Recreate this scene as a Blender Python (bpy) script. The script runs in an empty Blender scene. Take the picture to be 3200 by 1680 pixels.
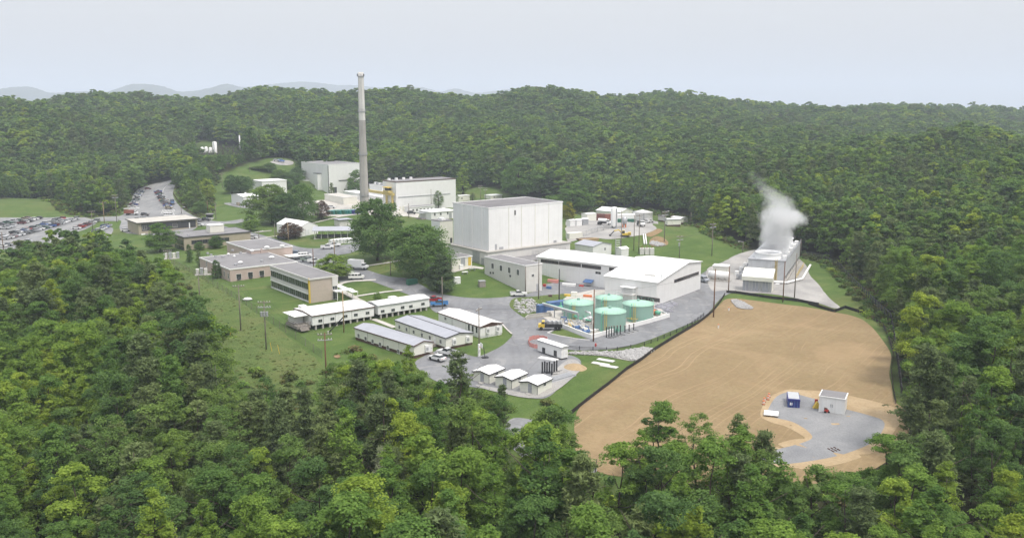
import bpy, bmesh, math, random
import numpy as np
from mathutils import Vector, Matrix
random.seed(7); np.random.seed(7)
R = math.radians
scene = bpy.context.scene
COL = scene.collection

# ------------------------------------------------------------------ camera
CAM_H = 64.0
FOC = 2800.0                       # focal length in pixels of a 3200 px wide picture
PITCH = math.atan2(510.0, FOC)
cam_data = bpy.data.cameras.new('camera')
cam_data.sensor_width = 36.0
cam_data.lens = 36.0 * FOC / 3200.0
cam_data.clip_start = 1.0
cam_data.clip_end = 30000.0
cam = bpy.data.objects.new('camera', cam_data)
COL.objects.link(cam)
cam.location = (0, 0, CAM_H)
cam.rotation_euler = (math.pi / 2 - PITCH, 0, 0)
scene.camera = cam

# ------------------------------------------------------------------ light
SUN_AZ = 135.0                     # degrees clockwise from the view direction (+Y)
SUN_EL = 63.0
world = bpy.data.worlds.new('World')
scene.world = world
world.use_nodes = True
wn = world.node_tree
wn.nodes.clear()
w_out = wn.nodes.new('ShaderNodeOutputWorld')
w_bg = wn.nodes.new('ShaderNodeBackground')
w_sky = wn.nodes.new('ShaderNodeTexSky')
w_sky.sky_type = 'NISHITA'
w_sky.sun_disc = False
w_sky.sun_elevation = R(SUN_EL)
w_sky.sun_rotation = R(SUN_AZ)
w_sky.air_density = 1.6
w_sky.dust_density = 6.0
w_sky.ozone_density = 1.0
w_mix = wn.nodes.new('ShaderNodeMix')
w_mix.data_type = 'RGBA'
w_mix.inputs[0].default_value = 0.80     # thin white overcast veil over the clear sky
w_mix.inputs[7].default_value = (7.25, 7.2, 7.35, 1)
wn.links.new(w_sky.outputs[0], w_mix.inputs[6])
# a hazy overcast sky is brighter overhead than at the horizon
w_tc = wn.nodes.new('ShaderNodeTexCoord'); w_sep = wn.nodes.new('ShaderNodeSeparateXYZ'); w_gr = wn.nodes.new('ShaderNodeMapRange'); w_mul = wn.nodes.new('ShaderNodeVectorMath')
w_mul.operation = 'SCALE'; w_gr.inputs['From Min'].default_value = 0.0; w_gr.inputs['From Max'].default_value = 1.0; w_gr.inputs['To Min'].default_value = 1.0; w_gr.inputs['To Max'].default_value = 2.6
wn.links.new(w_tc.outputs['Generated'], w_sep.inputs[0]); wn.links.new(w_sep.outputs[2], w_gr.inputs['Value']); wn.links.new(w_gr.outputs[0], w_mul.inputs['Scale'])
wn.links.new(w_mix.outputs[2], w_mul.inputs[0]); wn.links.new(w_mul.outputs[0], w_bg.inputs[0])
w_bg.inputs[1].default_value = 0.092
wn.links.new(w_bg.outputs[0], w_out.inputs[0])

sun_data = bpy.data.lights.new('sun', 'SUN')
sun_data.energy = 2.3
sun_data.angle = R(11.0)
sun_data.color = (1.0, 0.95, 0.88)
sun = bpy.data.objects.new('sun', sun_data)
COL.objects.link(sun)
_sd = Vector((math.sin(R(SUN_AZ)) * math.cos(R(SUN_EL)), math.cos(R(SUN_AZ)) * math.cos(R(SUN_EL)), math.sin(R(SUN_EL))))
sun.rotation_euler = (-_sd).to_track_quat('-Z', 'Y').to_euler()
sun.location = _sd * 300

scene.view_settings.view_transform = 'Standard'
scene.view_settings.look = 'None'
scene.view_settings.exposure = 0.20
scene.view_settings.gamma = 1.0
scene.render.engine = 'CYCLES'
scene.cycles.use_denoising = True
scene.cycles.max_bounces = 6
scene.cycles.diffuse_bounces = 3
scene.cycles.transparent_max_bounces = 12
scene.cycles.volume_bounces = 2
scene.cycles.volume_step_rate = 1.0
scene.cycles.volume_max_steps = 256

# ------------------------------------------------------------------ survey helpers
# coordinates were read off enlarged crops of the photograph; q() turns a crop reading into full-picture pixels
CROPS = dict(A=(0, 480, 3.38), B=(500, 400, 3.38), C=(1060, 480, 4.507), D=(1300, 580, 4.224), E=(1780, 600, 4.828),
             F=(480, 700, 4.225), G=(800, 820, 4.506), H=(1060, 920, 3.863), I=(1600, 760, 3.558), J=(2200, 520, 3.073),
             K=(1800, 920, 2.342), L=(0, 200, 2.576), M=(1000, 200, 2.342), N=(2100, 250, 2.342), O=(0, 880, 1.69),
             P=(1000, 1000, 1.988), Q=(2200, 880, 1.69), d=(0, 0, 0.805), s=(0, 0, 1.0))
def q(c, x, y):
    x0, y0, s = CROPS[c]
    return (x0 + x / s, y0 + y / s)
SP, CP = math.sin(PITCH), math.cos(PITCH)
def ray(px, py):
    u = (px - 1600) / FOC; v = (840 - py) / FOC
    return (u, CP + v * SP, -SP + v * CP)
def proj(p):
    yc = p[1] * SP + (p[2] - CAM_H) * CP
    zc = p[1] * CP - (p[2] - CAM_H) * SP
    return (1600 + FOC * p[0] / zc, 840 - FOC * yc / zc)
def at_z(px, py, z):
    r = ray(px, py); t = (z - CAM_H) / r[2]
    return (r[0] * t, r[1] * t)

# ------------------------------------------------------------------ terrain height field
_cp = []
def cp(px, py, z): x, y = at_z(px, py, z); _cp.append((x, y, z))
for c, pts in dict(
    s=[(1340,1110,0),(1650,1200,0),(1150,1000,0),(1000,950,.5),(900,1100,-1),(700,1000,0),(560,830,1),(450,960,-.5),
       (1900,1200,-1),(2300,1300,-1.6),(2600,1250,-1.6),(2300,1000,-.4),(2700,1000,-.8),(1850,1400,-2),(2100,1080,-.6),
       (1850,1030,0),(2150,900,0),(2050,950,0),(1750,960,0),(2420,860,.3),(2560,850,.2),(2330,800,.8),(1690,880,0),(1900,880,0),
       (1524,834,5.5),(1399,795,5.8),(1782,775,5.0),(1442,895,2.4),(1645,912,0),(1590,885,1.2),(1480,840,5.2),(1800,800,2.5),(1900,800,1.5),
       (1110,850,1.6),(1000,790,2),(1200,900,.9),(1290,880,1.2),(1170,800,4),(1260,810,5),(880,780,1.4),
       (1040,780,2.4),(960,730,3.5),(1140,657,6),(1290,665,6),(1300,640,7),(1100,680,5),(765,644,5),(850,610,7),(1030,600,8),(1200,620,7),
       (1920,712,8),(2150,706,8.5),(2010,786,1.8),(2200,790,1.6),(2030,735,7.2),(1800,740,6.5),(2330,745,2.5),(2230,745,4.5),(2400,790,.8),
       (700,540,14),(820,500,20),(660,600,7),(620,660,2),(540,562,2),(500,620,0),(480,680,0),(900,520,16),
       (150,700,-1),(0,760,-2),(300,690,0),(50,630,4),(250,650,1.5),(-150,700,0),
       (200,900,-2),(300,1200,-4),(0,1500,-6),(1000,1500,-5),(1600,1600,-5),(2400,1600,-4),(1300,1350,-3),(1700,1400,-3),
       (3000,1500,-1),(3100,1100,1),(2850,900,.5),(2700,800,1),(3150,800,6),(2900,700,5)],
    ).items():
    for px, py, z in pts:
        cp(*q(c, px, py), z)
def cpd(px, D, z): _cp.append(((px - 1600) / FOC * D * 1.0, D, z))
def ridge(px, py, D, tree=21.0):           # ground under a canopy seen at that height in the picture
    r = ray(px, py); t = D / r[1]
    _cp.append((r[0] * t, D, CAM_H + r[2] * t - tree))
for a in [(0,328,930),(250,322,950),(400,338,1000),(-300,316,900),(0,450,760),(300,470,760),(150,540,690),(-300,470,730),
          (450,322,1300),(700,298,1250),(900,282,1200),(1000,286,1180),(1100,290,1180),(1300,294,1200),(1500,291,1250),(1700,286,1250),(1900,299,1250),
          (2100,308,1250),(2230,310,1280),(2350,332,1400),(2500,334,1500),(2650,340,1700),(2800,334,1700),(2950,346,1800),(3100,358,2000),(3300,362,2000),
          (600,450,800),(500,400,900),(800,400,880),(1000,400,880),(1300,400,880),(1600,410,860),(1900,410,860),
          (1200,505,690),(1500,510,680),(1800,520,650),(2000,540,600),
          (2300,428,760),(2500,430,720),(2700,432,690),(2900,434,660),(3200,436,620),(3500,436,600),
          (2300,520,560),(2600,540,500),(2900,580,440),(3200,620,380),(2150,600,520),(1100,560,640)]:
    ridge(*a)
for a in [(2500,950,14),(2800,950,8),(3200,950,8),(2300,1000,22),(3600,1000,8),(1600,1700,15),(700,1900,10),(2400,2300,0),(3200,2900,0),(0,1700,0),(-400,1300,10),
          (1600,3200,0),(0,3600,0),(3400,3600,0),(1600,6000,0),(-800,6000,0),(4000,6000,0),(1600,9500,0),(-800,9500,0),(4000,9500,0)]:
    cpd(*a)
for x, y, z in [(-120,20,-6),(0,0,-6),(120,20,-4),(-60,90,-6),(60,90,-5),(300,60,6),(-300,60,-2),(-400,300,4),(400,200,14),(0,-200,-6),(500,400,25),(-600,500,20),(0,-1500,0),(3000,0,10),(-3000,0,10),(1500,300,20),(-1500,300,20)]:
    _cp.append((x, y, z))
_C = np.array(_cp)
_MC = 24.0
def _phi(dx, dy): return np.sqrt(dx * dx + dy * dy + _MC * _MC)
_A = _phi(_C[:, None, 0] - _C[None, :, 0], _C[:, None, 1] - _C[None, :, 1])
_n = len(_C)
_M = np.zeros((_n + 1, _n + 1)); _M[:_n, :_n] = _A - np.eye(_n) * 6.0; _M[:_n, _n] = 1; _M[_n, :_n] = 1
_W = np.linalg.solve(_M, np.concatenate([_C[:, 2], [0]]))
def _axis(lo, hi, step, far, side):
    a = list(np.arange(lo, hi + .01, step)); s = step
    up = []; v = hi
    while v < far: s *= 1.12; v += s; up.append(v)
    dn = []; v = lo; s = step
    if side:
        while v > -far: s *= 1.12; v -= s; dn.append(v)
    return np.array(dn[::-1] + a + up)
GX = _axis(-400, 400, 5.0, 15000, True)
GY = np.concatenate([[-1500, -600, -200, -80, 0], _axis(40, 720, 5.0, 16500, False)])
_XX, _YY = np.meshgrid(GX, GY)
_ZZ = np.full(_XX.shape, _W[_n])
for i in range(_n):
    _ZZ += _W[i] * _phi(_XX - _C[i, 0], _YY - _C[i, 1])
_far = np.clip((np.hypot(_XX, _YY) - 2300) / 900, 0, 1)
_rel = np.clip((np.hypot(_XX, _YY) - 560) / 260, 0, 1) * (1 - _far)
_rel2 = 5.0*np.sin(_XX*.0128 + 1.5*np.sin(_YY*.0047) + 2.0)*np.cos(_YY*.0155 + 1.4*np.sin(_XX*.0061)) + 5.0*np.sin(_XX*.0165 + 1.9*np.sin(_YY*.0058) + .6)*np.cos(_YY*.0128 + 1.2*np.sin(_XX*.0074)) + 4.5*np.sin(_XX*.034 + _YY*.021 + 2*np.sin(_YY*.013)) + 2.2*np.sin(_XX*.071 - _YY*.052 + 1.3)
_ZZ = _ZZ * (1 - _far) + _rel * _rel2 - 75.0 * np.clip((np.hypot(_XX, _YY) - 2600) / 900, 0, 1)
def Hs(x, y):
    x = np.asarray(x, float); y = np.asarray(y, float)
    i = np.clip(np.searchsorted(GX, x) - 1, 0, len(GX) - 2); j = np.clip(np.searchsorted(GY, y) - 1, 0, len(GY) - 2)
    fx = (x - GX[i]) / (GX[i + 1] - GX[i]); fy = (y - GY[j]) / (GY[j + 1] - GY[j])
    return (_ZZ[j, i] * (1 - fx) + _ZZ[j, i + 1] * fx) * (1 - fy) + (_ZZ[j + 1, i] * (1 - fx) + _ZZ[j + 1, i + 1] * fx) * fy
def Hz(x, y): return float(Hs(x, y))
_T = np.concatenate([np.arange(50, 900, 3.0), np.arange(900, 4000, 20.0)])
def G(px, py, dz=0.0):
    """the ground point (raised by dz) that is seen at a picture position"""
    r = ray(px, py)
    z = CAM_H + r[2] * _T - Hs(r[0] * _T, r[1] * _T) - dz
    k = np.argmax(z < 0)
    if z[k] >= 0: k = len(_T) - 1
    a, b = _T[max(k - 1, 0)], _T[k]
    for _ in range(18):
        m = (a + b) / 2
        if CAM_H + r[2] * m - Hz(r[0] * m, r[1] * m) - dz < 0: b = m
        else: a = m
    return Vector((r[0] * b, r[1] * b, CAM_H + r[2] * b - dz))
def g(c, x, y, dz=0.0): return G(*q(c, x, y), dz)
def len_to(Fp, ang, px):
    """distance along a horizontal heading until the picture column px is reached"""
    dx, dy = math.cos(ang), math.sin(ang); u = (px - 1600) / FOC
    fc = Fp[1] * CP - (Fp[2] - CAM_H) * SP; dc = dy * CP
    return (u * fc - Fp[0]) / (dx - u * dc)
def hgt_to(Fp, py):
    v = (840 - py) / FOC
    yc = Fp[1] * SP + (Fp[2] - CAM_H) * CP; zc = Fp[1] * CP - (Fp[2] - CAM_H) * SP
    return (v * zc - yc) / (CP + v * SP)

# ------------------------------------------------------------------ materials
MATS = {}
def _nt(name):
    m = bpy.data.materials.new(name); m.use_nodes = True
    nt = m.node_tree; nt.nodes.clear()
    o = nt.nodes.new('ShaderNodeOutputMaterial'); b = nt.nodes.new('ShaderNodeBsdfPrincipled')
    nt.links.new(b.outputs[0], o.inputs[0]); MATS[name] = m
    return m, nt, b, o
def N(nt, t, **kw):
    n = nt.nodes.new(t)
    for k, v in kw.items(): setattr(n, k, v)
    return n
def noise(nt, vec, scale, detail=4, rough=.6, dist=0.0):
    n = N(nt, 'ShaderNodeTexNoise'); n.inputs['Scale'].default_value = scale; n.inputs['Detail'].default_value = detail
    n.inputs['Roughness'].default_value = rough; n.inputs['Distortion'].default_value = dist
    nt.links.new(vec, n.inputs['Vector']); return n.outputs['Fac']
def ramp(nt, fac, stops):
    r = N(nt, 'ShaderNodeValToRGB'); e = r.color_ramp.elements
    while len(e) < len(stops): e.new(.5)
    for k, (p, c) in enumerate(stops): e[k].position = p; e[k].color = (*c, 1) if len(c) == 3 else c
    nt.links.new(fac, r.inputs[0]); return r.outputs[0]
def mixc(nt, fac, a, b, mode='MIX'):
    m = N(nt, 'ShaderNodeMix', data_type='RGBA', blend_type=mode)
    for s, v in ((0, fac), (6, a), (7, b)):
        if isinstance(v, (int, float)): m.inputs[s].default_value = v
        elif isinstance(v, tuple): m.inputs[s].default_value = (*v, 1)
        else: nt.links.new(v, m.inputs[s])
    return m.outputs[2]
def mapping(nt, src, sc):
    m = N(nt, 'ShaderNodeMapping'); m.inputs['Scale'].default_value = sc
    nt.links.new(src, m.inputs['Vector']); return m.outputs[0]
def bump(nt, b, h, strength, dist):
    n = N(nt, 'ShaderNodeBump'); n.inputs['Strength'].default_value = strength; n.inputs['Distance'].default_value = dist
    nt.links.new(h, n.inputs['Height']); nt.links.new(n.outputs[0], b.inputs['Normal'])
def plain(name, col, rough=.7, var=.18, scale=.6, metal=0.0, streak=0.0, bumpy=0.0, space='Object'):
    """painted or raw surface with blotches, fine grain and optional rain streaks"""
    if name in MATS: return MATS[name]
    m, nt, b, o = _nt(name)
    tc = N(nt, 'ShaderNodeTexCoord').outputs[space]
    f = noise(nt, tc, scale, 5, .65)
    dark = tuple(c * (1 - var) for c in col); light = tuple(min(1, c * (1 + var * .5)) for c in col)
    c = ramp(nt, f, [(.3, dark), (.55, col), (.75, light)])
    if streak:
        s = noise(nt, mapping(nt, tc, (1.6, 1.6, .06)), 1.4, 4, .7)
        c = mixc(nt, ramp(nt, s, [(.5, (0, 0, 0)), (.75, (streak,) * 3)]), c, (col[0] * .55, col[1] * .52, col[2] * .46))
    nt.links.new(c, b.inputs['Base Color'])
    b.inputs['Roughness'].default_value = rough; b.inputs['Metallic'].default_value = metal
    if bumpy: bump(nt, b, noise(nt, tc, 6, 4, .6), bumpy, .05)
    return m

def ground_mat(name, stops, scale, fine, fine_amt, rough=.95, extra=None, bs=.4):
    m, nt, b, o = _nt(name)
    geo = N(nt, 'ShaderNodeNewGeometry').outputs['Position']
    f1 = noise(nt, geo, scale, 6, .62, .4)
    c = ramp(nt, f1, stops)
    f2 = noise(nt, geo, fine, 3, .7)
    c = mixc(nt, ramp(nt, f2, [(.3, (fine_amt,) * 3), (.6, (0, 0, 0))]), c, mixc(nt, 1.0, c, (.42, .42, .42), 'MULTIPLY'))
    if extra: c = extra(nt, geo, c)
    nt.links.new(c, b.inputs['Base Color']); b.inputs['Roughness'].default_value = rough
    b.inputs['Specular IOR Level'].default_value = .15
    bump(nt, b, f2, bs, .3)
    return m
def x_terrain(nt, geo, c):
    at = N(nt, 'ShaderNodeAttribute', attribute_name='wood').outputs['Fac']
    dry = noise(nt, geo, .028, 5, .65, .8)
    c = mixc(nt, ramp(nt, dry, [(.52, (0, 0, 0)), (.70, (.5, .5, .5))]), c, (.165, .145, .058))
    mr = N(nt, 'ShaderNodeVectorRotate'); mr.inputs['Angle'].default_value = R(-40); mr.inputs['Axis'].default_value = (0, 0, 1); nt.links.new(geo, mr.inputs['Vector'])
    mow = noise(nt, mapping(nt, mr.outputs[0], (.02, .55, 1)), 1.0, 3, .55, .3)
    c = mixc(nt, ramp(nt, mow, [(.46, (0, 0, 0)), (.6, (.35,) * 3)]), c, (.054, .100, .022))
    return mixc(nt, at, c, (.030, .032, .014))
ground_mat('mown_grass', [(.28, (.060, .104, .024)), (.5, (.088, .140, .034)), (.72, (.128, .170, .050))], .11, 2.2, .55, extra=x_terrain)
def x_meadow(nt, geo, c):
    d = noise(nt, geo, .06, 5, .7, 1.0)
    c = mixc(nt, ramp(nt, d, [(.46, (0, 0, 0)), (.70, (.45,) * 3)]), c, (.155, .142, .060))
    d2 = noise(nt, geo, .5, 5, .75, 1.0)
    return mixc(nt, ramp(nt, d2, [(.5, (0, 0, 0)), (.7, (.6,) * 3)]), c, (.10, .115, .034))
ground_mat('meadow_grass', [(.28, (.070, .112, .030)), (.5, (.098, .146, .040)), (.72, (.135, .172, .054))], .2, 1.6, .6, .97, x_meadow, .8)
def x_asph(nt, geo, c):
    w = noise(nt, mapping(nt, geo, (.25, .05, 1)), .9, 4, .6, .6)
    c = mixc(nt, ramp(nt, w, [(.48, (0, 0, 0)), (.68, (.55,) * 3)]), c, (.135, .135, .14))
    pt = noise(nt, geo, .16, 2, .4, 2.0)
    c = mixc(nt, ramp(nt, pt, [(.60, (0, 0, 0)), (.63, (.4,) * 3)]), c, (.30, .295, .285))
    v = N(nt, 'ShaderNodeTexVoronoi', feature='DISTANCE_TO_EDGE'); v.inputs['Scale'].default_value = .09
    nt.links.new(geo, v.inputs['Vector'])
    return mixc(nt, ramp(nt, v.outputs['Distance'], [(.0, (.45,) * 3), (.012, (0, 0, 0))]), c, (.10, .10, .10))
ground_mat('asphalt', [(.28, (.168, .174, .186)), (.5, (.205, .210, .220)), (.74, (.248, .252, .256))], .07, 1.2, .2, .9, x_asph, .15)
ground_mat('asphalt_old', [(.28, (.205, .21, .215)), (.5, (.255, .258, .262)), (.74, (.31, .31, .305))], .09, 1.2, .25, .9, x_asph, .15)
ground_mat('gravel', [(.28, (.27, .265, .26)), (.5, (.36, .35, .335)), (.74, (.46, .445, .42))], .10, 2.8, .5, .95, None, .5)
ground_mat('gravel_blue', [(.28, (.20, .205, .215)), (.5, (.25, .255, .262)), (.74, (.31, .31, .31))], .12, 3.0, .35, .95, None, .4)
def x_dirt(nt, geo, c):
    """graded earth: faint blade marks, paired wheel tracks and damp blotches"""
    rot = N(nt, 'ShaderNodeVectorRotate'); rot.inputs['Angle'].default_value = -TRACK; rot.inputs['Axis'].default_value = (0, 0, 1)
    nt.links.new(geo, rot.inputs['Vector'])
    t = noise(nt, mapping(nt, rot.outputs[0], (.07, .42, 1)), 1.0, 6, .7, 1.4)
    c = mixc(nt, ramp(nt, t, [(.38, (.45,) * 3), (.56, (0, 0, 0))]), c, (.222, .150, .085))
    t3 = noise(nt, geo, .5, 6, .72, .8)
    c = mixc(nt, ramp(nt, t3, [(.55, (0, 0, 0)), (.72, (.55,) * 3)]), c, (.225, .158, .092))
    t4 = noise(nt, geo, .035, 4, .6, .6)
    c = mixc(nt, ramp(nt, t4, [(.5, (0, 0, 0)), (.68, (.5,) * 3)]), c, (.35, .25, .145))
    sx = N(nt, 'ShaderNodeSeparateXYZ'); nt.links.new(rot.outputs[0], sx.inputs[0])
    wob = noise(nt, mapping(nt, geo, (.02, .02, .02)), 1.0, 2, .5)
    for sc, amt, off in ((.105, .6, 0.0), (.17, .4, 3.3)):
        m1 = N(nt, 'ShaderNodeMath', operation='MULTIPLY_ADD'); m1.inputs[1].default_value = sc; nt.links.new(sx.outputs[1], m1.inputs[0])
        m0 = N(nt, 'ShaderNodeMath', operation='MULTIPLY_ADD'); m0.inputs[1].default_value = 1.6; m0.inputs[2].default_value = off; nt.links.new(wob, m0.inputs[0]); nt.links.new(m0.outputs[0], m1.inputs[2])
        v = N(nt, 'ShaderNodeTexVoronoi', voronoi_dimensions='1D'); v.inputs['Scale'].default_value = 1.0; nt.links.new(m1.outputs[0], v.inputs['W'])
        ln = ramp(nt, v.outputs['Distance'], [(.0, (0, 0, 0)), (.072*sc/.105, (0, 0, 0)), (.09*sc/.105, (1, 1, 1)), (.118*sc/.105, (0, 0, 0))])
        mk = ramp(nt, noise(nt, mapping(nt, rot.outputs[0], (.018, .08, 1)), 1.0 + off*.1, 3, .6), [(.45, (0, 0, 0)), (.6, (amt,) * 3)])
        c = mixc(nt, mixc(nt, 1.0, ln, mk, 'MULTIPLY'), c, (.37, .265, .155))
    return c
_t0, _t1 = at_z(*q('K', 900, 640), -1), at_z(*q('K', 1430, 330), -1)
TRACK = math.atan2(_t1[1] - _t0[1], _t1[0] - _t0[0])
ground_mat('graded_dirt', [(.25, (.218, .162, .086)), (.5, (.256, .192, .104)), (.76, (.296, .226, .128))], .05, .9, .3, .97, x_dirt, .7)
ground_mat('pale_sand', [(.28, (.33, .245, .145)), (.5, (.385, .29, .175)), (.74, (.43, .335, .215))], .3, 2.0, .3, .97, None, .5)
ground_mat('concrete_slab', [(.28, (.40, .385, .35)), (.5, (.48, .46, .42)), (.74, (.56, .54, .50))], .25, 2.0, .25, .9, None, .15)
ground_mat('bare_soil', [(.28, (.20, .135, .07)), (.5, (.27, .19, .105)), (.74, (.17, .155, .07))], .35, 1.5, .4, .97, None, .5)

plain('white_panel', (.73, .73, .725), .55, .06, .25, streak=.2)
plain('white_panel_shade', (.72, .73, .735), .5, .06, .2, streak=.25)  # cooler white_panel copy, shaded-side tint in the colour; doors and fan rings share it
plain('white_roof', (.80, .80, .79), .5, .04, .3)
plain('worn_white_roof', (.66, .655, .64), .8, .22, .45)
plain('cream_wall', (.68, .67, .60), .7, .07, .4, streak=.18)
plain('shed_cream', (.69, .69, .62), .6, .05, .6, streak=.08)
plain('bluegrey_roof', (.34, .352, .39), .5, .10, .35)
plain('tar_roof', (.165, .158, .162), .9, .28, .12)
plain('stack_concrete', (.36, .345, .32), .9, .16, .15, streak=.35)
plain('grey_roof', (.205, .20, .205), .9, .18, .15)
plain('tan_wall', (.36, .315, .235), .8, .10, .5)
plain('pink_wall', (.46, .37, .33), .8, .08, .5)
plain('beige_brick', (.44, .375, .32), .85, .10, 1.2)
plain('brown_trim', (.085, .045, .032), .7, .2, .8)
plain('dark_trim', (.05, .05, .055), .6, .2, .8)
plain('concrete', (.40, .385, .355), .9, .16, .15, streak=.35)
plain('concrete_pale', (.60, .59, .565), .85, .10, .2, streak=.25)
plain('white_paint', (.78, .78, .77), .5, .05, .8)
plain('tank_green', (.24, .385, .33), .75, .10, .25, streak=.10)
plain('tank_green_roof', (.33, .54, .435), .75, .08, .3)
plain('pipe_green', (.12, .40, .27), .45, .1, 1)
plain('pale_yellow', (.50, .41, .15), .6, .12, 1)
plain('yellow_paint', (.62, .44, .06), .5, .12, 1)
plain('tower_grey', (.50, .515, .535), .6, .12, .4, streak=.3)
plain('blue_paint', (.06, .13, .29), .5, .15, 1)
plain('navy_paint', (.025, .035, .20), .5, .15, 1)
plain('red_paint', (.42, .045, .035), .5, .15, 1)
plain('orange_paint', (.62, .17, .05), .5, .15, 1)
plain('rust_red', (.23, .075, .05), .7, .25, .8)
plain('rust_dark', (.14, .045, .035), .7, .25, .8)
plain('black_fabric', (.014, .014, .015), .8, .3, 1.5)
plain('black_metal', (.02, .02, .024), .5, .2, 2)
plain('galvanised', (.42, .43, .45), .45, .15, 1.5, metal=.4)
plain('silver_metal', (.58, .59, .60), .35, .1, 1.2, metal=.5)
plain('weathered_pole', (.19, .165, .14), .9, .25, 1.5)
plain('brown_pole', (.15, .075, .04), .9, .25, 1.5)
plain('tan_pole', (.33, .23, .12), .9, .25, 1.5)
plain('tyre', (.018, .018, .018), .9, .2, 3)
plain('dumpster_green', (.02, .12, .075), .6, .25, 1)
plain('teal_paint', (.03, .19, .17), .5, .2, 1)
plain('deck_wood', (.26, .235, .21), .9, .25, 1.5)
plain('riprap', (.36, .355, .35), .9, .25, .8)
plain('mountain_wood', (.045, .062, .035), 1.0, .2, .002)
plain('red_mesh', (.60, .25, .22), .7, .2, 1)
plain('tarp_grey', (.22, .22, .25), .6, .3, 1)
plain('dead_wood', (.33, .30, .27), .9, .25, 1.5)
plain('bark', (.075, .058, .042), .95, .3, 1.2)

def glass_mat():
    m, nt, b, o = _nt('window_glass')
    tc = N(nt, 'ShaderNodeTexCoord').outputs['Object']
    nt.links.new(ramp(nt, noise(nt, tc, .8, 3), [(.3, (.018, .022, .024)), (.7, (.05, .056, .06))]), b.inputs['Base Color'])
    b.inputs['Roughness'].default_value = .08; b.inputs['Specular IOR Level'].default_value = .7
glass_mat()
def car_paint():
    m, nt, b, o = _nt('vehicle_paint')
    oi = N(nt, 'ShaderNodeObjectInfo')
    nt.links.new(oi.outputs['Color'], b.inputs['Base Color'])
    b.inputs['Roughness'].default_value = .28; b.inputs['Metallic'].default_value = .1
    b.inputs['Coat Weight'].default_value = .4
car_paint()
def mesh_screen(name, col, clear):
    m, nt, b, o = _nt(name)
    b.inputs['Base Color'].default_value = (*col, 1); b.inputs['Roughness'].default_value = .6
    t = N(nt, 'ShaderNodeBsdfTransparent'); x = N(nt, 'ShaderNodeMixShader'); x.inputs[0].default_value = clear
    nt.links.new(b.outputs[0], x.inputs[1]); nt.links.new(t.outputs[0], x.inputs[2]); nt.links.new(x.outputs[0], o.inputs[0])
mesh_screen('chain_link', (.16, .17, .16), .88)
mesh_screen('red_netting', (.62, .22, .18), .45)
def leaf_mat(name, stops, transl=.30):
    m, nt, b, o = _nt(name)
    oi = N(nt, 'ShaderNodeObjectInfo').outputs['Random']
    at = N(nt, 'ShaderNodeAttribute', attribute_name='tone').outputs['Fac']
    c1 = ramp(nt, oi, stops)
    hsv = N(nt, 'ShaderNodeHueSaturation')
    nt.links.new(c1, hsv.inputs['Color'])
    mr = N(nt, 'ShaderNodeMapRange'); mr.inputs['To Min'].default_value = .62; mr.inputs['To Max'].default_value = 1.38
    nt.links.new(at, mr.inputs['Value']); nt.links.new(mr.outputs[0], hsv.inputs['Value'])
    mh = N(nt, 'ShaderNodeMapRange'); mh.inputs['To Min'].default_value = .512; mh.inputs['To Max'].default_value = .488
    nt.links.new(at, mh.inputs['Value']); nt.links.new(mh.outputs[0], hsv.inputs['Hue'])
    d = N(nt, 'ShaderNodeBsdfDiffuse'); tr = N(nt, 'ShaderNodeBsdfTranslucent'); x = N(nt, 'ShaderNodeMixShader')
    x.inputs[0].default_value = transl
    nt.links.new(hsv.outputs[0], d.inputs[0]); nt.links.new(hsv.outputs[0], tr.inputs[0])
    nt.links.new(d.outputs[0], x.inputs[1]); nt.links.new(tr.outputs[0], x.inputs[2]); nt.links.new(x.outputs[0], o.inputs[0])
    nt.nodes.remove(b)
leaf_mat('broadleaf', [(0, (0.111, 0.199, 0.058)), (.3, (0.148, 0.255, 0.060)), (.65, (0.200, 0.309, 0.060)), (.9, (0.253, 0.349, 0.058)), (1, (0.304, 0.383, 0.058))], .46)
leaf_mat('broadleaf_dark', [(0, (0.093, 0.166, 0.058)), (.5, (0.125, 0.213, 0.063)), (1, (0.168, 0.252, 0.065))], .44)
leaf_mat('needles', [(0, (0.130, 0.179, 0.078)), (.5, (0.160, 0.213, 0.086)), (1, (0.186, 0.240, 0.091))], .34)
leaf_mat('silvery_leaf', [(0, (.20, .235, .135)), (1, (.24, .275, .16))], .25)
leaf_mat('spruce_leaf', [(0, (.055, .090, .045)), (1, (.070, .105, .05))], .2)
leaf_mat('red_leaf', [(0, (.085, .055, .040)), (1, (.115, .075, .05))], .2)
leaf_mat('yellow_leaf', [(0, (.19, .21, .03)), (1, (.24, .24, .035))], .3)
leaf_mat('weed', [(0, (.075, .105, .030)), (.6, (.105, .130, .040)), (1, (.155, .140, .060))], .2)

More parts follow.
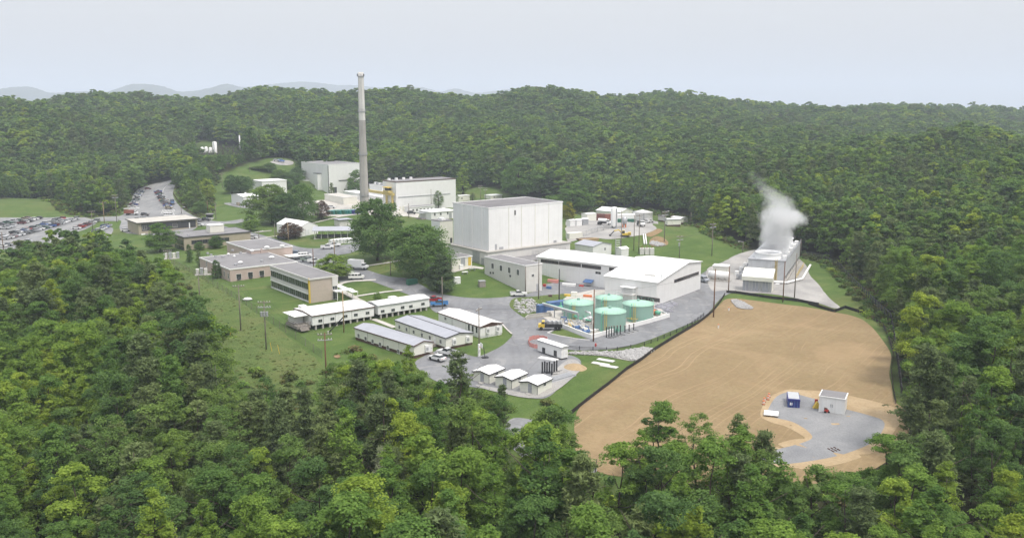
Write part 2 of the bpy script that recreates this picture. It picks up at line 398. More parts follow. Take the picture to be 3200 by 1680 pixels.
# ------------------------------------------------------------------ mesh kit
class MB:
    def __init__(s): s.v = []; s.f = []; s.m = []
    def add(s, vs, fs, mi=0):
        o = len(s.v); s.v.extend([tuple(p) for p in vs]); s.f.extend([tuple(o + i for i in f) for f in fs]); s.m.extend([mi] * len(fs)); return s
    def box(s, x0, x1, y0, y1, z0, z1, mi=0, skip=''):
        vs = [(x0,y0,z0),(x1,y0,z0),(x1,y1,z0),(x0,y1,z0),(x0,y0,z1),(x1,y0,z1),(x1,y1,z1),(x0,y1,z1)]
        fs = {'b':(0,3,2,1),'t':(4,5,6,7),'r':(0,1,5,4),'e':(1,2,6,5),'k':(2,3,7,6),'l':(3,0,4,7)}
        return s.add(vs, [f for k, f in fs.items() if k not in skip], mi)
    def cyl(s, cx, cy, z0, z1, r0, r1=None, n=12, mi=0, cap=True):
        r1 = r0 if r1 is None else r1
        vs = [(cx + r0 * math.cos(2*math.pi*k/n), cy + r0 * math.sin(2*math.pi*k/n), z0) for k in range(n)] + \
             [(cx + r1 * math.cos(2*math.pi*k/n), cy + r1 * math.sin(2*math.pi*k/n), z1) for k in range(n)]
        fs = [(k, (k+1) % n, n + (k+1) % n, n + k) for k in range(n)]
        if cap: fs += [tuple(range(n-1, -1, -1)), tuple(range(n, 2*n))]
        return s.add(vs, fs, mi)
    def lathe(s, prof, n=24, mi=0, cx=0, cy=0):
        vs = []; fs = []
        for r, z in prof:
            vs += [(cx + r * math.cos(2*math.pi*k/n), cy + r * math.sin(2*math.pi*k/n), z) for k in range(n)]
        for i in range(len(prof) - 1):
            for k in range(n):
                fs.append((i*n+k, i*n+(k+1)%n, (i+1)*n+(k+1)%n, (i+1)*n+k))
        return s.add(vs, fs, mi)
    def tube(s, pts, r, n=6, mi=0, r1=None):
        P = [Vector(p) for p in pts]; vs = []; fs = []
        up = Vector((0, 0, 1))
        for i, p in enumerate(P):
            d = (P[min(i+1, len(P)-1)] - P[max(i-1, 0)]).normalized()
            a = d.cross(up)
            if a.length < .05: a = d.cross(Vector((1, 0, 0)))
            a.normalize(); b = d.cross(a)
            rr = r if r1 is None else r + (r1 - r) * i / max(1, len(P) - 1)
            vs += [p + a * (rr * math.cos(2*math.pi*k/n)) + b * (rr * math.sin(2*math.pi*k/n)) for k in range(n)]
        for i in range(len(P) - 1):
            for k in range(n): fs.append((i*n+k, i*n+(k+1)%n, (i+1)*n+(k+1)%n, (i+1)*n+k))
        fs += [tuple(range(n-1, -1, -1)), tuple((len(P)-1)*n + k for k in range(n))]
        return s.add(vs, fs, mi)
    def prism(s, poly, axis, a0, a1, mi=0):
        """extrude a 2-D outline along x ('x': outline in y,z) or y ('y': outline in x,z) or z"""
        def pt(p, a): return (a, p[0], p[1]) if axis == 'x' else (p[0], a, p[1]) if axis == 'y' else (p[0], p[1], a)
        n = len(poly); vs = [pt(p, a0) for p in poly] + [pt(p, a1) for p in poly]
        fs = [(k, (k+1) % n, n + (k+1) % n, n + k) for k in range(n)] + [tuple(range(n-1, -1, -1)), tuple(range(n, 2*n))]
        return s.add(vs, fs, mi)
    def mesh(s, name, mats, smooth=False):
        me = bpy.data.meshes.new(name); me.from_pydata(s.v, [], s.f); me.update()
        for mt in (mats if isinstance(mats, (list, tuple)) else [mats]): me.materials.append(MATS[mt])
        if any(s.m): me.polygons.foreach_set('material_index', s.m)
        bm = bmesh.new(); bm.from_mesh(me); bmesh.ops.recalc_face_normals(bm, faces=bm.faces); bm.to_mesh(me); bm.free()
        if smooth: me.shade_smooth()
        return me
    def build(s, name, mats, parent=None, loc=(0,0,0), rz=0.0, smooth=False):
        return obj(name, s.mesh(name, mats, smooth), parent, loc, rz)
def obj(name, me, parent=None, loc=(0,0,0), rz=0.0, scale=None):
    o = bpy.data.objects.new(name, me); COL.objects.link(o)
    o.location = loc; o.rotation_euler = (0, 0, rz)
    if scale is not None: o.scale = scale if isinstance(scale, (tuple, list)) else (scale,) * 3
    if parent is not None: o.parent = parent
    return o
def tag(o, label=None, cat=None, group=None, kind=None):
    if label: o['label'] = label
    if cat: o['category'] = cat
    if group: o['group'] = group
    if kind: o['kind'] = kind
    return o
def thing(name, label, cat, loc=(0,0,0), rz=0.0, group=None):
    return tag(obj(name, None, None, loc, rz), label, cat, group)
def dup(root, loc, rz, label, group=None, color=None, scale=None):
    r = root.copy(); COL.objects.link(r); r.location = loc; r.rotation_euler = (0, 0, rz); r['label'] = label
    if group: r['group'] = group
    if scale is not None: r.scale = (scale,) * 3
    for ch in root.children:
        c = ch.copy(); COL.objects.link(c); c.parent = r
        if color: c.color = (*color, 1)
        for gc in ch.children:
            e = gc.copy(); COL.objects.link(e); e.parent = c
            if color: e.color = (*color, 1)
    return r
_CACHE = {}
def cached(key, fn):
    if key not in _CACHE: _CACHE[key] = fn()
    return _CACHE[key]
WORD = ['zeroth','first','second','third','fourth','fifth','sixth','seventh','eighth','ninth','tenth','eleventh','twelfth','thirteenth','fourteenth','fifteenth',
        'sixteenth','seventeenth','eighteenth','nineteenth','twentieth','twenty-first','twenty-second','twenty-third','twenty-fourth','twenty-fifth','twenty-sixth','twenty-seventh','twenty-eighth','twenty-ninth','thirtieth']

# ------------------------------------------------------------------ ground
def inside(px, py, poly):
    px = np.asarray(px); py = np.asarray(py); r = np.zeros(px.shape, bool); n = len(poly)
    for i in range(n):
        x0, y0 = poly[i]; x1, y1 = poly[(i+1) % n]
        if y0 == y1: continue
        c = ((y0 > py) != (y1 > py)) & (px < (x1 - x0) * (py - y0) / (y1 - y0) + x0)
        r ^= c
    return r
def gpoly(c, pts): return [tuple(g(c, *p)[:2]) for p in pts]
def dist_line(x, y, pl):
    best = np.full(np.shape(x), 1e9)
    for (x0, y0), (x1, y1) in zip(pl[:-1], pl[1:]):
        dx, dy = x1-x0, y1-y0; t = np.clip(((x-x0)*dx + (y-y0)*dy) / (dx*dx + dy*dy + 1e-9), 0, 1)
        best = np.minimum(best, np.hypot(x - x0 - t*dx, y - y0 - t*dy))
    return best

# the open ground of the plant; woods grow everywhere outside it
SITE = gpoly('d', [(-160,505),(0,502),(95,498),(170,533),(235,546),(296,540),(322,516),(338,484),(372,466),(438,451),(446,470),(452,515),(500,548),(514,540),(522,470),(552,440),(600,420),(650,405),(690,396),
                   (720,398),(748,402),(760,440),(800,440),(900,470),(955,478),(965,462),(1150,462),(1172,482),(1250,480),(1420,505),(1440,530),(1492,545),(1500,525),(1595,528),(1700,545),(1738,555),(1792,592),(1895,632),(1985,650),
                   (2008,640),(2050,648),(2100,668),(2155,722),(2222,796),(2245,870),(2252,940),(2272,1010),(2255,1075),(2200,1150),(2100,1240),(1700,1300),(1300,1300),(900,1240),(500,1150),(100,1000),(-200,900)])
CLEARINGS = [gpoly('B', [(350,110),(430,120),(560,180),(680,230),(640,262),(420,270),(380,200)]),
             gpoly('L', [(930,430),(985,408),(1105,405),(1200,470),(1130,478),(1060,470),(960,465)]),
             gpoly('C', [(1780,500),(1983,470),(2300,500),(2300,570),(1900,560)])]
TREEISLE = gpoly('B', [(165,560),(240,470),(420,430),(520,520),(555,640),(480,760),(520,900),(440,950),(330,900),(230,760),(150,680)])
_ts = np.arange(-400, 3601, 10.)
# tops of the front wood never rise above this outline (picture readings)
LIM = [q('d', *p) for p in [(-200,640),(0,628),(60,590),(105,575),(165,566),(215,571),(260,568),(330,592),(395,640),(430,655),(455,690),(500,745),(530,805),(548,850),(562,890),(600,930),(650,925),(700,950),(760,925),(800,945),(845,888),(890,878),(960,905),(1010,870),(1040,920),(1100,945),
       (1150,905),(1195,985),(1260,970),(1290,1038),(1335,1045),(1380,1002),(1430,1028),(1462,1095),(1530,1108),(1600,1112),(1635,1022),(1680,1006),(1725,1045),(1790,1066),(1815,1112),(1850,1045),(1895,1095),(1960,1100),(2000,1072),(2080,1120),(2150,1100),(2210,1075),(2260,1035),(2290,1000),(2330,1000)]]
_lx = np.array([p[0] for p in LIM]); _ly = np.array([p[1] for p in LIM])
def lim(px): return np.interp(px, _lx, _ly)
def projv(x, y, z):
    yc = y * SP + (z - CAM_H) * CP; zc = y * CP - (z - CAM_H) * SP
    return 1600 + FOC * x / zc, 840 - FOC * yc / zc, zc

def build_ground():
    ny, nx = _XX.shape
    vs = np.column_stack([_XX.ravel(), _YY.ravel(), _ZZ.ravel()])
    idx = np.arange(ny * nx).reshape(ny, nx)
    fs = np.column_stack([idx[:-1, :-1].ravel(), idx[:-1, 1:].ravel(), idx[1:, 1:].ravel(), idx[1:, :-1].ravel()])
    me = bpy.data.meshes.new('ground'); me.from_pydata(vs.tolist(), [], fs.tolist()); me.update()
    me.materials.append(MATS['mown_grass']); me.shade_smooth()
    x, y = vs[:, 0], vs[:, 1]
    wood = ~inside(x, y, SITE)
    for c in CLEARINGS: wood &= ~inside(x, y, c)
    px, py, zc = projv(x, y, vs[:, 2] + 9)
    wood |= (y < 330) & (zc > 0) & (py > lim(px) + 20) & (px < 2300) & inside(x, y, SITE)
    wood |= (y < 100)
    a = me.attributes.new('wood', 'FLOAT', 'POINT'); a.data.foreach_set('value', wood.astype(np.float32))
    tag(obj('ground', me), kind='structure')
build_ground()

_off = [0.05]
def sheet(name, poly, mat, kind='structure', label=None):
    """a ground sheet that follows the terrain, laid a little above the one before"""
    _off[0] += .005
    off = _off[0]
    bm = bmesh.new()
    f = bm.faces.new([bm.verts.new((x, y, 0)) for x, y in poly])
    bmesh.ops.triangulate(bm, faces=[f])
    xs = [p[0] for p in poly]; ys = [p[1] for p in poly]
    for gx in GX[(GX > min(xs)) & (GX < max(xs))]:
        bmesh.ops.bisect_plane(bm, geom=bm.verts[:] + bm.edges[:] + bm.faces[:], plane_co=(gx, 0, 0), plane_no=(1, 0, 0))
    for gy in GY[(GY > min(ys)) & (GY < max(ys))]:
        bmesh.ops.bisect_plane(bm, geom=bm.verts[:] + bm.edges[:] + bm.faces[:], plane_co=(0, gy, 0), plane_no=(0, 1, 0))
    for v in bm.verts: v.co.z = Hz(v.co.x, v.co.y) + off
    bmesh.ops.recalc_face_normals(bm, faces=bm.faces)
    for f in bm.faces:
        if f.normal.z < 0: f.normal_flip()
        f.smooth = True
    me = bpy.data.meshes.new(name); bm.to_mesh(me); bm.free(); me.materials.append(MATS[mat])
    return tag(obj(name, me), label, None, None, kind)
def soft(poly, n=2):
    for _ in range(n):
        out = []
        for k in range(len(poly)):
            (x0, y0), (x1, y1) = poly[k], poly[(k+1) % len(poly)]
            out += [(x0*.78 + x1*.22, y0*.78 + y1*.22), (x0*.22 + x1*.78, y0*.22 + y1*.78)]
        poly = out
    return poly
def rough_edge(poly, amp=.5, step=3.0):
    out = []; poly = soft(poly)
    for k in range(len(poly)):
        (x0, y0), (x1, y1) = poly[k], poly[(k+1) % len(poly)]
        n = max(1, int(math.hypot(x1-x0, y1-y0) / step))
        for i in range(n):
            t = i / n; j = amp if i else 0
            out.append((x0 + (x1-x0)*t + random.uniform(-j, j), y0 + (y1-y0)*t + random.uniform(-j, j)))
    return out
def strip(pts, w):
    P = [Vector((p[0], p[1])) for p in pts]; L = []; Rr = []
    for i, p in enumerate(P):
        d = (P[min(i+1, len(P)-1)] - P[max(i-1, 0)]).normalized(); n = Vector((-d.y, d.x)) * w / 2
        L.append(tuple(p + n)); Rr.append(tuple(p - n))
    return L + Rr[::-1]

DIRT = gpoly('K', [(1060,62),(1090,35),(1150,26),(1290,42),(1500,70),(1700,92),(1880,128),(2000,148),(2100,182),(2180,250),(2240,330),(2290,400),(2310,450),(2300,520),(2290,590),(2310,660),(2330,790),(2400,830),(2440,890),(2440,1000),(2380,1160),(2100,1330),(1500,1420),(700,1380),(0,1290),(-20,860),(130,742),(250,652),(370,552),(470,492),(580,407),(700,332),(800,272),(900,212),(1000,132)])
sheet('dirt_field', rough_edge(DIRT, .35), 'graded_dirt')
sheet('sand_border', rough_edge(gpoly('K', [(1410,745),(1550,690),(1650,700),(1790,705),(1975,735),(2140,770),(2330,820),(2420,890),(2340,980),(2260,1120),(1940,1250),(1480,1290),(1250,1230),(1330,1150),(1560,1060),(1690,1055),(1640,1020),(1530,960),(1440,940),(1350,900),(1350,850),(1380,790)]), .5), 'pale_sand')
sheet('gravel_pad', rough_edge(gpoly('K', [(1480,735),(1560,708),(1640,735),(1790,775),(1960,835),(2100,870),(2280,925),(2210,1060),(2100,1120),(1900,1190),(1500,1250),(1330,1215),(1440,1140),(1640,1092),(1745,1050),(1690,990),(1590,930),(1470,905),(1390,880),(1410,830),(1440,775)]), .35), 'gravel_blue')
sheet('car_park', gpoly('A', [(-250,680),(0,676),(250,676),(700,672),(900,674),(960,690),(1240,690),(1250,712),(1030,716),(1010,745),(900,800),(760,845),(600,930),(300,985),(0,1040),(-250,1080)]), 'asphalt_old')
sheet('lower_lot', soft(gpoly('A', [(970,860),(1040,790),(1120,760),(1180,775),(1200,800),(1180,850),(1120,900)])), 'asphalt_old')
sheet('approach_road', soft(gpoly('A', [(960,690),(1060,668),(1180,665),(1290,660),(1370,580),(1390,500),(1420,400),(1480,365),(1600,325),(1700,300),(1860,266),(1872,280),(1850,330),(1830,390),(1826,440),(1850,500),(1900,560),(1980,620),(2060,665),(2140,690),(2260,740),(2180,770),(2080,745),(2080,790),(1900,870),(1330,850),(1250,790),(1290,712),(1240,695)])), 'asphalt_old')
sheet('road', soft(gpoly('d', [(500,552),(535,556),(570,572),(633,584),(690,600),(724,612),(760,624),(805,625),(860,616),(905,612),(915,622),(880,638),(845,642),(838,655),(870,664),(924,679),(955,690),(985,697),(1025,699),(1046,708),(1095,738),(1074,752),(1045,748),(1011,735),(962,717),(930,706),(905,705),(860,715),(845,700),(800,690),(740,660),(700,620),(640,612),(600,600),(540,575)])), 'asphalt')
sheet('branch_road', soft(gpoly('B', [(430,950),(540,980),(640,988),(720,985),(820,970),(905,953),(940,965),(905,985),(800,1012),(700,1012),(560,1020),(430,1010)])), 'asphalt_old')
sheet('plant_yard', soft(gpoly('d', [(1040,712),(1095,738),(1166,749),(1218,751),(1270,748),(1300,742),(1345,735),(1362,715),(1440,705),(1530,705),(1700,722),(1765,690),(1792,668),(1870,640),(1905,645),(1885,735),(1840,736),(1815,748),(1798,768),(1775,798),(1700,828),(1640,853),(1580,872),(1520,880),(1450,882),(1400,876),(1370,868),(1370,890),(1435,892),(1462,905),(1462,925),(1420,962),(1380,1003),(1330,1003),(1190,972),(1100,966),(1035,915),(1070,893),(1092,884),(1128,872),(1185,896),(1205,898),(1262,872),(1290,845),(1288,838),(1262,812),(1200,795),(1162,786),(1103,790),(1083,778),(1074,750)])), 'asphalt')
sheet('woodland_road', soft(gpoly('P', [(1180,600),(1340,620),(1420,660),(1560,900),(1720,900),(1720,960),(1480,980),(1280,880),(1120,720)])), 'asphalt_old')
sheet('storage_yard', rough_edge(gpoly('E', [(-60,440),(130,400),(300,430),(480,428),(620,425),(1250,445),(1320,438),(1350,462),(1230,490),(1330,552),(1260,592),(1150,642),(940,672),(760,702),(560,718),(400,692),(250,682),(60,745),(-60,760)]), .4), 'gravel')
sheet('soil_scar', rough_edge(gpoly('E', [(1190,800),(1210,720),(1300,660),(1420,690),(1500,760),(1470,810),(1330,830)]), .7), 'bare_soil')
sheet('soil_bank', rough_edge(gpoly('E', [(1130,640),(1260,590),(1340,548),(1420,580),(1330,640),(1200,690)]), .6), 'bare_soil')
sheet('tower_apron', rough_edge(gpoly('J', [(0,985),(150,935),(300,850),(480,800),(620,780),(910,880),(990,955),(1012,1050),(1100,1130),(1200,1268),(1330,1365),(1240,1365),(1120,1318),(850,1260),(640,1222),(300,1212),(180,1190),(60,1210)]), .3), 'gravel')
sheet('stack_yard', gpoly('C', [(-640,690),(-300,660),(100,640),(310,640),(700,690),(820,780),(1000,825),(1130,850),(1110,908),(960,882),(820,888),(600,880),(300,852),(60,885),(-200,880),(-560,860)]), 'concrete_slab')
sheet('shed_apron', soft(gpoly('B', [(655,795),(760,788),(960,800),(1010,850),(880,848),(770,828)])), 'asphalt_old')
sheet('far_lot', soft(gpoly('B', [(1150,360),(1210,345),(1350,340),(1420,360),(1400,395),(1250,395)])), 'gravel')
sheet('tank_slab', gpoly('I', [(300,800),(430,640),(700,560),(900,520),(1250,520),(1560,640),(1745,815),(885,1060),(545,925),(440,880)]), 'concrete_slab')
sheet('rubble_ground', rough_edge(gpoly('I', [(0,610),(200,600),(420,575),(640,560),(560,640),(430,650),(300,700),(300,800),(150,840),(60,780),(-40,700)]), .5), 'meadow_grass')
sheet('riprap_bank', rough_edge(gpoly('I', [(600,1215),(900,1205),(1180,1205),(1470,1150),(1590,1175),(1500,1240),(1370,1320),(1200,1290),(1000,1250),(640,1235)]), .5), 'gravel')
sheet('shed_gravel', rough_edge(gpoly('P', [(930,395),(1050,440),(1340,500),(1480,440),(1640,300),(1600,250),(1540,240),(1440,330),(1440,400),(1350,470),(1190,440)]), .3), 'gravel')
sheet('mound_path', gpoly('D', [(455,1140),(480,1125),(720,1065),(760,1060),(900,1085),(880,1105),(740,1090),(500,1150)]), 'concrete_slab')
for k, (c, pts, w) in enumerate([('B', [(1560,1018),(1700,985),(1900,938),(2130,905)], 2.0), ('F', [(1290,200),(1420,185),(1640,158)], 1.6), ('G', [(1140,335),(1200,300),(1280,275),(1400,262),(1690,248)], 2.0),
                                 ('G', [(1340,490),(1560,455),(1800,420),(2060,390)], 1.8), ('H', [(410,300),(530,345),(670,402)], 1.8), ('G', [(1540,55),(1700,30),(1900,0),(2060,-30)], 1.8),
                                 ('G', [(1200,405),(1300,450),(1420,525),(1500,560)], 2.4), ('B', [(1000,1105),(1180,1085)], 2.0), ('H', [(1965,360),(2030,430),(2085,480)], .5)]):
    sheet('footpath', strip(gpoly(c, pts), w), 'concrete_slab')
sheet('meadow', rough_edge(gpoly('d', [(405,650),(440,655),(520,700),(600,755),(680,815),(750,868),(830,935),(860,990),(700,990),(560,960),(520,900),(560,860),(530,800),(480,720)]), .8), 'meadow_grass')
sheet('rough_corridor_soil', rough_edge(gpoly('G', [(1080,1330),(1150,1290),(1200,1330),(1150,1360)]), .6), 'bare_soil')

# ------------------------------------------------------------------ far mountains
def mountains(name, pts, D, depth, seed):
    rng = np.random.RandomState(seed)
    xs = np.array([q(*p)[0] for p in pts]); ys = np.array([q(*p)[1] for p in pts])
    px = np.linspace(xs.min(), xs.max(), 220); py = np.interp(px, xs, ys)
    k = np.ones(5) / 5; py = np.convolve(np.pad(py, 2, 'edge'), k, 'valid') + rng.normal(0, .5, px.size)
    X = (px - 1600) / FOC * D; Z = np.array([CAM_H + ray(a, b)[2] * D / ray(a, b)[1] for a, b in zip(px, py)])
    prof = [(-1.0, 0.0), (-.75, .25), (-.5, .55), (-.25, .85), (0, 1), (.4, .6), (1, 0)]
    vs = []; fs = []
    for i, (f, s) in enumerate(prof):
        for j in range(px.size):
            b = rng.normal(0, 5) * (0 < s < 1)
            vs.append((X[j] + rng.normal(0, 8), D + f * depth + rng.normal(0, 15), -80 + (Z[j] + 80) * s + b))
    n = px.size
    for i in range(len(prof) - 1):
        for j in range(n - 1): fs.append((i*n+j, i*n+j+1, (i+1)*n+j+1, (i+1)*n+j))
    m = MB(); m.add(vs, fs)
    tag(m.build(name, 'mountain_wood', smooth=True), kind='structure')
mountains('hills', [('L', x, y) for x, y in [(-700,215),(-300,230),(0,205),(60,212),(150,190),(250,181),(330,182),(400,205),(470,235),(560,232),(700,222),(800,218),(900,227),(980,225),(1040,190),(1120,162),(1250,160),(1340,175),(1430,205),(1500,225),(1640,215),(1750,190),(1870,155),(1950,180),(2000,186),(2100,185),(2300,200),(2576,210)]], 7400, 1000, 3)
mountains('mountain', [('M', x, y) for x, y in [(-500,170),(-250,140),(-100,128),(0,135),(150,155),(280,155),(400,170),(560,175),(700,170),(770,170),(850,195),(900,205),(1000,177),(1060,192),(1150,215),(1300,195),(1400,182),(1500,177),(1600,182),(1750,205),(1900,250),(2050,330)]], 9000, 1000, 5)

# ------------------------------------------------------------------ trees
def leaf_faces(c, n, s, tone, mb, aspect=.75):
    """loose leaf-clump quads: centres, normals, half sizes"""
    k = len(c)
    n = n / (np.linalg.norm(n, axis=1, keepdims=True) + 1e-9)
    r = np.random.normal(size=(k, 3)); t = np.cross(n, r); t /= (np.linalg.norm(t, axis=1, keepdims=True) + 1e-9)
    b = np.cross(n, t)
    s = s[:, None]
    p = np.stack([c - t*s, c - b*s*aspect + n*s*.12, c + t*s, c + b*s*aspect - n*s*.1], axis=1).reshape(-1, 3)
    mb[0].append(p); mb[1].append(tone)
def leaf_mesh(name, mb, mat):
    v = np.concatenate(mb[0]); tone = np.concatenate(mb[1]).astype(np.float32); k = len(v) // 4
    me = bpy.data.meshes.new(name)
    me.vertices.add(len(v)); me.vertices.foreach_set('co', v.ravel())
    me.loops.add(4*k); me.loops.foreach_set('vertex_index', np.arange(4*k))
    me.polygons.add(k); me.polygons.foreach_set('loop_start', np.arange(k)*4)
    me.update(calc_edges=True); me.validate()
    a = me.attributes.new('tone', 'FLOAT', 'FACE'); a.data.foreach_set('value', tone)
    me.materials.append(MATS[mat]); return me
def trunk_mesh(name, h, r, limbs, top=.8, mat='bark', lean=.02):
    m = MB(); P = [(0,0,-1.0)]; x = y = 0
    for i in range(1, 7):
        x += random.uniform(-lean, lean) * h; y += random.uniform(-lean, lean) * h; P.append((x, y, h*top*i/6))
    m.tube(P, r, 7, 0, r*.25)
    for _ in range(limbs):
        k = random.randint(2, 5); p = Vector(P[k]); a = random.uniform(0, 6.28); L = h * random.uniform(.12, .24)
        e = p + Vector((math.cos(a)*L, math.sin(a)*L, L*random.uniform(.4, .9)))
        m.tube([p, (p+e)/2 + Vector((0, 0, -.1*L)), e], r*.38, 5, 0, r*.12)
    return m.mesh(name, mat, True)
def broadleaf(seed, h=15.0, rad=3.4, base=.22, clumps=110, per=105, leaf=.118, mat='broadleaf', shape=0.0, form='lobed'):
    """crown of leaf clumps; form: 'lobed' (limbs carry separate masses), 'round' or 'spire'"""
    np.random.seed(seed); random.seed(seed)
    mb = ([], []); zb = h*base; hc = h - zb
    def prof(t):
        if form == 'spire': return min(1, t*4.5 + .35) * (1 - t)**.72 + .06
        tt = t**(.80 + .5*shape); return max(.05, 1 - (2*tt - 1)**2)**.5 * (1 - .16*t) + .08
    lobes = []
    if form == 'lobed':
        n = random.randint(6, 9)
        for k in range(n):
            t = .16 + .70*(k + random.uniform(0, .9))/n; a = k*2.4 + random.uniform(-.5, .5); rr = rad*prof(t)*random.uniform(.35, .72)
            lobes.append((math.cos(a)*rr, math.sin(a)*rr, zb + hc*t, rad*random.uniform(.36, .58)*(1.1 - .35*t)))
        lobes.append((random.uniform(-.3, .3), random.uniform(-.3, .3), zb + hc*.88, rad*.40))
    for i in range(clumps):
        if lobes:
            lx, ly, lz, lr = lobes[i % len(lobes)]
            d = np.random.normal(size=3); d /= np.linalg.norm(d); d[2] = abs(d[2]) if d[2] < -.45 else d[2]
            c = np.array([lx, ly, lz]) + d*lr*np.random.uniform(.55, 1.0)*np.array([1, 1, .95]); a = math.atan2(c[1], c[0]); t = (c[2]-zb)/hc
            cs = lr*np.random.choice([.30, .40, .52])
        else:
            t = np.random.beta(1.15, 1.25); a = np.random.uniform(0, 2*math.pi)
            rr = np.random.uniform(.25, 1)**.5 * rad * prof(t) * (1 + .22*math.sin(3*a + seed) + .15*math.sin(5*a + 2*seed + 6*t))
            cs = rad*np.random.choice([.17, .23, .30, .38])*np.random.uniform(.85, 1.15)*(1.05 - .45*t)
            c = np.array([math.cos(a)*rr, math.sin(a)*rr, zb + hc*t*.97])
        d = np.random.normal(size=(per, 3)); d /= np.linalg.norm(d, axis=1, keepdims=True)
        d[:, 2] = np.where(d[:, 2] < -.3, -d[:, 2]*.6, d[:, 2])
        pts = c + d*cs*np.random.uniform(.6, 1.12, (per, 1))*np.array([1.1, 1.1, .9])*np.random.uniform(.8, 1.2, 3)
        nr = d*.7 + np.random.normal(0, .55, (per, 3)) + np.array([0, 0, .8]) + .2*np.array([math.cos(a), math.sin(a), .5])
        tone = np.clip(np.random.uniform(.22, .78) + np.random.normal(0, .15, per), 0, 1)
        leaf_faces(pts, nr, leaf*np.random.uniform(.6, 1.4, per), tone, mb)
    return leaf_mesh('crown', mb, mat)
def pine(seed, h=15.0, rad=2.9, base=.25, whorls=17, leaf=.27, thin=1.0, mat='needles', tufts=15):
    np.random.seed(seed); random.seed(seed)
    mb = ([], [])
    for w in range(whorls):
        t = (w + random.uniform(-.3, .3)) / whorls; z = h*(base + (1-base)*max(0, t)*.97)
        L = rad * ((1 - t)**.65 * .95 + .10) * random.uniform(.65, 1.15) * min(1, .45 + t*3.2)
        nb = random.randint(4, 6)
        for b in range(nb):
            a = random.uniform(0, 6.28); l = L*random.uniform(.65, 1.15); up = random.uniform(.05, .35) + .35*t
            for k in range(int(tufts * thin)):
                f = random.uniform(.25, 1)**.7
                c = np.array([math.cos(a)*l*f + random.gauss(0, .25), math.sin(a)*l*f + random.gauss(0, .25), z + l*f*up + random.gauss(0, .16)])
                n = 6
                d = np.random.normal(size=(n, 3)); d[:, 2] = np.abs(d[:, 2])*.6 + .15
                pts = c + d * .16
                tone = np.clip(np.random.uniform(.25, .75) + np.random.normal(0, .1, n), 0, 1)
                leaf_faces(pts, np.random.normal(size=(n, 3)) + np.array([0, 0, .7]), leaf*np.random.uniform(.6, 1.2, n), tone, mb, .28)
    return leaf_mesh('crown', mb, mat)
PROTO = []          # near crowns: (mesh, trunk mesh, kind)
for sd, rad, mat, fm, nm in [(1,3.5,'broadleaf','lobed','bright'),(2,2.7,'broadleaf','spire','bright'),(3,3.9,'broadleaf_dark','lobed','dark'),(4,2.9,'broadleaf','spire','bright'),(5,3.5,'broadleaf_dark','round','dark'),(6,3.3,'broadleaf','lobed','bright')]:
    PROTO.append((broadleaf(sd, rad=rad, mat=mat, form=fm, base=.10 + .03*(sd % 3)), trunk_mesh('trunk', 15, .2, 5), nm))
for sd, rad, th in [(11,2.8,1.0),(12,2.5,.9),(13,3.2,1.0)]:
    PROTO.append((pine(sd, rad=rad, thin=th, base=.18), trunk_mesh('trunk', 15, .17, 3, .95), 'pine'))
silver_crown = broadleaf(21, rad=3.4, mat='silvery_leaf', base=.12); lone_pine = pine(22, rad=2.7, base=.30, thin=.7, whorls=13)
MIDS = [broadleaf(30+i, rad=(3.4, 3.1, 3.7, 2.8)[i], mat=('broadleaf', 'broadleaf_dark', 'broadleaf_dark', 'broadleaf')[i], clumps=64, per=40, leaf=.29, base=.10, form=('lobed', 'round', 'lobed', 'spire')[i]) for i in range(4)] + \
       [pine(40+i, rad=3.2, whorls=14, leaf=.42, tufts=9, base=.12) for i in range(2)]
FARS = [broadleaf(50+i, rad=(3.5, 3.2, 3.8)[i], mat=('broadleaf', 'broadleaf_dark', 'broadleaf_dark')[i], clumps=40, per=24, leaf=.50, base=.08, form=('lobed', 'round', 'lobed')[i]) for i in range(3)] + [pine(60, rad=3.4, whorls=10, leaf=.70, tufts=7, base=.1)]
np.random.seed(99); random.seed(99)

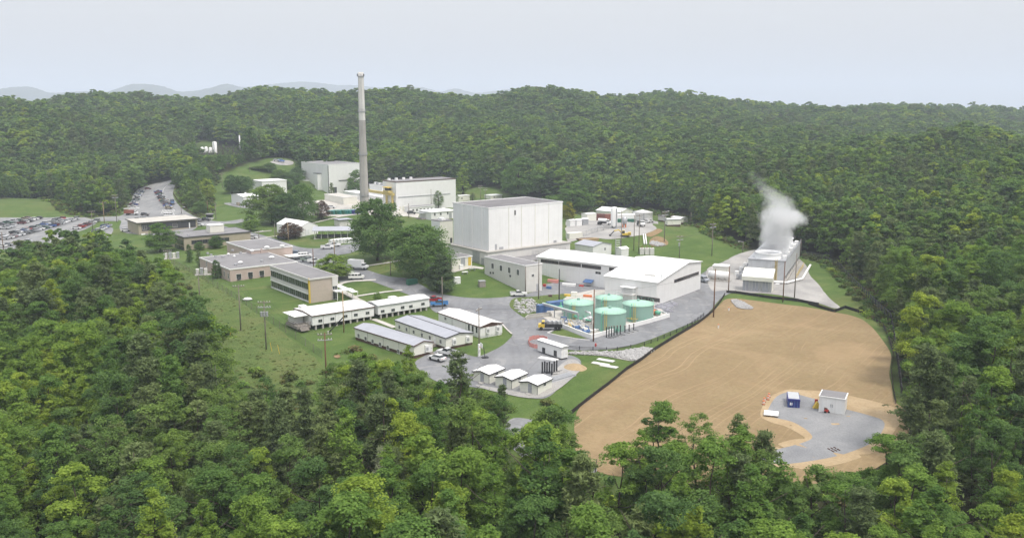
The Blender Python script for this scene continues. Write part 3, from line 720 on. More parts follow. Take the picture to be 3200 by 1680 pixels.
def jitter_grid(x0, x1, y0, y1, s):
    xs, ys = np.meshgrid(np.arange(x0, x1, s), np.arange(y0, y1, s))
    return (xs + np.random.uniform(-.42, .42, xs.shape)*s).ravel(), (ys + np.random.uniform(-.42, .42, xs.shape)*s).ravel()
def open_ground(x, y):
    o = inside(x, y, SITE) & ~inside(x, y, TREEISLE)
    for c in CLEARINGS: o |= inside(x, y, c)
    return o
cand = []
for (y0, y1, s, hlo, hhi) in [(54, 345, 5.9, 12.5, 21), (345, 620, 5.7, 14, 21), (620, 1000, 6.2, 16, 23), (1000, 1500, 7.4, 17, 25), (1500, 2400, 14, 20, 27)]:
    w = y1 * .72 + 60
    x, y = jitter_grid(-w, w, y0, y1, s)
    h = np.random.triangular(hlo*.82, (hlo+hhi)/2, hhi*1.12, x.size) * (1 + .14*np.sin(x*.045 + 1.3)*np.cos(y*.05))
    z = Hs(x, y); px, py, zc = projv(x, y, z + h*.97); bx, by, _ = projv(x, y, z)
    op = open_ground(x, y)
    fore = (y < 345) & (bx < 2860) & ~(~inside(x, y, SITE) & (bx > 2330) & (by < 1340))
    ok = np.where(fore, py > lim(px) + np.random.uniform(-18, 22, x.size), ~op & ((dist_line(x, y, SITE + [SITE[0]]) > 3.2) | (y > 620)))
    isl = inside(x, y, TREEISLE)
    # lower growth in front of the far hillside plant and the far grass patch
    for pa, pb, row, zmax in ((600, 768, 482, max(g('B', 582, 258)[1], g('B', 846, 230)[1]) - 4),):
        m_ = (px > pa) & (px < pb) & (zc > 480) & (zc < zmax) & (py < row)
        hm = ((row - by) / np.minimum(-1e-3, (py - by))) * h * .97
        h = np.where(m_, np.clip(hm, 4.5, h), h)
    ok &= ~(fore & (y > 300) & ~inside(x, y, SITE) & (py < lim(px)))
    h = np.where(isl, h*.72, h)
    ok &= (px > -420) & (px < 3620) & (py < 2100) & (zc > 40)
    # keep the stretch of road that shows between the front trees open
    rd = gpoly('P', [(1190,590),(1330,600),(1400,650),(1330,700),(1200,690)])
    ok &= ~inside(x, y, rd)
    cl = np.sin(x*.06 + 2*np.sin(y*.03)) + np.sin(y*.08 + 1.7) + np.random.normal(0, 1.1, x.size) + np.where(y < 345, .35, 0)
    for a in zip(x[ok], y[ok], z[ok], h[ok], zc[ok], px[ok], py[ok], cl[ok]): cand.append(a)
cand = np.array(cand)
order = np.argsort(cand[:, 4])
# hand-placed trees: crop, pixel of the tree top, height, kind
seen = (cand[:, 5] > -30) & (cand[:, 5] < 3230) & (cand[:, 6] < 1690)
single = [i for i in order if seen[i]][:255]
single_set = set(single)
def ZONE(px, py, x, y):
    e = py - lim(px)
    if px >= 2480: return 'beside the dirt field fence' if py > 900 and px < 2950 else 'on the slope beyond the field fence' if py < 1150 else 'in the bottom corner past the gravel pad'
    dep = 'at the edge of the wood' if e < 90 else 'inside the wood' if py < 1430 else 'low in the wood'
    side = 'below the dirt field' if px > 1780 else 'below the cream huts' if px > 1380 else 'below the nearest trailer' if px > 1000 else 'below the meadow poles' if px > 620 else 'beside the meadow corridor' if py < 1180 else 'far from the trailers'
    return dep + ' ' + side
def tree(name, label, crown, trunk, x, y, h, rz, group=None, wide=1.0, z=None):
    t = thing(name, label, 'tree', (x, y, Hz(x, y) if z is None else z), rz, group)
    s = h/15.0; t.scale = (s*wide, s*wide, s)
    obj('trunk', trunk, t); obj('crown', crown, t)
    return t
for i in single:
    x, y, z, h, zc, px, py, cl = cand[i]
    pool = [6, 7, 8] if cl > 1.45 else [2, 4] if cl > .6 else [0, 1, 3, 5]
    c, tr, nm = PROTO[random.choice(pool)]
    tone, cat = {'bright': ('bright leafy', 'broadleaf_tree'), 'dark': ('deep green', 'broadleaf_tree'), 'pine': ('dusky olive pine', 'pine_tree')}[nm]
    wd = random.uniform(.9, 1.35); zn = ZONE(px, py, x, y)
    shp = ('tall ' if h > 17 else 'short ' if h < 13.5 else '') + ('broad ' if wd > 1.2 else 'slim ' if wd < 1.05 else '')
    tree(cat, shp + tone + ' tree ' + zn, c, tr, x, y, h, random.uniform(0, 6.28), 'trees ' + zn, wd, z)

def scatter(name, label, meshes, pts, kindname):
    """one mass of far plants: instances on a point mesh"""
    col = bpy.data.collections.new(name + '_kinds')
    for k, me in enumerate(meshes):
        o = bpy.data.objects.new('%s_kind_%02d' % (name, k), me); col.objects.link(o)
    me = bpy.data.meshes.new(name); P = np.array(pts)
    me.vertices.add(len(P)); me.vertices.foreach_set('co', P[:, :3].ravel().astype(np.float32)); me.update()
    for nm, tp, col_i in (('size', 'FLOAT', 3), ('turn', 'FLOAT', 4), ('pick', 'INT', 5), ('wide', 'FLOAT', 6)):
        a = me.attributes.new(nm, tp, 'POINT'); a.data.foreach_set('value', P[:, col_i].astype(np.int32 if tp == 'INT' else np.float32))
    ng = bpy.data.node_groups.new(name, 'GeometryNodeTree')
    ng.interface.new_socket('Geometry', in_out='INPUT', socket_type='NodeSocketGeometry'); ng.interface.new_socket('Geometry', in_out='OUTPUT', socket_type='NodeSocketGeometry')
    gi = ng.nodes.new('NodeGroupInput'); go = ng.nodes.new('NodeGroupOutput'); ip = ng.nodes.new('GeometryNodeInstanceOnPoints')
    ci = ng.nodes.new('GeometryNodeCollectionInfo'); ci.inputs['Collection'].default_value = col; ci.inputs['Separate Children'].default_value = True; ci.inputs['Reset Children'].default_value = True
    def na(nm, dt):
        n = ng.nodes.new('GeometryNodeInputNamedAttribute'); n.data_type = dt; n.inputs['Name'].default_value = nm; return n.outputs['Attribute']
    ip.inputs['Pick Instance'].default_value = True
    ng.links.new(gi.outputs[0], ip.inputs['Points']); ng.links.new(ci.outputs[0], ip.inputs['Instance']); ng.links.new(na('pick', 'INT'), ip.inputs['Instance Index'])
    cr = ng.nodes.new('ShaderNodeCombineXYZ'); ng.links.new(na('turn', 'FLOAT'), cr.inputs[2]); ng.links.new(cr.outputs[0], ip.inputs['Rotation'])
    cs = ng.nodes.new('ShaderNodeCombineXYZ'); w = na('wide', 'FLOAT')
    ng.links.new(w, cs.inputs[0]); ng.links.new(w, cs.inputs[1]); ng.links.new(na('size', 'FLOAT'), cs.inputs[2]); ng.links.new(cs.outputs[0], ip.inputs['Scale'])
    ng.links.new(ip.outputs[0], go.inputs[0])
    o = tag(obj(name, me), label, kindname, None, 'stuff')
    md = o.modifiers.new('scatter', 'NODES'); md.node_group = ng
    return o
pts = []
for i in order:
    if i in single_set: continue
    x, y, z, h, zc, px, py, cl = cand[i]
    s = h/15.0; wd = s*random.uniform(.85, 1.4)
    if zc < 300: k = random.choice([6, 7, 8]) if cl > 1.45 else random.choice([2, 4]) if cl > .6 else random.choice([0, 1, 3, 5])
    elif zc < 620: k = 9 + (random.choice([4, 5]) if cl > 1.2 else random.choice([1, 2]) if cl > -.3 else random.choice([0, 3]))
    else: k = 15 + (3 if cl > 1.9 else random.choice([1, 2]) if cl > -.6 else 0)
    if zc > 620: wd *= 1.08
    if zc > 1000: wd *= 1.12
    pts.append((x, y, z - .3, s, random.uniform(0, 6.28), k, wd))
scatter('forest', 'unbroken green wood covering the hills around the plant', [p[0] for p in PROTO] + MIDS + FARS, pts, 'forest')

# low bushes and weeds along the wood edges
def bush(seed, mat, n=14, per=16, leaf=.13):
    np.random.seed(seed); mb = ([], [])
    for _ in range(n):
        a = np.random.uniform(0, 6.28); r = np.random.uniform(0, .8); c = np.array([math.cos(a)*r, math.sin(a)*r, np.random.uniform(.15, .8)*(1.1-r*.6)])
        d = np.random.normal(size=(per, 3)); d /= np.linalg.norm(d, axis=1, keepdims=True)
        leaf_faces(c + d*.3, d + np.array([0, 0, .6]) + np.random.normal(0, .4, (per, 3)), leaf*np.random.uniform(.7, 1.3, per), np.clip(np.random.uniform(.2, .8) + np.random.normal(0, .1, per), 0, 1), mb)
    return leaf_mesh('foliage', mb, mat)
BUSH = [bush(70, 'broadleaf_dark'), bush(71, 'broadleaf'), bush(72, 'weed'), bush(73, 'weed', 9, 10)]
np.random.seed(5); random.seed(5)
x, y = jitter_grid(-330, 330, 70, 640, 2.3)
z = Hs(x, y); px, py, zc = projv(x, y, z)
sitec = SITE + [SITE[0]]
dl = dist_line(x, y, sitec)
op = open_ground(x, y)
near_lim = (py < lim(px) + 150) & (py > lim(px) + 4) & (y < 345) & (px < 2300)
paved = np.zeros(x.shape, bool)
keep = (((dl < 5) & (px > -50) & (px < 3250)) | (near_lim & (np.random.rand(x.size) < .35)) | (inside(x, y, TREEISLE) & (np.random.rand(x.size) < .5))) 
for nm in ('dirt_field', 'car_park', 'approach_road', 'plant_yard', 'woodland_road', 'gravel_pad', 'storage_yard', 'tower_apron', 'stack_yard', 'shed_gravel', 'branch_road', 'road', 'lower_lot'):
    me = bpy.data.objects[nm].data; co = np.array([v.co[:2] for v in me.vertices])
    hit = (x > co[:, 0].min()-2) & (x < co[:, 0].max()+2) & (y > co[:, 1].min()-2) & (y < co[:, 1].max()+2)
    for i in np.where(hit & keep)[0]:
        if np.min((co[:, 0]-x[i])**2 + (co[:, 1]-y[i])**2) < 9: keep[i] = False
bp = [(x[i], y[i], z[i] - .05, s, random.uniform(0, 6.28), random.choice([0, 1, 2, 2, 3]), s*random.uniform(1, 1.5)) for i in np.where(keep)[0] for s in [random.uniform(.5, 1.9)]]
mead = gpoly('d', [(410,655),(440,658),(520,705),(600,760),(680,820),(750,872),(825,935),(850,985),(700,985),(560,955),(520,900),(560,860),(530,800),(480,720)])
x, y = jitter_grid(-180, 0, 170, 380, 1.25); ins = inside(x, y, mead) & (np.random.rand(x.size) < .55 + .4*np.sin(x*.13)*np.sin(y*.11))
bp += [(x[i], y[i], Hz(x[i], y[i]), s, random.uniform(0, 6.28), random.choice([2, 3, 3]), s*random.uniform(1.2, 2.0)) for i in np.where(ins)[0] for s in [random.uniform(.16, .48)]]
scatter('undergrowth', 'low bushes and tall weeds along the edges of the wood', BUSH, bp, 'undergrowth')

# ------------------------------------------------------------------ buildings
GRID = R(37.7)                      # heading of the plant's building grid
def X(c, x): return q(c, x, 0)[0]
def Y(c, y): return q(c, 0, y)[1]
class Bld:
    def __init__(s, name, label, cat, F, rz, a, b, h, group=None):
        s.F = Vector(F); s.rz = rz; s.a = a; s.b = b; s.h = h
        s.ax = Vector((math.cos(rz), math.sin(rz), 0)); s.ay = Vector((-math.sin(rz), math.cos(rz), 0))
        s.root = thing(name, label, cat, F, rz, group)
    def w(s, x, y, z=0): return s.F + s.ax*x + s.ay*y + Vector((0, 0, z))
    def loc(s, p): d = Vector(p) - s.F; return (d.dot(s.ax), d.dot(s.ay), d.z)
    def on(s, face, c, x, y, off=0.0):
        px, py = q(c, x, y); d = Vector(ray(px, py)); o = s.loc((0, 0, CAM_H)); l = (d.dot(s.ax), d.dot(s.ay), d.z)
        if face == 'R': t = (off-o[1])/l[1]; return (o[0]+t*l[0], o[2]+t*l[2])
        if face == 'L': t = (off-o[0])/l[0]; return (o[1]+t*l[1], o[2]+t*l[2])
        t = (off-o[2])/l[2]; return (o[0]+t*l[0], o[1]+t*l[1])
    def part(s, name, mb, mats, parent=None, loc=(0,0,0), rz=0, smooth=False): return mb.build(name, mats, parent or s.root, loc, rz, smooth)
    def walls(s, mat, x0=0, x1=None, y0=0, y1=None, z0=-2.0, z1=None, name='wall'):
        return s.part(name, MB().box(x0, s.a if x1 is None else x1, y0, s.b if y1 is None else y1, z0, s.h if z1 is None else z1, skip='b'), mat)
    def flat(s, mat, trim, ov=.25, th=.35, x0=0, x1=None, y0=0, y1=None, z=None, lip=.0):
        x1 = s.a if x1 is None else x1; y1 = s.b if y1 is None else y1; z = s.h if z is None else z
        r = s.part('roof', MB().box(x0-ov+.25, x1+ov-.25, y0-ov+.25, y1+ov-.25, z+.01, z+th-lip), mat)
        m = MB()
        for bx in ((x0-ov, x1+ov, y0-ov, y0-ov+.25), (x0-ov, x1+ov, y1+ov-.25, y1+ov), (x0-ov, x0-ov+.25, y0-ov+.25, y1+ov-.25), (x1+ov-.25, x1+ov, y0-ov+.25, y1+ov-.25)): m.box(*bx, z+.01, z+th+.02)
        s.part('roof_edge', m, trim, r)
        return r
    def gable(s, axis, wall, roof, rise, ov=.3, trim=None, z0=-2.0, at=.5, th=.14):
        a, b, h = s.a, s.b, s.h
        if axis == 'x':
            s.part('wall', MB().prism([(0,z0),(b,z0),(b,h),(b*at,h+rise),(0,h)], 'x', 0, a), wall)
            k = rise/(b*at); k2 = rise/(b*(1-at))
            m = MB().prism([(-ov,h-k*ov+.02),(b*at,h+rise+.02),(b+ov,h-k2*ov+.02),(b+ov,h-k2*ov+th),(b*at,h+rise+th),(-ov,h-k*ov+th)], 'x', -ov, a+ov)
        else:
            s.part('wall', MB().prism([(0,z0),(a,z0),(a,h),(a*at,h+rise),(0,h)], 'y', 0, b), wall)
            k = rise/(a*at); k2 = rise/(a*(1-at))
            m = MB().prism([(-ov,h-k*ov+.02),(a*at,h+rise+.02),(a+ov,h-k2*ov+.02),(a+ov,h-k2*ov+th),(a*at,h+rise+th),(-ov,h-k*ov+th)], 'y', -ov, b+ov)
        r = s.part('roof', m, roof)
        if trim:
            t = MB()
            if axis == 'x':
                t.box(-ov-.02, a+ov+.02, -ov-.10, -ov, h-k*ov-.14, h-k*ov+th)
                for xx in (-ov-.1, a+ov): t.prism([(-ov,h-k*ov-.14),(b*at,h+rise-.14),(b+ov,h-k2*ov-.14),(b+ov,h-k2*ov+th+.01),(b*at,h+rise+th+.01),(-ov,h-k*ov+th+.01)], 'x', xx, xx+.1)
            else:
                t.box(-ov-.10, -ov, -ov-.02, b+ov+.02, h-k*ov-.14, h-k*ov+th)
                for yy in (-ov-.1, b+ov): t.prism([(-ov,h-k*ov-.14),(a*at,h+rise-.14),(a+ov,h-k2*ov-.14),(a+ov,h-k2*ov+th+.01),(a*at,h+rise+th+.01),(-ov,h-k*ov+th+.01)], 'y', yy, yy+.1)
            s.part('fascia', t, trim, r)
        return r
    def win(s, face, u, z, w, h, off=0.0, frame='white_paint', name='window', pane='window_glass', bars=1):
        """one window: frame part with its pane below it; u along the face, z the centre height"""
        def mk():
            m = MB(); t = .08
            m.box(-w/2, w/2, -.07, .02, h/2-t, h/2); m.box(-w/2, w/2, -.10, .02, -h/2, -h/2+t)
            m.box(-w/2, -w/2+t, -.07, .02, -h/2+t, h/2-t); m.box(w/2-t, w/2, -.07, .02, -h/2+t, h/2-t)
            for i in range(bars): x = -w/2 + w*(i+1)/(bars+1); m.box(x-.03, x+.03, -.05, .02, -h/2+t, h/2-t)
            return m.mesh(name, frame)
        me = cached(('w', round(w,2), round(h,2), frame, bars), mk)
        pm = cached(('p', round(w,2), round(h,2), pane), lambda: MB().box(-w/2+.05, w/2-.05, -.03, .03, -h/2+.05, h/2-.05).mesh('pane', pane))
        loc, rz = ((u, off, z), 0) if face == 'R' else ((off, u, z), -math.pi/2)
        o = obj(name, me, s.root, loc, rz); obj('pane', pm, o); return o
    def winat(s, face, c, x, y, w, h, off=0.0, **k): u, z = s.on(face, c, x, y, off); return s.win(face, u, z, w, h, off, **k)
    def door(s, face, u, w, h, z0=0.0, mat='white_paint', off=0.0, name='door'):
        loc, rz = ((u, off, z0), 0) if face == 'R' else ((off, u, z0), -math.pi/2)
        o = obj(name, cached(('d', round(w,2), round(h,2), mat), lambda: MB().box(-w/2, w/2, -.06, .02, 0, h).mesh(name, mat)), s.root, loc, rz)
        obj('handle', cached('dh', lambda: MB().box(-.08, .08, -.14, -.06, 0, .08).mesh('handle', 'black_metal')), o, (w*.36, 0, h*.5)); return o
    def doorat(s, face, c, x, y, w, h, off=0.0, **k): u, z = s.on(face, c, x, y, off); return s.door(face, u, w, h, z, off=off, **k)
    def box(s, name, x0, x1, y0, y1, z0, z1, mat, parent=None): return s.part(name, MB().box(x0, x1, y0, y1, z0, z1), mat, parent)
def bldpx(name, label, cat, front, right, left, top, rz=GRID, group=None, level='top', zoff=0.0, leftfoot=None):
    """box building from readings: ground pixel of the nearest corner, columns of the far corners, row of the top at that corner"""
    F = G(*q(*front)); F.z += zoff; h = hgt_to(F, q(*top)[1] if isinstance(top, tuple) else top)
    if leftfoot:
        lx, ly = at_z(*q(*leftfoot), F.z); rz = math.atan2(ly - F.y, lx - F.x) - math.pi/2
    P = F + Vector((0, 0, h if level == 'top' else 0))
    a = len_to(P, rz, q(*right)[0]); b = len_to(P, rz + math.pi/2, q(*left)[0])
    return Bld(name, label, cat, F, rz, a, b, h, group)
def aircon(b, face, u, z, off=0.0, w=1.0, h=1.7):
    loc, rz = ((u, off, z), 0) if face == 'R' else ((off, u, z), -math.pi/2)
    o = obj('air_conditioner', cached(('ac', w, h), lambda: MB().box(-w/2, w/2, -.55, -.01, -h/2, h/2).mesh('air_conditioner', 'white_paint')), b.root, loc, rz)
    obj('grille', cached(('acg', w, h), lambda: MB().box(-w*.38, w*.38, -.575, -.555, -h*.32, h*.2).mesh('grille', 'galvanised')), o); return o

# --- reactor hall on its plinth
b = bldpx('reactor_building', 'tall white windowless hall with dark flat roof on a stepped white plinth', 'building', ('s',1524,834), ('D',2035,745), ('D',420,770), ('D',888,888), level='top')
b.h = hgt_to(b.F, Y('D', 888)); hp = b.h
b.walls('concrete_pale', z0=-4, name='plinth'); b.part('ledge', MB().box(-.35, b.a+.35, -.35, b.b+.35, hp+.01, hp+.35), 'concrete')
i0 = 2.0; U = b.w(i0, i0, hp); hu = hgt_to(U, Y('D', 305)); UT = U + Vector((0, 0, hu))
ua = len_to(UT, GRID, X('D', 1937)); ub = len_to(UT, GRID + math.pi/2, X('D', 487)); zt = hp + hu
b.part('hall_core', MB().box(i0+.2, i0+ua-.2, i0+.2, i0+ub-.2, hp+.35, zt-.1), 'white_panel')
nR = [0] + [b.on('R', 'D', x, 400, i0)[0]-i0 for x in (1225, 1392, 1572, 1752)] + [ua]
nL = [0] + [b.on('L', 'D', x, 400, i0)[0]-i0 for x in (868, 740, 612)] + [ub]
for k in range(len(nR)-1): b.part('wall_panel', MB().box(i0+nR[k]+.12, i0+nR[k+1]-.12, i0, i0+.3, hp+.36, zt), 'white_panel')
for k in range(len(nL)-1): b.part('wall_panel', MB().box(i0, i0+.3, i0+nL[k]+(.31 if k == 0 else .12), i0+nL[k+1]-.12, hp+.36, zt), 'white_panel_shade')
for k in nR[1:-1]: b.part('downpipe', MB().box(i0+k-.12, i0+k+.12, i0-.12, i0+.28, hp+.36, zt-.4), 'cream_wall')
for k in nL[1:-1]: b.part('pilaster', MB().box(i0-.25, i0+.28, i0+k-.35, i0+k+.35, hp+.36, zt-.2), 'white_panel')
b.part('pilaster', MB().box(i0-.06, i0+.45, i0-.06, i0+.0, hp+.36, zt), 'white_panel')
b.flat('tar_roof', 'white_panel', ov=.12, th=.4, x0=i0, x1=i0+ua, y0=i0, y1=i0+ub, z=zt+.01, lip=.3)
for x, y, w, h in [(1125,828,1.9,1.2),(1835,735,1.4,.9)]:
    u, z = b.on('R', 'D', x, y, i0); b.part('louvre', MB().box(u-w/2, u+w/2, i0-.12, i0+.05, z-h/2, z+h/2), 'galvanised')
u, z = b.on('R', 'D', 1055, 850, i0); b.door('R', u, .9, 2.2, hp+.4, 'galvanised', i0)
u, z = b.on('R', 'D', 1305, 355, i0); b.part('wall_lamp', MB().box(u-.2, u+.2, i0-.35, i0, z-.9, z+.9), 'dark_trim')
u, z = b.on('R', 'D', 1018, 940, 0); b.part('louvre', MB().box(u-1.4, u+1.4, -.12, .05, z-.45, z+.45), 'galvanised')
b.door('L', b.on('L', 'D', 795, 1050, 0)[0], 4.6, 4.9, .05, 'galvanised', 0, 'roller_door'); b.door('L', b.on('L', 'D', 880, 1070, 0)[0], 1.8, 3.0, .05, 'galvanised', 0)
# hand rail around the lower roof edge on the right
m = MB(); p0 = b.on('R', 'D', 1470, 900, 0)[0]; p1 = b.on('R', 'D', 1905, 900, 0)[0]
nn = 22
for k in range(nn+1): xx = p0 + (p1-p0)*k/nn; m.box(xx-.05, xx+.05, -3.05, -2.95, hp-2.9, hp-.7)
for zz in (hp-.75, hp-1.5): m.box(p0, p1, -3.04, -2.96, zz, zz+.07)
b.part('hand_rail', m, 'galvanised'); b.part('lower_roof', MB().box(p0-12, b.a+2, -9.5, -.02, -2.5, hp-3.0), ['concrete_pale']); b.part('lower_roof_deck', MB().box(p0-11.8, b.a+1.8, -9.3, -.04, hp-2.99, hp-2.85), 'grey_roof')
RB = b
# --- stair tower behind its left end
b = bldpx('stair_tower', 'narrow cream stair tower at the shaded end of the white hall', 'building', ('s',1376,775), ('D',486,460), ('D',203,455), ('D',320,475))
b.walls('cream_wall'); b.part('roof', MB().box(-.1, b.a+.1, -.1, b.b+.1, b.h, b.h+.3), 'grey_roof'); b.door('R', b.a*.85, 1.0, 2.6, 1.2, 'dark_trim'); b.part('face_panel', MB().box(-.06, .0, .05, b.b-.05, -1, b.h-.1), 'white_panel_shade')
b.part('roof_hatch', MB().box(b.a*.2, b.a*.5, b.b*.1, b.b*.5, b.h+.31, b.h+1.2), 'white_paint')
# --- low annex on the left of the plinth
b = bldpx('annex', 'low cream annex with grey roof and grey door beside the big spruce', 'building', ('D',472,1128), ('D',738,1000), ('D',430,1000), ('D',472,968))
b.b = 9.0; b.walls('cream_wall'); b.flat('grey_roof', 'white_panel', ov=.2); b.doorat('R', 'D', 620, 1060, 1.9, 3.4, mat='galvanised'); b.doorat('R', 'D', 708, 1050, 1.3, 3.2, mat='yellow_paint')
u, z = b.on('R', 'D', 590, 1060); b.part('wall_box', MB().box(u-.8, u+.8, -.7, -.01, max(z-1, .1), z+.6), 'white_paint')
# --- two-storey annex in front
b = bldpx('annex', 'two-storey grey-white annex with four windows stepping down the mound', 'building', ('s',1641,914), ('s',1694,895), ('D',905,1000), ('s',1641,832))
b.walls('concrete_pale', z0=-3); b.flat('grey_roof', 'white_panel', ov=.15, th=.3)
for x, y in [(1012,1060),(1122,1088),(1232,1115),(1347,1143)]: b.winat('L', 'D', x, y, 1.5, 2.1)
for x, y in [(985,1148),(1020,1150),(1245,1190)]: u, z = b.on('L', 'D', x, y); b.part('vent', MB().box(-.12, .02, u-.4, u+.4, z-.35, z+.35), 'dark_trim')
b.door('R', b.a*.75, 1.2, 2.4, .1, 'galvanised'); b.win('R', b.a*.45, b.h*.62, 1.2, 1.0)
# --- white office with windows behind
b = bldpx('office_trailer', 'long white flat-roofed office behind the shaded side of the tall hall', 'building', ('C',1297,938), ('C',1640,880), ('C',1128,905), ('C',1297,832))
b.walls('white_panel'); b.flat('white_roof', 'white_paint', ov=.4)
for x, y in [(1345,855),(1430,850),(1527,838)]: b.winat('R', 'C', x, y, 1.1, 1.6)
b.door('R', b.a*.78, 1.6, 3.0, .1, 'galvanised'); b.part('porch', MB().box(-.4, -2.6, b.b*.4, b.b*.9, -.5, .5), 'deck_wood'); b.part('porch_roof', MB().box(-2.8, -.42, b.b*.4, b.b*.95, 3.2, 3.4), 'galvanised')

# --- white warehouse, main block and wing
WRZ = R(53.5)
F = g('I', 1606, 692); FT = F + Vector((0, 0, hgt_to(F, Y('I', 437))))
h = FT.z - F.z; a = len_to(FT, WRZ, X('I', 2101)); bb = len_to(FT, WRZ + math.pi/2, X('I', 1036))
b = Bld('warehouse', 'big white metal warehouse with white gable roof and long lower wing', 'building', F, WRZ, a, bb, h); WH = b
kk = len_to(FT, WRZ, X('I', 1950))/a
hR = hgt_to(b.w(a*kk, 0, 0), Y('I', 216)); hB = hgt_to(b.w(a, 0, 0), Y('I', 205)); rise = hR - h
b.part('wall', MB().prism([(0,-2),(a,-2),(a,hB),(a*kk,hR),(0,h)], 'y', 0, bb), 'white_panel')
sl = (hR-h)/(a*kk); b.part('roof', MB().prism([(-.5,h-.5*sl+.02),(a*kk,hR+.02),(a+.4,hB+.02),(a+.4,hB+.2),(a*kk,hR+.22),(-.5,h-.5*sl+.2)], 'y', -.5, bb+.5), 'white_roof')
wl_p = b.loc(g('I', 1030, 500)); wy0 = bb + .02; wx0 = max(2.0, wl_p[0])
wh = hgt_to(b.w(*wl_p), Y('I', 240)); wl = len_to(b.w(wx0, wy0, wh), WRZ + math.pi/2, X('I', 282))
whf = hgt_to(b.w(wx0, wy0+wl, 0), Y('I', 152)); wh = (wh+whf)/2; we = b.w(wx0, wy0+wl, wh); wdp = len_to(we, WRZ, X('I', 440))*2; wr = hgt_to(b.w(wx0+wdp*.5, wy0+wl, 0), Y('I', 72)) - wh; wr = max(1.5, wr)
m = MB().prism([(wx0,-2),(wx0+wdp,-2),(wx0+wdp,wh),(wx0+wdp*.5,wh+wr),(wx0,wh)], 'y', wy0, wy0+wl); b.part('wing_wall', m, 'white_panel')
sw = wr/(wdp*.5); m = MB().prism([(wx0-.5,wh-.5*sw+.02),(wx0+wdp*.5,wh+wr+.02),(wx0+wdp+.5,wh-.5*sw+.02),(wx0+wdp+.5,wh-.5*sw+.2),(wx0+wdp*.5,wh+wr+.22),(wx0-.5,wh-.5*sw+.2)], 'y', wy0+.6, wy0+wl+.5); b.part('wing_roof', m, 'white_roof')
u0, _z = b.on('R', 'I', 1805, 370); u1, _z = b.on('R', 'I', 2078, 265)
n = 8
for k in range(n):
    t = (k+.5)/n; u = u0 + (u1-u0)*t; b.win('R', u, _z*0 + h*.80, (u1-u0)/n, 1.1, frame='brown_trim', bars=0)
for xa, xb, n in ((320,518,5),(524,766,6),(776,990,6),(1080,1140,2)):
    ya = b.on('L', 'I', xa, 190 + (xa-320)*.13, wx0)[0]; yb = b.on('L', 'I', xb, 190 + (xb-320)*.13, wx0)[0]
    for k in range(n): b.win('L', ya + (yb-ya)*(k+.5)/n, wh-1.35, abs(yb-ya)/n, 1.25, wx0, frame='brown_trim', bars=1)
b.winat('L', 'I', 958, 340, 2.4, 1.8, wx0); b.door('L', b.on('L', 'I', 958, 440, wx0)[0], 4.6, 4.6, .1, 'white_panel_shade', wx0, 'roller_door'); b.door('L', b.on('L', 'I', 372, 340, wx0)[0], 4.0, 4.2, .1, 'white_panel_shade', wx0, 'roller_door')
u, z = b.on('L', 'I', 865, 415, wx0); b.part('awning', MB().prism([(wx0-2.0,z-.5),(wx0-.02,z+.3),(wx0-.02,z+.5),(wx0-2.0,z-.3)], 'y', u-1.8, u+1.8), 'blue_paint')
for xx in (1470, 1560): u, z = b.on('L', 'I', xx, 590); b.win('L', u, 1.9, 5.5, 1.3, frame='brown_trim', bars=3)
x, y = b.on('T', 'I', 1550, 330, h+rise*.5); zr = h+sl*x; b.part('roof_vent', MB().box(x-1.3, x+1.3, y-2.0, y+2.0, zr-.3, zr+.55), 'concrete_pale'); b.part('vent_pipe', MB().cyl(x-2.5, y-5, h+.3, h+2.2, .12), 'galvanised')
x, y = b.on('T', 'I', 1310, 268, h+rise*.6); b.part('roof_vent', MB().cyl(x, y, h+rise*.3, h+rise*.6+.8, .35), 'white_paint')
# outside stair with landing
u0 = b.on('L', 'I', 1240, 500)[0]; u1 = b.on('L', 'I', 1385, 510)[0]; lo, hi = min(u0, u1), max(u0, u1)
s_ = MB()
for yy in (lo, hi):
    for xx in (-2.4, -.2): s_.box(xx-.08, xx+.08, yy-.08, yy+.08, -.5, 5.2)
s_.box(-2.5, -.05, lo, hi, 2.9, 3.1); s_.box(-2.6, -.05, lo-.2, hi+.2, 5.2, 5.3)
for zz in (3.6, 4.1): s_.box(-2.5, -2.42, lo, hi, zz, zz+.08)
b.part('stair_landing', s_, 'white_paint')
st = MB()
for k in range(12): st.box(-2.3, -.9, hi+.3+k*.45, hi+.75+k*.45, 2.8-k*.24, 2.9-k*.24)
st.tube([(-2.35, hi, 4.0), (-2.35, hi+5.5, 1.1)], .06); st.tube([(-2.35, hi, 2.9), (-2.35, hi+5.5, 0)], .1)
b.part('stair', st, 'white_paint')
for yy in (wy0+.3, wy0+wl-.2): b.part('downpipe', MB().box(wx0-.14, wx0-.02, yy-.08, yy+.08, 0, wh-.3), 'white_paint')
# --- grey-roofed building behind the warehouse
b = bldpx('workshop', 'low white workshop with pale grey gable roof behind the long wing', 'building', ('E',350,985), ('E',630,900), ('E',80,900), ('E',330,888), rz=GRID+R(4))
b.h = 4.5; b.gable('y', 'white_panel', 'bluegrey_roof', 1.2, ov=.3); b.win('R', b.a*.65, 2.8, 1.0, 1.2)
# --- cylinder-roofed shed between: small white one
b = bldpx('storage_shed', 'small white storage shed squeezed behind the warehouse roof', 'shed', ('E',780,985), ('E',890,940), ('E',700,940), ('E',780,935)); b.h = 3.4; b.gable('x', 'white_panel', 'white_roof', .7, ov=.15)

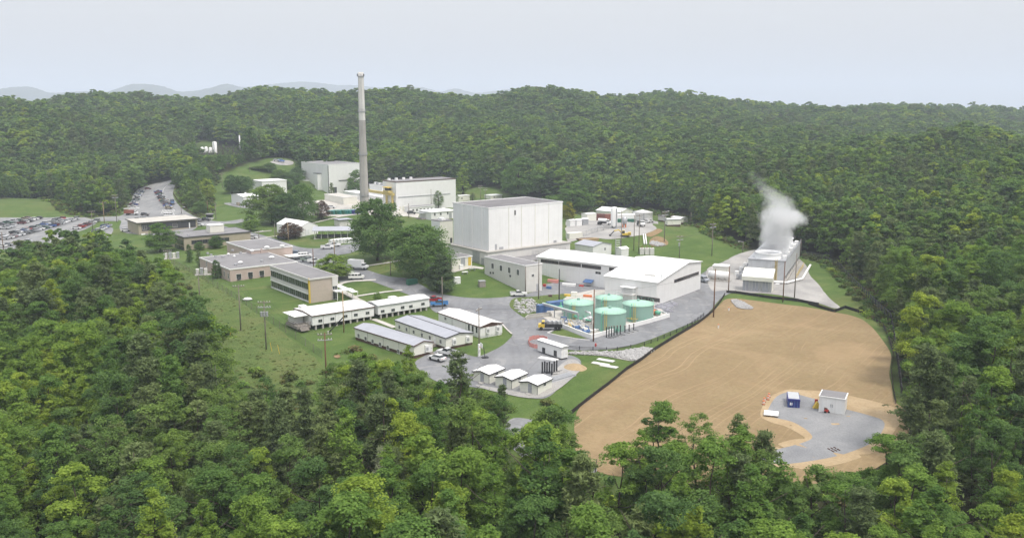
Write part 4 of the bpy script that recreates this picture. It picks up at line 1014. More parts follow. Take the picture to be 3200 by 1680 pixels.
# --- offices
b = bldpx('office_block', 'two-storey office with ribbon windows and tan end wall', 'building', ('G',765,572), ('G',1142,300), ('G',196,90), ('G',762,248))
h = b.h; a = b.a; B_ = b.b
b.walls('beige_brick', x0=.25, y0=0, z0=-2)
b.flat('grey_roof', 'concrete_pale', ov=.3, th=.45, lip=.15)
def bands(zs, mats):
    for (z0, z1), mt in zip(zs, mats): b.part('facade_band', MB().box(0, .24, 1.2, B_, z0, z1), mt)
bands([(-.8, h*.06), (h*.36, h*.54), (h*.86, h)], ['white_paint', 'concrete_pale', 'concrete_pale'])
b.part('sill_band', MB().box(-.12, 0, 1.0, B_, h*.355, h*.385), 'white_paint'); b.part('sill_band', MB().box(-.12, 0, 1.0, B_, h*.84, h*.865), 'white_paint')
nb = 6
for k in range(nb):
    yc = 1.3 + (B_-1.6)*(k+.5)/nb; w_ = (B_-1.6)/nb - .45
    b.win('L', yc, h*.70, w_+.35, h*.29, .12, bars=2, frame='galvanised'); b.win('L', yc, h*.21, w_+.35, h*.28, .12, bars=2, frame='galvanised')
b.part('corner_post', MB().box(-.22, .24, .05, .75, -1, h+.5), 'yellow_paint')
b.part('stair_bay', MB().box(a*.80, a+.1, -.35, -.01, h*.62, h+.2), 'concrete_pale'); b.win('R', a*.9, h*.52, a*.18, h*.18, -.02); b.win('R', a*.9, h*.20, a*.16, h*.36, -.02)
b.part('entrance_canopy', MB().box(a*.80, a+4.5, -2.8, -.4, h*.40, h*.44), 'white_paint')
for xx in (a*.86, a+4.2): b.part('canopy_post', MB().box(xx-.1, xx+.1, -2.6, -2.4, 0, h*.40), 'white_paint')
O1 = b
# covered walk to the trailers
P = [g('G', 1150, 430), g('G', 1250, 475), g('G', 1400, 530)]
t = thing('covered_walkway', 'white roofed walkway from the office block to the pale trailer', 'walkway', P[0])
m = MB(); m2 = MB()
for p0, p1 in zip(P[:-1], P[1:]):
    d = (p1-p0).normalized(); n = Vector((-d.y, d.x, 0))*1.1; Z = Vector((0, 0, 2.7))
    m.add([p0-P[0]+n+Z, p0-P[0]-n+Z, p1-P[0]-n+Z, p1-P[0]+n+Z, p0-P[0]+n+Z*1.06, p0-P[0]-n+Z*1.06, p1-P[0]-n+Z*1.06, p1-P[0]+n+Z*1.06], [(0,3,2,1),(4,5,6,7),(0,1,5,4),(1,2,6,5),(2,3,7,6),(3,0,4,7)])
m.build('roof', 'white_paint', t)
for p in P:
    for sg in (-1, 1): MB().box(-.07, .07, -.07, .07, -.3, 2.7).build('post', 'white_paint', t, p - P[0] + Vector((sg*.8, .3, 0)))

b = bldpx('office_wing', 'single-storey pink office wing with grey roof and white roof fans', 'building', ('F',1015,762), ('F',1895,520), ('F',608,370), ('F',1012,606))
h = b.h; b.walls('pink_wall'); b.flat('grey_roof', 'white_paint', ov=.2, th=.4, lip=.12)
for x, y in [(1125,690),(1278,665),(1428,645)]: b.winat('R', 'F', x, y, 2.0, 2.0, pane='window_glass', bars=0); b.box('window_box', b.on('R','F',x,y)[0]-.6, b.on('R','F',x,y)[0]+.6, -.5, -.02, .5, 1.0, 'dark_trim')
for x, y in [(935,655),(988,680),(700,530)]: b.winat('L', 'F', x, y, 1.2, 2.2)
for x, y, r in [(1145,508,.95),(1558,440,1.1),(988,400,.6),(1065,428,.5)]:
    u, v = b.on('T', 'F', x, y, h+.7); o = b.part('roof_fan', MB().lathe([(r*.6,h+.3),(r*.6,h+.7),(r,h+.75),(r,h+1.0),(r*.5,h+1.25),(.01,h+1.3)], 12, 0, u, v), 'white_paint')
for x, y in [(712,385),(758,405),(820,425),(915,432),(1080,535),(1430,485),(1150,380),(1040,345)]:
    u, v = b.on('T', 'F', x, y, h+.6); b.part('roof_vent', MB().box(u-.45, u+.45, v-.45, v+.45, h+.3, h+.95), 'galvanised')
O2 = b
F2 = O2.w(*O2.on('T', 'F', 1290, 392, h+.4), 0); F2.z = O2.F.z
hb = hgt_to(F2, Y('F', 380)) ; hb = max(hb, h+1.6)
b = Bld('office_wing', 'raised pink office block with grey roof and three white roof fans', 'building', F2, GRID, len_to(F2+Vector((0,0,hb)), GRID, X('F', 1832)), len_to(F2+Vector((0,0,hb)), GRID+math.pi/2, X('F', 965)), hb)
b.walls('pink_wall'); b.flat('grey_roof', 'white_paint', ov=.2, th=.4, lip=.12)
for x, y, r in [(1300,352,.9),(1495,308,1.1),(1697,288,1.0)]:
    u, v = b.on('T', 'F', x, y, hb+.7); b.part('roof_fan', MB().lathe([(r*.6,hb+.3),(r*.6,hb+.7),(r,hb+.75),(r,hb+1.0),(r*.5,hb+1.25),(.01,hb+1.3)], 12, 0, u, v), 'white_paint')
b.part('chimney_stub', MB().box(b.a*.22, b.a*.26, -.4, -.01, hb*.5, hb+.6), 'pink_wall')
b.part('loading_canopy', MB().box(b.a*.75, b.a+5, -6, -.5, 2.8, 3.05), 'white_paint')

b = bldpx('office_block', 'tan office with wide grey roof and a cream roof house', 'building', ('F',410,352), ('F',1278,150), ('F',222,110), ('F',408,184))
h = b.h; b.walls('tan_wall'); b.flat('grey_roof', 'dark_trim', ov=.35, th=.4, lip=.1)
u, v = b.on('T', 'F', 815, 100, h+.4); b.part('roof_house', MB().box(u-3.2, u+3.2, v-2.5, v+2.5, h+.36, h+3.6), 'cream_wall'); b.part('roof_house_cap', MB().box(u-3.4, u+3.4, v-2.7, v+2.7, h+3.61, h+3.8), 'white_paint')
for x, y in [(460,148),(710,70)]: u, v = b.on('T', 'F', x, y, h+.5); b.part('roof_vent', MB().box(u-.5, u+.5, v-.5, v+.5, h+.3, h+.9), 'galvanised')
u0 = b.on('R', 'F', 500, 270)[0]; u1 = b.on('R', 'F', 1000, 200)[0]
for k in range(7): b.win('R', u0 + (u1-u0)*(k+.5)/7, h*.60, (u1-u0)/7*.96, h*.30, frame='dark_trim', bars=1)
v0 = b.on('L', 'F', 395, 240)[0]; v1 = b.on('L', 'F', 280, 240)[0]
for k in range(4): b.win('L', v0 + (v1-v0)*(k+.5)/4, h*.58, abs(v1-v0)/4*.95, h*.34, frame='dark_trim', bars=1); b.win('L', v0 + (v1-v0)*(k+.5)/4, h*.12, abs(v1-v0)/4*.95, h*.26, frame='dark_trim', bars=1)

b = bldpx('office_block', 'tan gatehouse office with pale overhanging roof by the approach road', 'building', ('A',1468,858), ('A',2082,740), ('A',1345,760), ('A',1465,738))
h = b.h; b.walls('tan_wall'); b.flat('concrete_slab', 'dark_trim', ov=1.0, th=.4, lip=.05)
b.part('dark_band', MB().box(b.a*.05, b.a*.97, -.04, -.001, h*.30, h*.93), 'dark_trim')
for k in range(9): b.win('R', b.a*(.10+.085*k), h*.60, b.a*.075, h*.36, frame='dark_trim' if k % 3 else 'cream_wall', bars=1)
for k in range(4): b.door('R', b.a*(.86+.035*k), b.a*.02, h*.72, .1, 'white_paint') if k < 1 else None
for x, y in [(1510,822),(1875,782),(1900,778),(1995,770)]: u, z = b.on('R', 'A', x, y, -1.5); b.part('planter', MB().box(u-.9, u+.9, -2.0, -1.0, .0, .7), 'white_paint')

# --- white hall and shed left of the stack
b = bldpx('storage_hall', 'white flat-roofed storage hall on the hillside behind the big trees', 'building', ('B',1080,672), ('B',1336,560), ('B',978,550), ('B',1080,568))
b.walls('white_panel'); b.flat('white_roof', 'white_paint', ov=.3, th=.4)
b = bldpx('storage_shed', 'low white shed with a roller door and grey apron on the knoll', 'building', ('B',884,828), ('B',1040,700), ('B',752,700), ('B',884,724))
b.h = b.h*.96; b.gable('x', 'white_panel', 'white_roof', .9, ov=.35); b.doorat('R', 'B', 940, 823, 4.2, 3.6, mat='white_panel_shade', name='roller_door'); b.box('door_frame', b.on('R','B',908,820)[0]-.2, b.on('R','B',908,820)[0]+.1, -.12, .0, 0, 3.6, 'brown_trim'); b.part('roof_vent', MB().cyl(b.a*.55, b.b*.5, b.h+.9, b.h+1.7, .5), 'white_paint')
b.box('wall_box', -1.2, -.02, b.b*.28, b.b*.45, 0, 1.8, 'tan_wall')
b = bldpx('process_building', 'broad white process building with low parapet roof behind the stack', 'building', ('B',1790,700), ('M',292,740), ('B',1492,365), ('B',1790,392), rz=GRID+R(3))
h = b.h; b.walls('white_panel', z0=-4); b.flat('grey_roof', 'white_panel', ov=.1, th=.5, lip=.35)
y0 = b.on('L', 'B', 1695, 600)[0]; b.part('duct_tower', MB().box(-3.5, -.02, y0-2.2, y0+2.2, 0, h*.68), 'white_panel'); b.part('duct_cap', MB().box(-3.7, -.02, y0-2.5, y0+4.0, h*.68+.01, h*.68+.4), 'dark_trim')
y0 = b.on('L', 'B', 1545, 600)[0]; b.part('lean_to', MB().box(-6, -.02, y0-5, y0+4.5, -1, h*.42), 'white_panel'); b.part('lean_to_roof', MB().box(-6.2, -.02, y0-5.2, y0+4.7, h*.42+.01, h*.42+.4), 'grey_roof')
b.part('corner_pipe', MB().box(-.35, -.02, .2, .6, 0, h*.98), 'dark_trim'); b.part('wall_rail', MB().box(b.a*.3, b.a*.72, -.3, -.01, h*.44, h*.465), 'dark_trim')
b.door('R', b.a*.16, 4.0, 5.0, .1, 'dark_trim', name='roller_door'); b.door('R', b.a*.62, 1.6, 3.0, .1, 'dark_trim'); b.part('duct', MB().box(b.a*.04, b.a*.08, -1.5, -.02, 0, h*.34), 'cream_wall')
b = bldpx('process_hall', 'long white hall with dark roof edge beside the yellow gantry', 'building', ('C',808,806), ('C',1640,600), ('C',612,600), ('C',806,408))
h = b.h; b.walls('white_panel', z0=-3); b.flat('grey_roof', 'brown_trim', ov=.15, th=.5, lip=.1); b.part('wall_rail', MB().box(b.a*.03, b.a*.9, -.25, -.01, h*.47, h*.49), 'galvanised')
b.door('L', b.b*.25, 3.2, 5.6, .1, 'brown_trim', name='roller_door'); b.part('face_panel', MB().box(-.05, 0, .1, b.b-.1, -1, h-.1), 'white_panel_shade')
for k, f in enumerate((.05,.10,.22,.30)): b.part('roof_fan', MB().cyl(b.a*(.05+.12*k), b.b*.75, h+.4, h+1.6, .9, n=10), 'white_paint')
for k in range(3): b.door('R', b.a*(.06+.05*k), 1.3, 2.4, .05, 'cream_wall')
PH = b
b = bldpx('side_building', 'low white side building tucked between the stack and the gantry', 'building', ('C',690,742), ('C',700,640), ('C',60,640), ('C',690,632)); b.a = 8; b.walls('white_panel'); b.flat('white_roof', 'white_paint', ov=.2); b.door('L', b.b*.8, 2.4, 3.0, .05, 'tan_wall')
b = bldpx('side_building', 'white upper building behind the stack with roof machinery', 'building', ('C',612,700), ('C',640,600), ('C',425,600), ('C',612,462)); b.a = 10; b.walls('white_panel'); b.flat('grey_roof', 'white_paint', ov=.15)
for k in range(5): b.part('roof_unit', MB().box(2, 3.4, b.b*(.1+.17*k), b.b*(.1+.17*k)+1.4, b.h+.36, b.h+1.6), 'galvanised' if k % 2 else 'white_paint')
b = bldpx('side_building', 'tan and white low building in front of the process building', 'building', ('B',1940,812), ('B',1965,740), ('B',1738,740), ('B',1940,735)); b.a = 9; b.walls('cream_wall'); b.flat('concrete_slab', 'white_paint', ov=.15, th=.3)
b = bldpx('long_shed', 'low white shed with grey roof running along the foot of the long hall', 'building', ('C',1000,838), ('C',1345,770), ('C',985,770), ('C',1000,752)); b.b = 6; b.h *= .9; b.walls('white_panel'); b.flat('grey_roof', 'white_paint', ov=.3, th=.3)
for k in range(6): b.win('R', b.a*(.12+.15*k), b.h*.5, 1.3, 1.3)
for lab, fr, rt, lf, tp in [('small white building beyond the long hall under the poplar', ('C',1680,672), ('C',1840,620), ('C',1650,620), ('C',1680,600)), ('cream flat building behind the dark hall roof', ('D',985,182), ('D',1140,150), ('D',905,150), ('D',985,136))]:
    b = bldpx('side_building', lab, 'building', fr, rt, lf, tp); b.b = max(4, min(b.b, 12)); b.walls('cream_wall'); b.flat('white_roof', 'white_paint', ov=.2); b.win('R', b.a*.3, b.h*.55, 1.2, 1.2)
b = bldpx('tent_building', 'white tensioned-fabric building with gable roof beside the purple tree', 'building', ('B',1480,1148), ('B',1640,1100), ('B',1232,1080), ('B',1480,1050), rz=GRID+R(8))
b.a = max(b.a, 10); b.gable('y', 'white_paint', 'white_roof', 2.2, ov=.15); b.door('R', b.a*.4, 2.2, 3.0, .0, 'white_panel_shade')
# open pavilion
F = g('B', 1635, 1175); rz = R(5)
a = len_to(F, rz, X('B', 2050)); h = 4.2
b = Bld('pavilion', 'open-sided shelter with long grey roof behind the picnic lawn', 'shelter', F, rz, a, 7.5, h)
for k in range(7):
    for yy in (.3, 7.2): b.part('post', MB().box(a*k/6-.12, a*k/6+.12, yy-.12, yy+.12, -.5, h), 'concrete_pale')
b.part('roof', MB().prism([(-1,h-.3),(3.75,h+1.1),(8.5,h-.3),(8.5,h-.1),(3.75,h+1.3),(-1,h-.1)], 'x', -1, a+1), 'bluegrey_roof'); b.part('floor', MB().box(-.5, a+.5, 0, 7.5, -.6, .12), 'concrete'); b.part('low_wall', MB().box(0, a, 6.9, 7.1, .1, 1.3), 'dark_trim')
for k in range(6): b.part('bench', MB().box(a*(k+.3)/6, a*(k+.75)/6, 2.5, 4.0, .12, .9), 'dark_trim')
b = bldpx('restroom_building', 'small grey-roofed building behind the open shelter', 'building', ('B',1900,1040), ('B',2030,1000), ('B',1790,1010), ('B',1900,1015)); b.h = 3; b.b = 6; b.walls('concrete_pale'); b.flat('bluegrey_roof', 'dark_trim', ov=.6, th=.3)
# row of white-lidded boxes beside the shelter
p0 = g('B', 1840, 1215); p1 = g('B', 2090, 1200)
for k in range(8):
    p = p0.lerp(p1, k/7); t = thing('equipment_box', 'white lidded equipment box, %s in the slanting row beside the shelter' % WORD[k+1], 'box', p, R(55), 'white boxes in a row')
    obj('body', cached('eb', lambda: MB().box(-2.6, 2.6, -.8, .8, -.2, 1.5).mesh('body', 'white_panel')), t); obj('lid', cached('ebl', lambda: MB().prism([(-.9,1.5),(.9,1.5),(.9,1.7),(0,1.95),(-.9,1.7)], 'x', -2.7, 2.7).mesh('lid', 'white_roof')), t)

# --- concrete stack
F = G(1140, 662); ht = hgt_to(F, 224); sc = (F[1]*CP - (F[2]-CAM_H)*SP)/FOC
t = thing('chimney_stack', 'tall tapering concrete chimney rising above the hills', 'chimney', F)
r0, r1 = 15.2*sc, 8.3*sc
def rad(z): f = z/ht; return r0 + (r1-r0)*(f**.75)
zs = [-2 + (ht*.66+2)*k/14 for k in range(15)]
MB().lathe([(rad(max(0, z)), z) for z in zs], 28).build('lower_shaft', 'stack_concrete', t, smooth=True)
zs = [ht*.66 + ht*.335*k/8 for k in range(9)]
MB().lathe([(rad(z), z) for z in zs] + [(rad(ht)*.75, ht*.995), (rad(ht)*.75, ht*.96)], 28).build('upper_shaft', 'concrete_pale', t, smooth=True)
for f in (.12, .415, .72, .965):
    z = ht*f; o = MB().lathe([(rad(z)+.02, z), (rad(z)+.4, z), (rad(z)+.4, z+.25), (rad(z)+.02, z+.3)], 24).build('platform', 'galvanised', t)
    mm = MB().lathe([(rad(z)+.36, z+1.3), (rad(z)+.4, z+1.3), (rad(z)+.4, z+1.42), (rad(z)+.36, z+1.42)], 24)
    for k in range(12): an = k*math.pi/6; mm.box(math.cos(an)*(rad(z)+.38)-.05, math.cos(an)*(rad(z)+.38)+.05, math.sin(an)*(rad(z)+.38)-.05, math.sin(an)*(rad(z)+.38)+.05, z+.3, z+1.4)
    mm.build('guard_rail', 'galvanised', o)
for an in (-2.6, -.5): MB().box(-.2, .2, -.2, .2, 0, 1.2).build('warning_lamp', 'black_metal', t, ((rad(ht)+.5)*math.cos(an), (rad(ht)+.5)*math.sin(an), ht*.968))
m = MB()
for k in range(90): m.box(-.35, .35, -rad(ht*k/90)-.32, -rad(ht*k/90)-.2, ht*k/90, ht*k/90+.08)
m.build('ladder', 'galvanised', t, rz=.25)
MB().cyl(0, 0, -2, 3.5, r0*1.25, r0*1.2, 24).build('base_ring', 'concrete_pale', t)
# --- yellow gantry
F = g('C', 795, 800); rz = GRID
t = thing('gantry_crane', 'yellow travelling gantry at the corner of the long white hall', 'crane', F, rz)
Lg = len_to(F, rz + math.pi/2, X('C', 440))
for y0, y1 in ((0, .9), (6.3, 7.2)): MB().box(-2.2, -1.2, y0, y1, -.5, 8.4).build('leg', 'pale_yellow', t)
MB().box(-2.4, -1.0, -1, Lg, 8.4, 9.9).build('beam', 'pale_yellow', t); MB().box(-3.2, -.3, 2, 8, 9.9, 10.9).build('trolley', 'pale_yellow', t); MB().box(-3.4, -.1, 2.5, 8.5, 12.5, 12.8).build('cab_roof', 'yellow_paint', t); MB().box(-2.6, -.8, 3.5, 7, 10.9, 12.5).build('cab', 'dark_trim', t)

# --- site trailers
def trailer(name, label, front, right, left, top, wall, roofm, trim, ridge_axis, rise=.55, skirt='brown_trim', piers=False, lift=.6, rz=GRID, group='office trailers', leftfoot=None):
    b = bldpx(name, label, 'trailer', front, right, left, top, rz=rz, group=group, leftfoot=leftfoot)
    zt_ = max(Hz(*b.w(x, y)[:2]) for x in (0, b.a) for y in (0, b.b)) - b.F.z
    if zt_ > .05: b.root.location.z += min(zt_, .5); b.F.z += min(zt_, .5)
    b.h = max(3.2, b.h)
    b.gable(ridge_axis, wall, roofm, rise, ov=.18, trim=trim, z0=lift)
    if piers:
        n = 9
        for k in range(n):
            for yy in (.4, b.b-.4): b.part('pier', MB().box(b.a*(k+.5)/n-.25, b.a*(k+.5)/n+.25, yy-.25, yy+.25, -.6, lift+.02), 'concrete')
        b.part('underframe', MB().box(.3, b.a-.3, .3, b.b-.3, lift-.3, lift+.03), 'dark_trim')
    else: b.part('skirt', MB().box(.12, b.a-.12, .12, b.b-.12, -.8, lift+.02), skirt)
    return b
b = trailer('office_trailer', 'pale trailer with stained white roof and brown eaves beside the office block', ('G',800,958), ('G',1660,700), ('G',540,645), ('G',797,778), 'white_panel', 'worn_white_roof', 'brown_trim', 'x', .5, piers=True, lift=1.0)
for x, y in [(905,818),(1075,790),(1260,755),(1405,735),(1570,708)]: b.winat('R', 'G', x, y, 1.3, .9, frame='galvanised')
for k in (.17, .36, .63): b.part('seam', MB().box(b.a*k-.04, b.a*k+.04, -.03, .0, 1.02, b.h-.1), 'dark_trim')
m = MB().box(-4.2, -.1, 1, b.b*.75, .2, 1.0); pd = b.part('porch_deck', m, 'deck_wood')
b.part('porch_roof', MB().box(-4.5, -.2, b.b*.2, b.b*.85, 3.6, 3.75), 'white_roof'); b.part('porch_wall', MB().box(-3.4, -.3, b.b*.45, b.b*.75, 1.0, 3.5), 'white_panel')
m = MB()
for zz in (1.5, 2.0): m.box(-4.3, -.1, .9, 1.0, zz, zz+.1); m.box(-4.3, -4.2, 1, b.b*.75, zz, zz+.1)
for k in range(6): m.box(-4.3+k*.8, -4.2+k*.8, .88, .98, .2, 2.1)
b.part('porch_rail', m, 'deck_wood', pd)
m = MB()
for k in range(5): m.box(-3.8, -1.2, .9-(k+1)*.32, .9-k*.32, .0, .85-k*.18)
b.part('steps', m, 'deck_wood'); b.part('roof_unit', MB().box(b.a*.05, b.a*.14, b.b*.75, b.b*.95, b.h+.2, b.h+1.1), 'white_paint')
b = trailer('office_trailer', 'white trailer with rounded worn roof ending beside the red pickup', ('G',1725,800), ('H',1088,60), ('G',1565,570), ('G',1725,632), 'white_panel', 'worn_white_roof', 'galvanised', 'x', .55, piers=True, lift=1.0)
for x, y in [(525,200),(650,185),(765,155),(865,142),(1010,113)]: b.winat('R', 'H', x, y, 1.3, .9, frame='galvanised')
b.win('L', b.b*.5, 2.4, 1.0, 1.4, frame='brown_trim'); b.part('roof_unit', MB().box(b.a*.38, b.a*.5, b.b*.6, b.b*.9, b.h+.3, b.h+1.0), 'white_paint')
b = trailer('office_trailer', 'cream trailer with blue-grey gable roof and brown skirt, nearest to the wood', ('H',905,775), ('H',1128,600), ('H',188,432), ('H',900,650), 'shed_cream', 'bluegrey_roof', 'brown_trim', 'y', .75, leftfoot=('H',190,543))
for x, y in [(235,495),(320,530),(405,562),(495,600),(588,637),(715,685)]: b.winat('L', 'H', x, y, 1.1, 1.2)
for k in (.24, .5, .77): b.part('seam', MB().box(-.03, 0, b.b*k-.04, b.b*k+.04, .6, b.h-.1), 'dark_trim')
aircon(b, 'R', b.a*.64, 1.9); b.door('R', b.a*.86, .95, 2.0, .6, 'white_panel_shade')
m = MB()
for k in range(4): m.box(b.a*.80, b.a*.98, -1.2+k*.3, -.9+k*.3, -.2, .1+.15*k)
b.part('steps', m, 'deck_wood')
b = trailer('office_trailer', 'cream trailer with blue-grey roof and dark ridge line in the middle of three', ('H',1290,672), ('H',1612,520), ('H',677,330), ('H',1290,542), 'shed_cream', 'bluegrey_roof', 'dark_trim', 'y', .75, leftfoot=('H',680,446))
for x, y in [(728,390),(815,420),(900,452),(1000,488),(1095,520),(1225,565)]: b.winat('L', 'H', x, y, 1.1, 1.2)
for k in (.2, .46, .71): b.part('seam', MB().box(-.03, 0, b.b*k-.04, b.b*k+.04, .6, b.h-.1), 'dark_trim')
b.door('L', b.on('L', 'H', 1152, 570)[0], .95, 2.0, .7, 'white_paint'); aircon(b, 'R', b.a*.28, 1.9); aircon(b, 'R', b.a*.78, 1.9); b.part('ridge_cap', MB().box(b.a*.5-.12, b.a*.5+.12, -.2, b.b+.2, b.h+.80, b.h+.95), 'dark_trim')
m = MB().box(-1.8, -.1, b.on('L','H',1152,570)[0]-1, b.on('L','H',1152,570)[0]+2.5, 0, .7); b.part('steps', m, 'deck_wood')
b = trailer('office_trailer', 'white trailer with worn white roof and brown fascia facing the curve of the road', ('H',1705,530), ('H',1968,380), ('H',1198,235), ('H',1705,408), 'white_panel', 'worn_white_roof', 'brown_trim', 'y', .75, skirt='white_panel', lift=.4, leftfoot=('H',1200,347))
for x, y in [(1283,288)]: b.winat('L', 'H', x, y, 1.2, 1.0)
for x, y in [(1567,395),(1613,412),(1660,425)]: b.winat('L', 'H', x, y, .75, 1.7, frame='dark_trim', bars=0)
for k in (.33, .66): b.part('seam', MB().box(-.03, 0, b.b*k-.04, b.b*k+.04, .4, b.h-.1), 'dark_trim')
aircon(b, 'R', b.a*.30, 2.0); aircon(b, 'R', b.a*.76, 2.0); b.part('gable_band', MB().prism([(.1,b.h-.35),(b.a-.1,b.h-.35),(b.a*.5,b.h+.6)], 'y', -.06, -.01), 'brown_trim')
b.part('ramp', MB().prism([(b.b*.42,0),(b.b*.6,0),(b.b*.6,.7)], 'x', -1.6, -.05), 'deck_wood')
b = trailer('site_cabin', 'small white flat cabin with two windows beside the pink plastic fence', ('P',1500,250), ('P',1540,215), ('P',1352,185), ('P',1500,197), 'white_panel', 'white_roof', 'galvanised', 'y', .15, skirt='dark_trim', lift=.3, group=None)
for x, y in [(1390,187),(1462,205)]: b.winat('L', 'P', x, y, 1.2, 1.5, frame='dark_trim')
b.door('R', b.a*.5, 1.0, 2.0, .35, 'white_panel_shade')
for lab, fx, fy, rx, lx, ty in [('cream hut with white gable roof, farthest of the three from the dirt field', 1050, 399, 1144, 950, 338), ('cream hut with white gable roof, middle one of the three', 1190, 431, 1287, 1090, 371), ('cream hut with white gable roof, the one nearest the dirt field', 1350, 468, 1440, 1242, 404)]:
    b = bldpx('storage_hut', lab, 'hut', ('P',fx,fy), ('P',rx,fy), ('P',lx,fy), ('P',fx,ty), rz=R(55), group='three cream huts')
    b.gable('x', 'shed_cream', 'white_roof', .5, ov=.18, trim='dark_trim', z0=.15); b.part('skid', MB().box(.2, b.a-.2, .2, b.b-.2, -.4, .17), 'dark_trim')
    b.door('L', b.b*.42, 1.0, 2.1, .3, 'bluegrey_roof'); b.win('R', b.a*.5, 1.9, 1.2, .9); b.part('corner_trim', MB().box(-.04, .1, -.04, -.001, .16, b.h-.05), 'dark_trim')
    b.part('step', MB().box(-1.0, -.05, b.b*.42-.6, b.b*.42+.6, -.1, .25), 'concrete')

# --- cooling tower
F = g('J', 772, 1118); far = g('J', 912, 905); d = far - F; rz = math.atan2(d.y, d.x); Lc = math.hypot(d.x, d.y)
h = hgt_to(F, Y('J', 912)); wd = len_to(F + Vector((0, 0, h)), rz + math.pi/2, X('J', 428))
b = Bld('cooling_tower', 'long grey cooling tower with a row of fan rings, steam rising from it', 'cooling tower', F, rz, Lc, wd, h)
b.walls('tower_grey', z0=h*.30); b.part('basin', MB().box(-.4, Lc+.4, -.6, wd+.6, -1.5, .9), 'concrete'); b.part('fill_louvre', MB().box(.6, Lc-.6, .5, wd-.5, .9, h*.30), 'dark_trim')
nn = 10
for k in range(nn+1):
    for yy in (.0, wd): b.part('column', MB().box(Lc*k/nn-.15, Lc*k/nn+.15, yy-.15, yy+.15, .9, h*.3), 'galvanised')
for k in range(nn): b.part('side_panel', MB().box(Lc*k/nn+.08, Lc*(k+1)/nn-.08, -.12, -.005, h*.31, h-.1), 'tower_grey')
for k in range(4): b.part('end_panel', MB().box(-.12, -.005, wd*k/4+.08, wd*(k+1)/4-.08, h*.10, h-.1), 'tower_grey')
b.part('deck', MB().box(-.3, Lc+.3, -.3, wd+.3, h+.01, h+.25), 'galvanised')
nf = 5; rf = min(wd*.38, Lc/nf*.46)
for k in range(nf):
    cx = Lc*(k+.5)/nf; o = b.part('fan_ring', MB().lathe([(rf*1.06,h+.25),(rf,h+.9),(rf*.98,h+1.7),(rf*1.05,h+2.4),(rf*.97,h+2.4),(rf*.93,h+1.6),(rf*.98,h+.3)], 28, 0, cx, wd*.52), 'white_panel_shade', smooth=True)
    fm = MB()
    for j in range(6): an = j*math.pi/3; fm.add([(cx, wd*.52, h+1.2), (cx+rf*.9*math.cos(an-.14), wd*.52+rf*.9*math.sin(an-.14), h+1.1), (cx+rf*.9*math.cos(an+.14), wd*.52+rf*.9*math.sin(an+.14), h+1.3)], [(0, 1, 2)])
    b.part('fan_blades', fm, 'dark_trim', o); b.part('fan_motor', MB().box(cx-1, cx+1, .2, 1.6, h+.25, h+1.4), 'white_paint'); b.part('motor_hatch', MB().box(cx+1.4, cx+3, .3, 1.5, h+.25, h+.8), 'black_metal')
m = MB()
for k in range(nn*2+1): m.box(Lc*k/nn/2-.04, Lc*k/nn/2+.04, -.28, -.2, h+.25, h+1.3)
m.box(0, Lc, -.28, -.2, h+1.25, h+1.33); m.box(0, Lc, -.28, -.2, h+.8, h+.87); b.part('hand_rail', m, 'galvanised')
m = MB()
for k in range(24): m.box(-.3, -.2, wd*.22, wd*.22+.6, h*k/24, h*k/24+.07)
m.box(-.32, -.2, wd*.22-.08, wd*.22, 0, h+1); m.box(-.32, -.2, wd*.22+.6, wd*.22+.68, 0, h+1); b.part('ladder', m, 'yellow_paint')
m = MB().box(-4, -.4, wd*.1, wd*.1+1.4, 0, .2)
m.tube([(Lc*.15,-5.5,.7),(Lc*.78,-5.5,.7)], .45, 8); m.tube([(Lc*.15,-5.5,.7),(-2.5,-1,.7),(-3,wd*.5,.7)], .45, 8); b.part('water_main', m, 'white_paint')
m = MB()
for k in range(7): m.box(Lc*.1+k*Lc*.1-.06, Lc*.1+k*Lc*.1+.06, -3.4, -3.3, 0, 2.2)
m.box(Lc*.1, Lc*.7, -3.4, -3.3, 2.1, 2.2); m.box(Lc*.1, Lc*.7, -3.4, -3.3, 1.2, 1.3); b.part('pipe_rail', m, 'yellow_paint')
m = MB()
for yy, zz in ((wd+1.5, 1.2), (wd+2.6, 2.0), (wd+3.6, .9)): m.tube([(-1, yy, zz), (Lc*.95, yy, zz)], .4, 8)
for k in range(8): m.box(Lc*k/8, Lc*k/8+.3, wd+.9, wd+4.2, -.3, 2.1)
b.part('pipe_rack', m, 'galvanised')
for k in range(4): b.part('valve_unit', MB().cyl(Lc*(.15+.2*k), wd+5.2, -.3, 1.9, .9, .8, 12), 'white_paint')
b.part('pipe_bridge', MB().tube([(Lc*.35, wd+.3, h*.55), (Lc*.9, wd+6, 1.0)], .3, 6), 'yellow_paint')
CT = b
b = bldpx('pump_shed', 'cream pump shed with open corrugated front below the cooling tower', 'shed', ('J',648,1215), ('J',668,1100), ('J',374,1100), ('J',645,1072), rz=rz)
b.a = 5; h = b.h
b.part('back_wall', MB().box(b.a-.1, b.a, 0, b.b, -.5, h), 'cream_wall'); b.part('roof', MB().prism([(-.6,h-.1),(b.a+.2,h+2.2),(b.a+.2,h+2.4),(-.6,h+.1)], 'y', -.3, b.b+.3), 'shed_cream'); b.part('side_wall', MB().box(0, b.a, .02, .1, -.5, h), 'cream_wall'); b.part('fascia', MB().box(-.75, -.62, -.3, b.b+.3, h-1.3, h+.1), 'shed_cream')
for k in range(9): b.part('slat_panel', MB().box(-.1, -.03, b.b*k/9+.06, b.b*(k+1)/9-.06, -.3, h-1.3), 'bluegrey_roof' if k % 3 else 'galvanised')
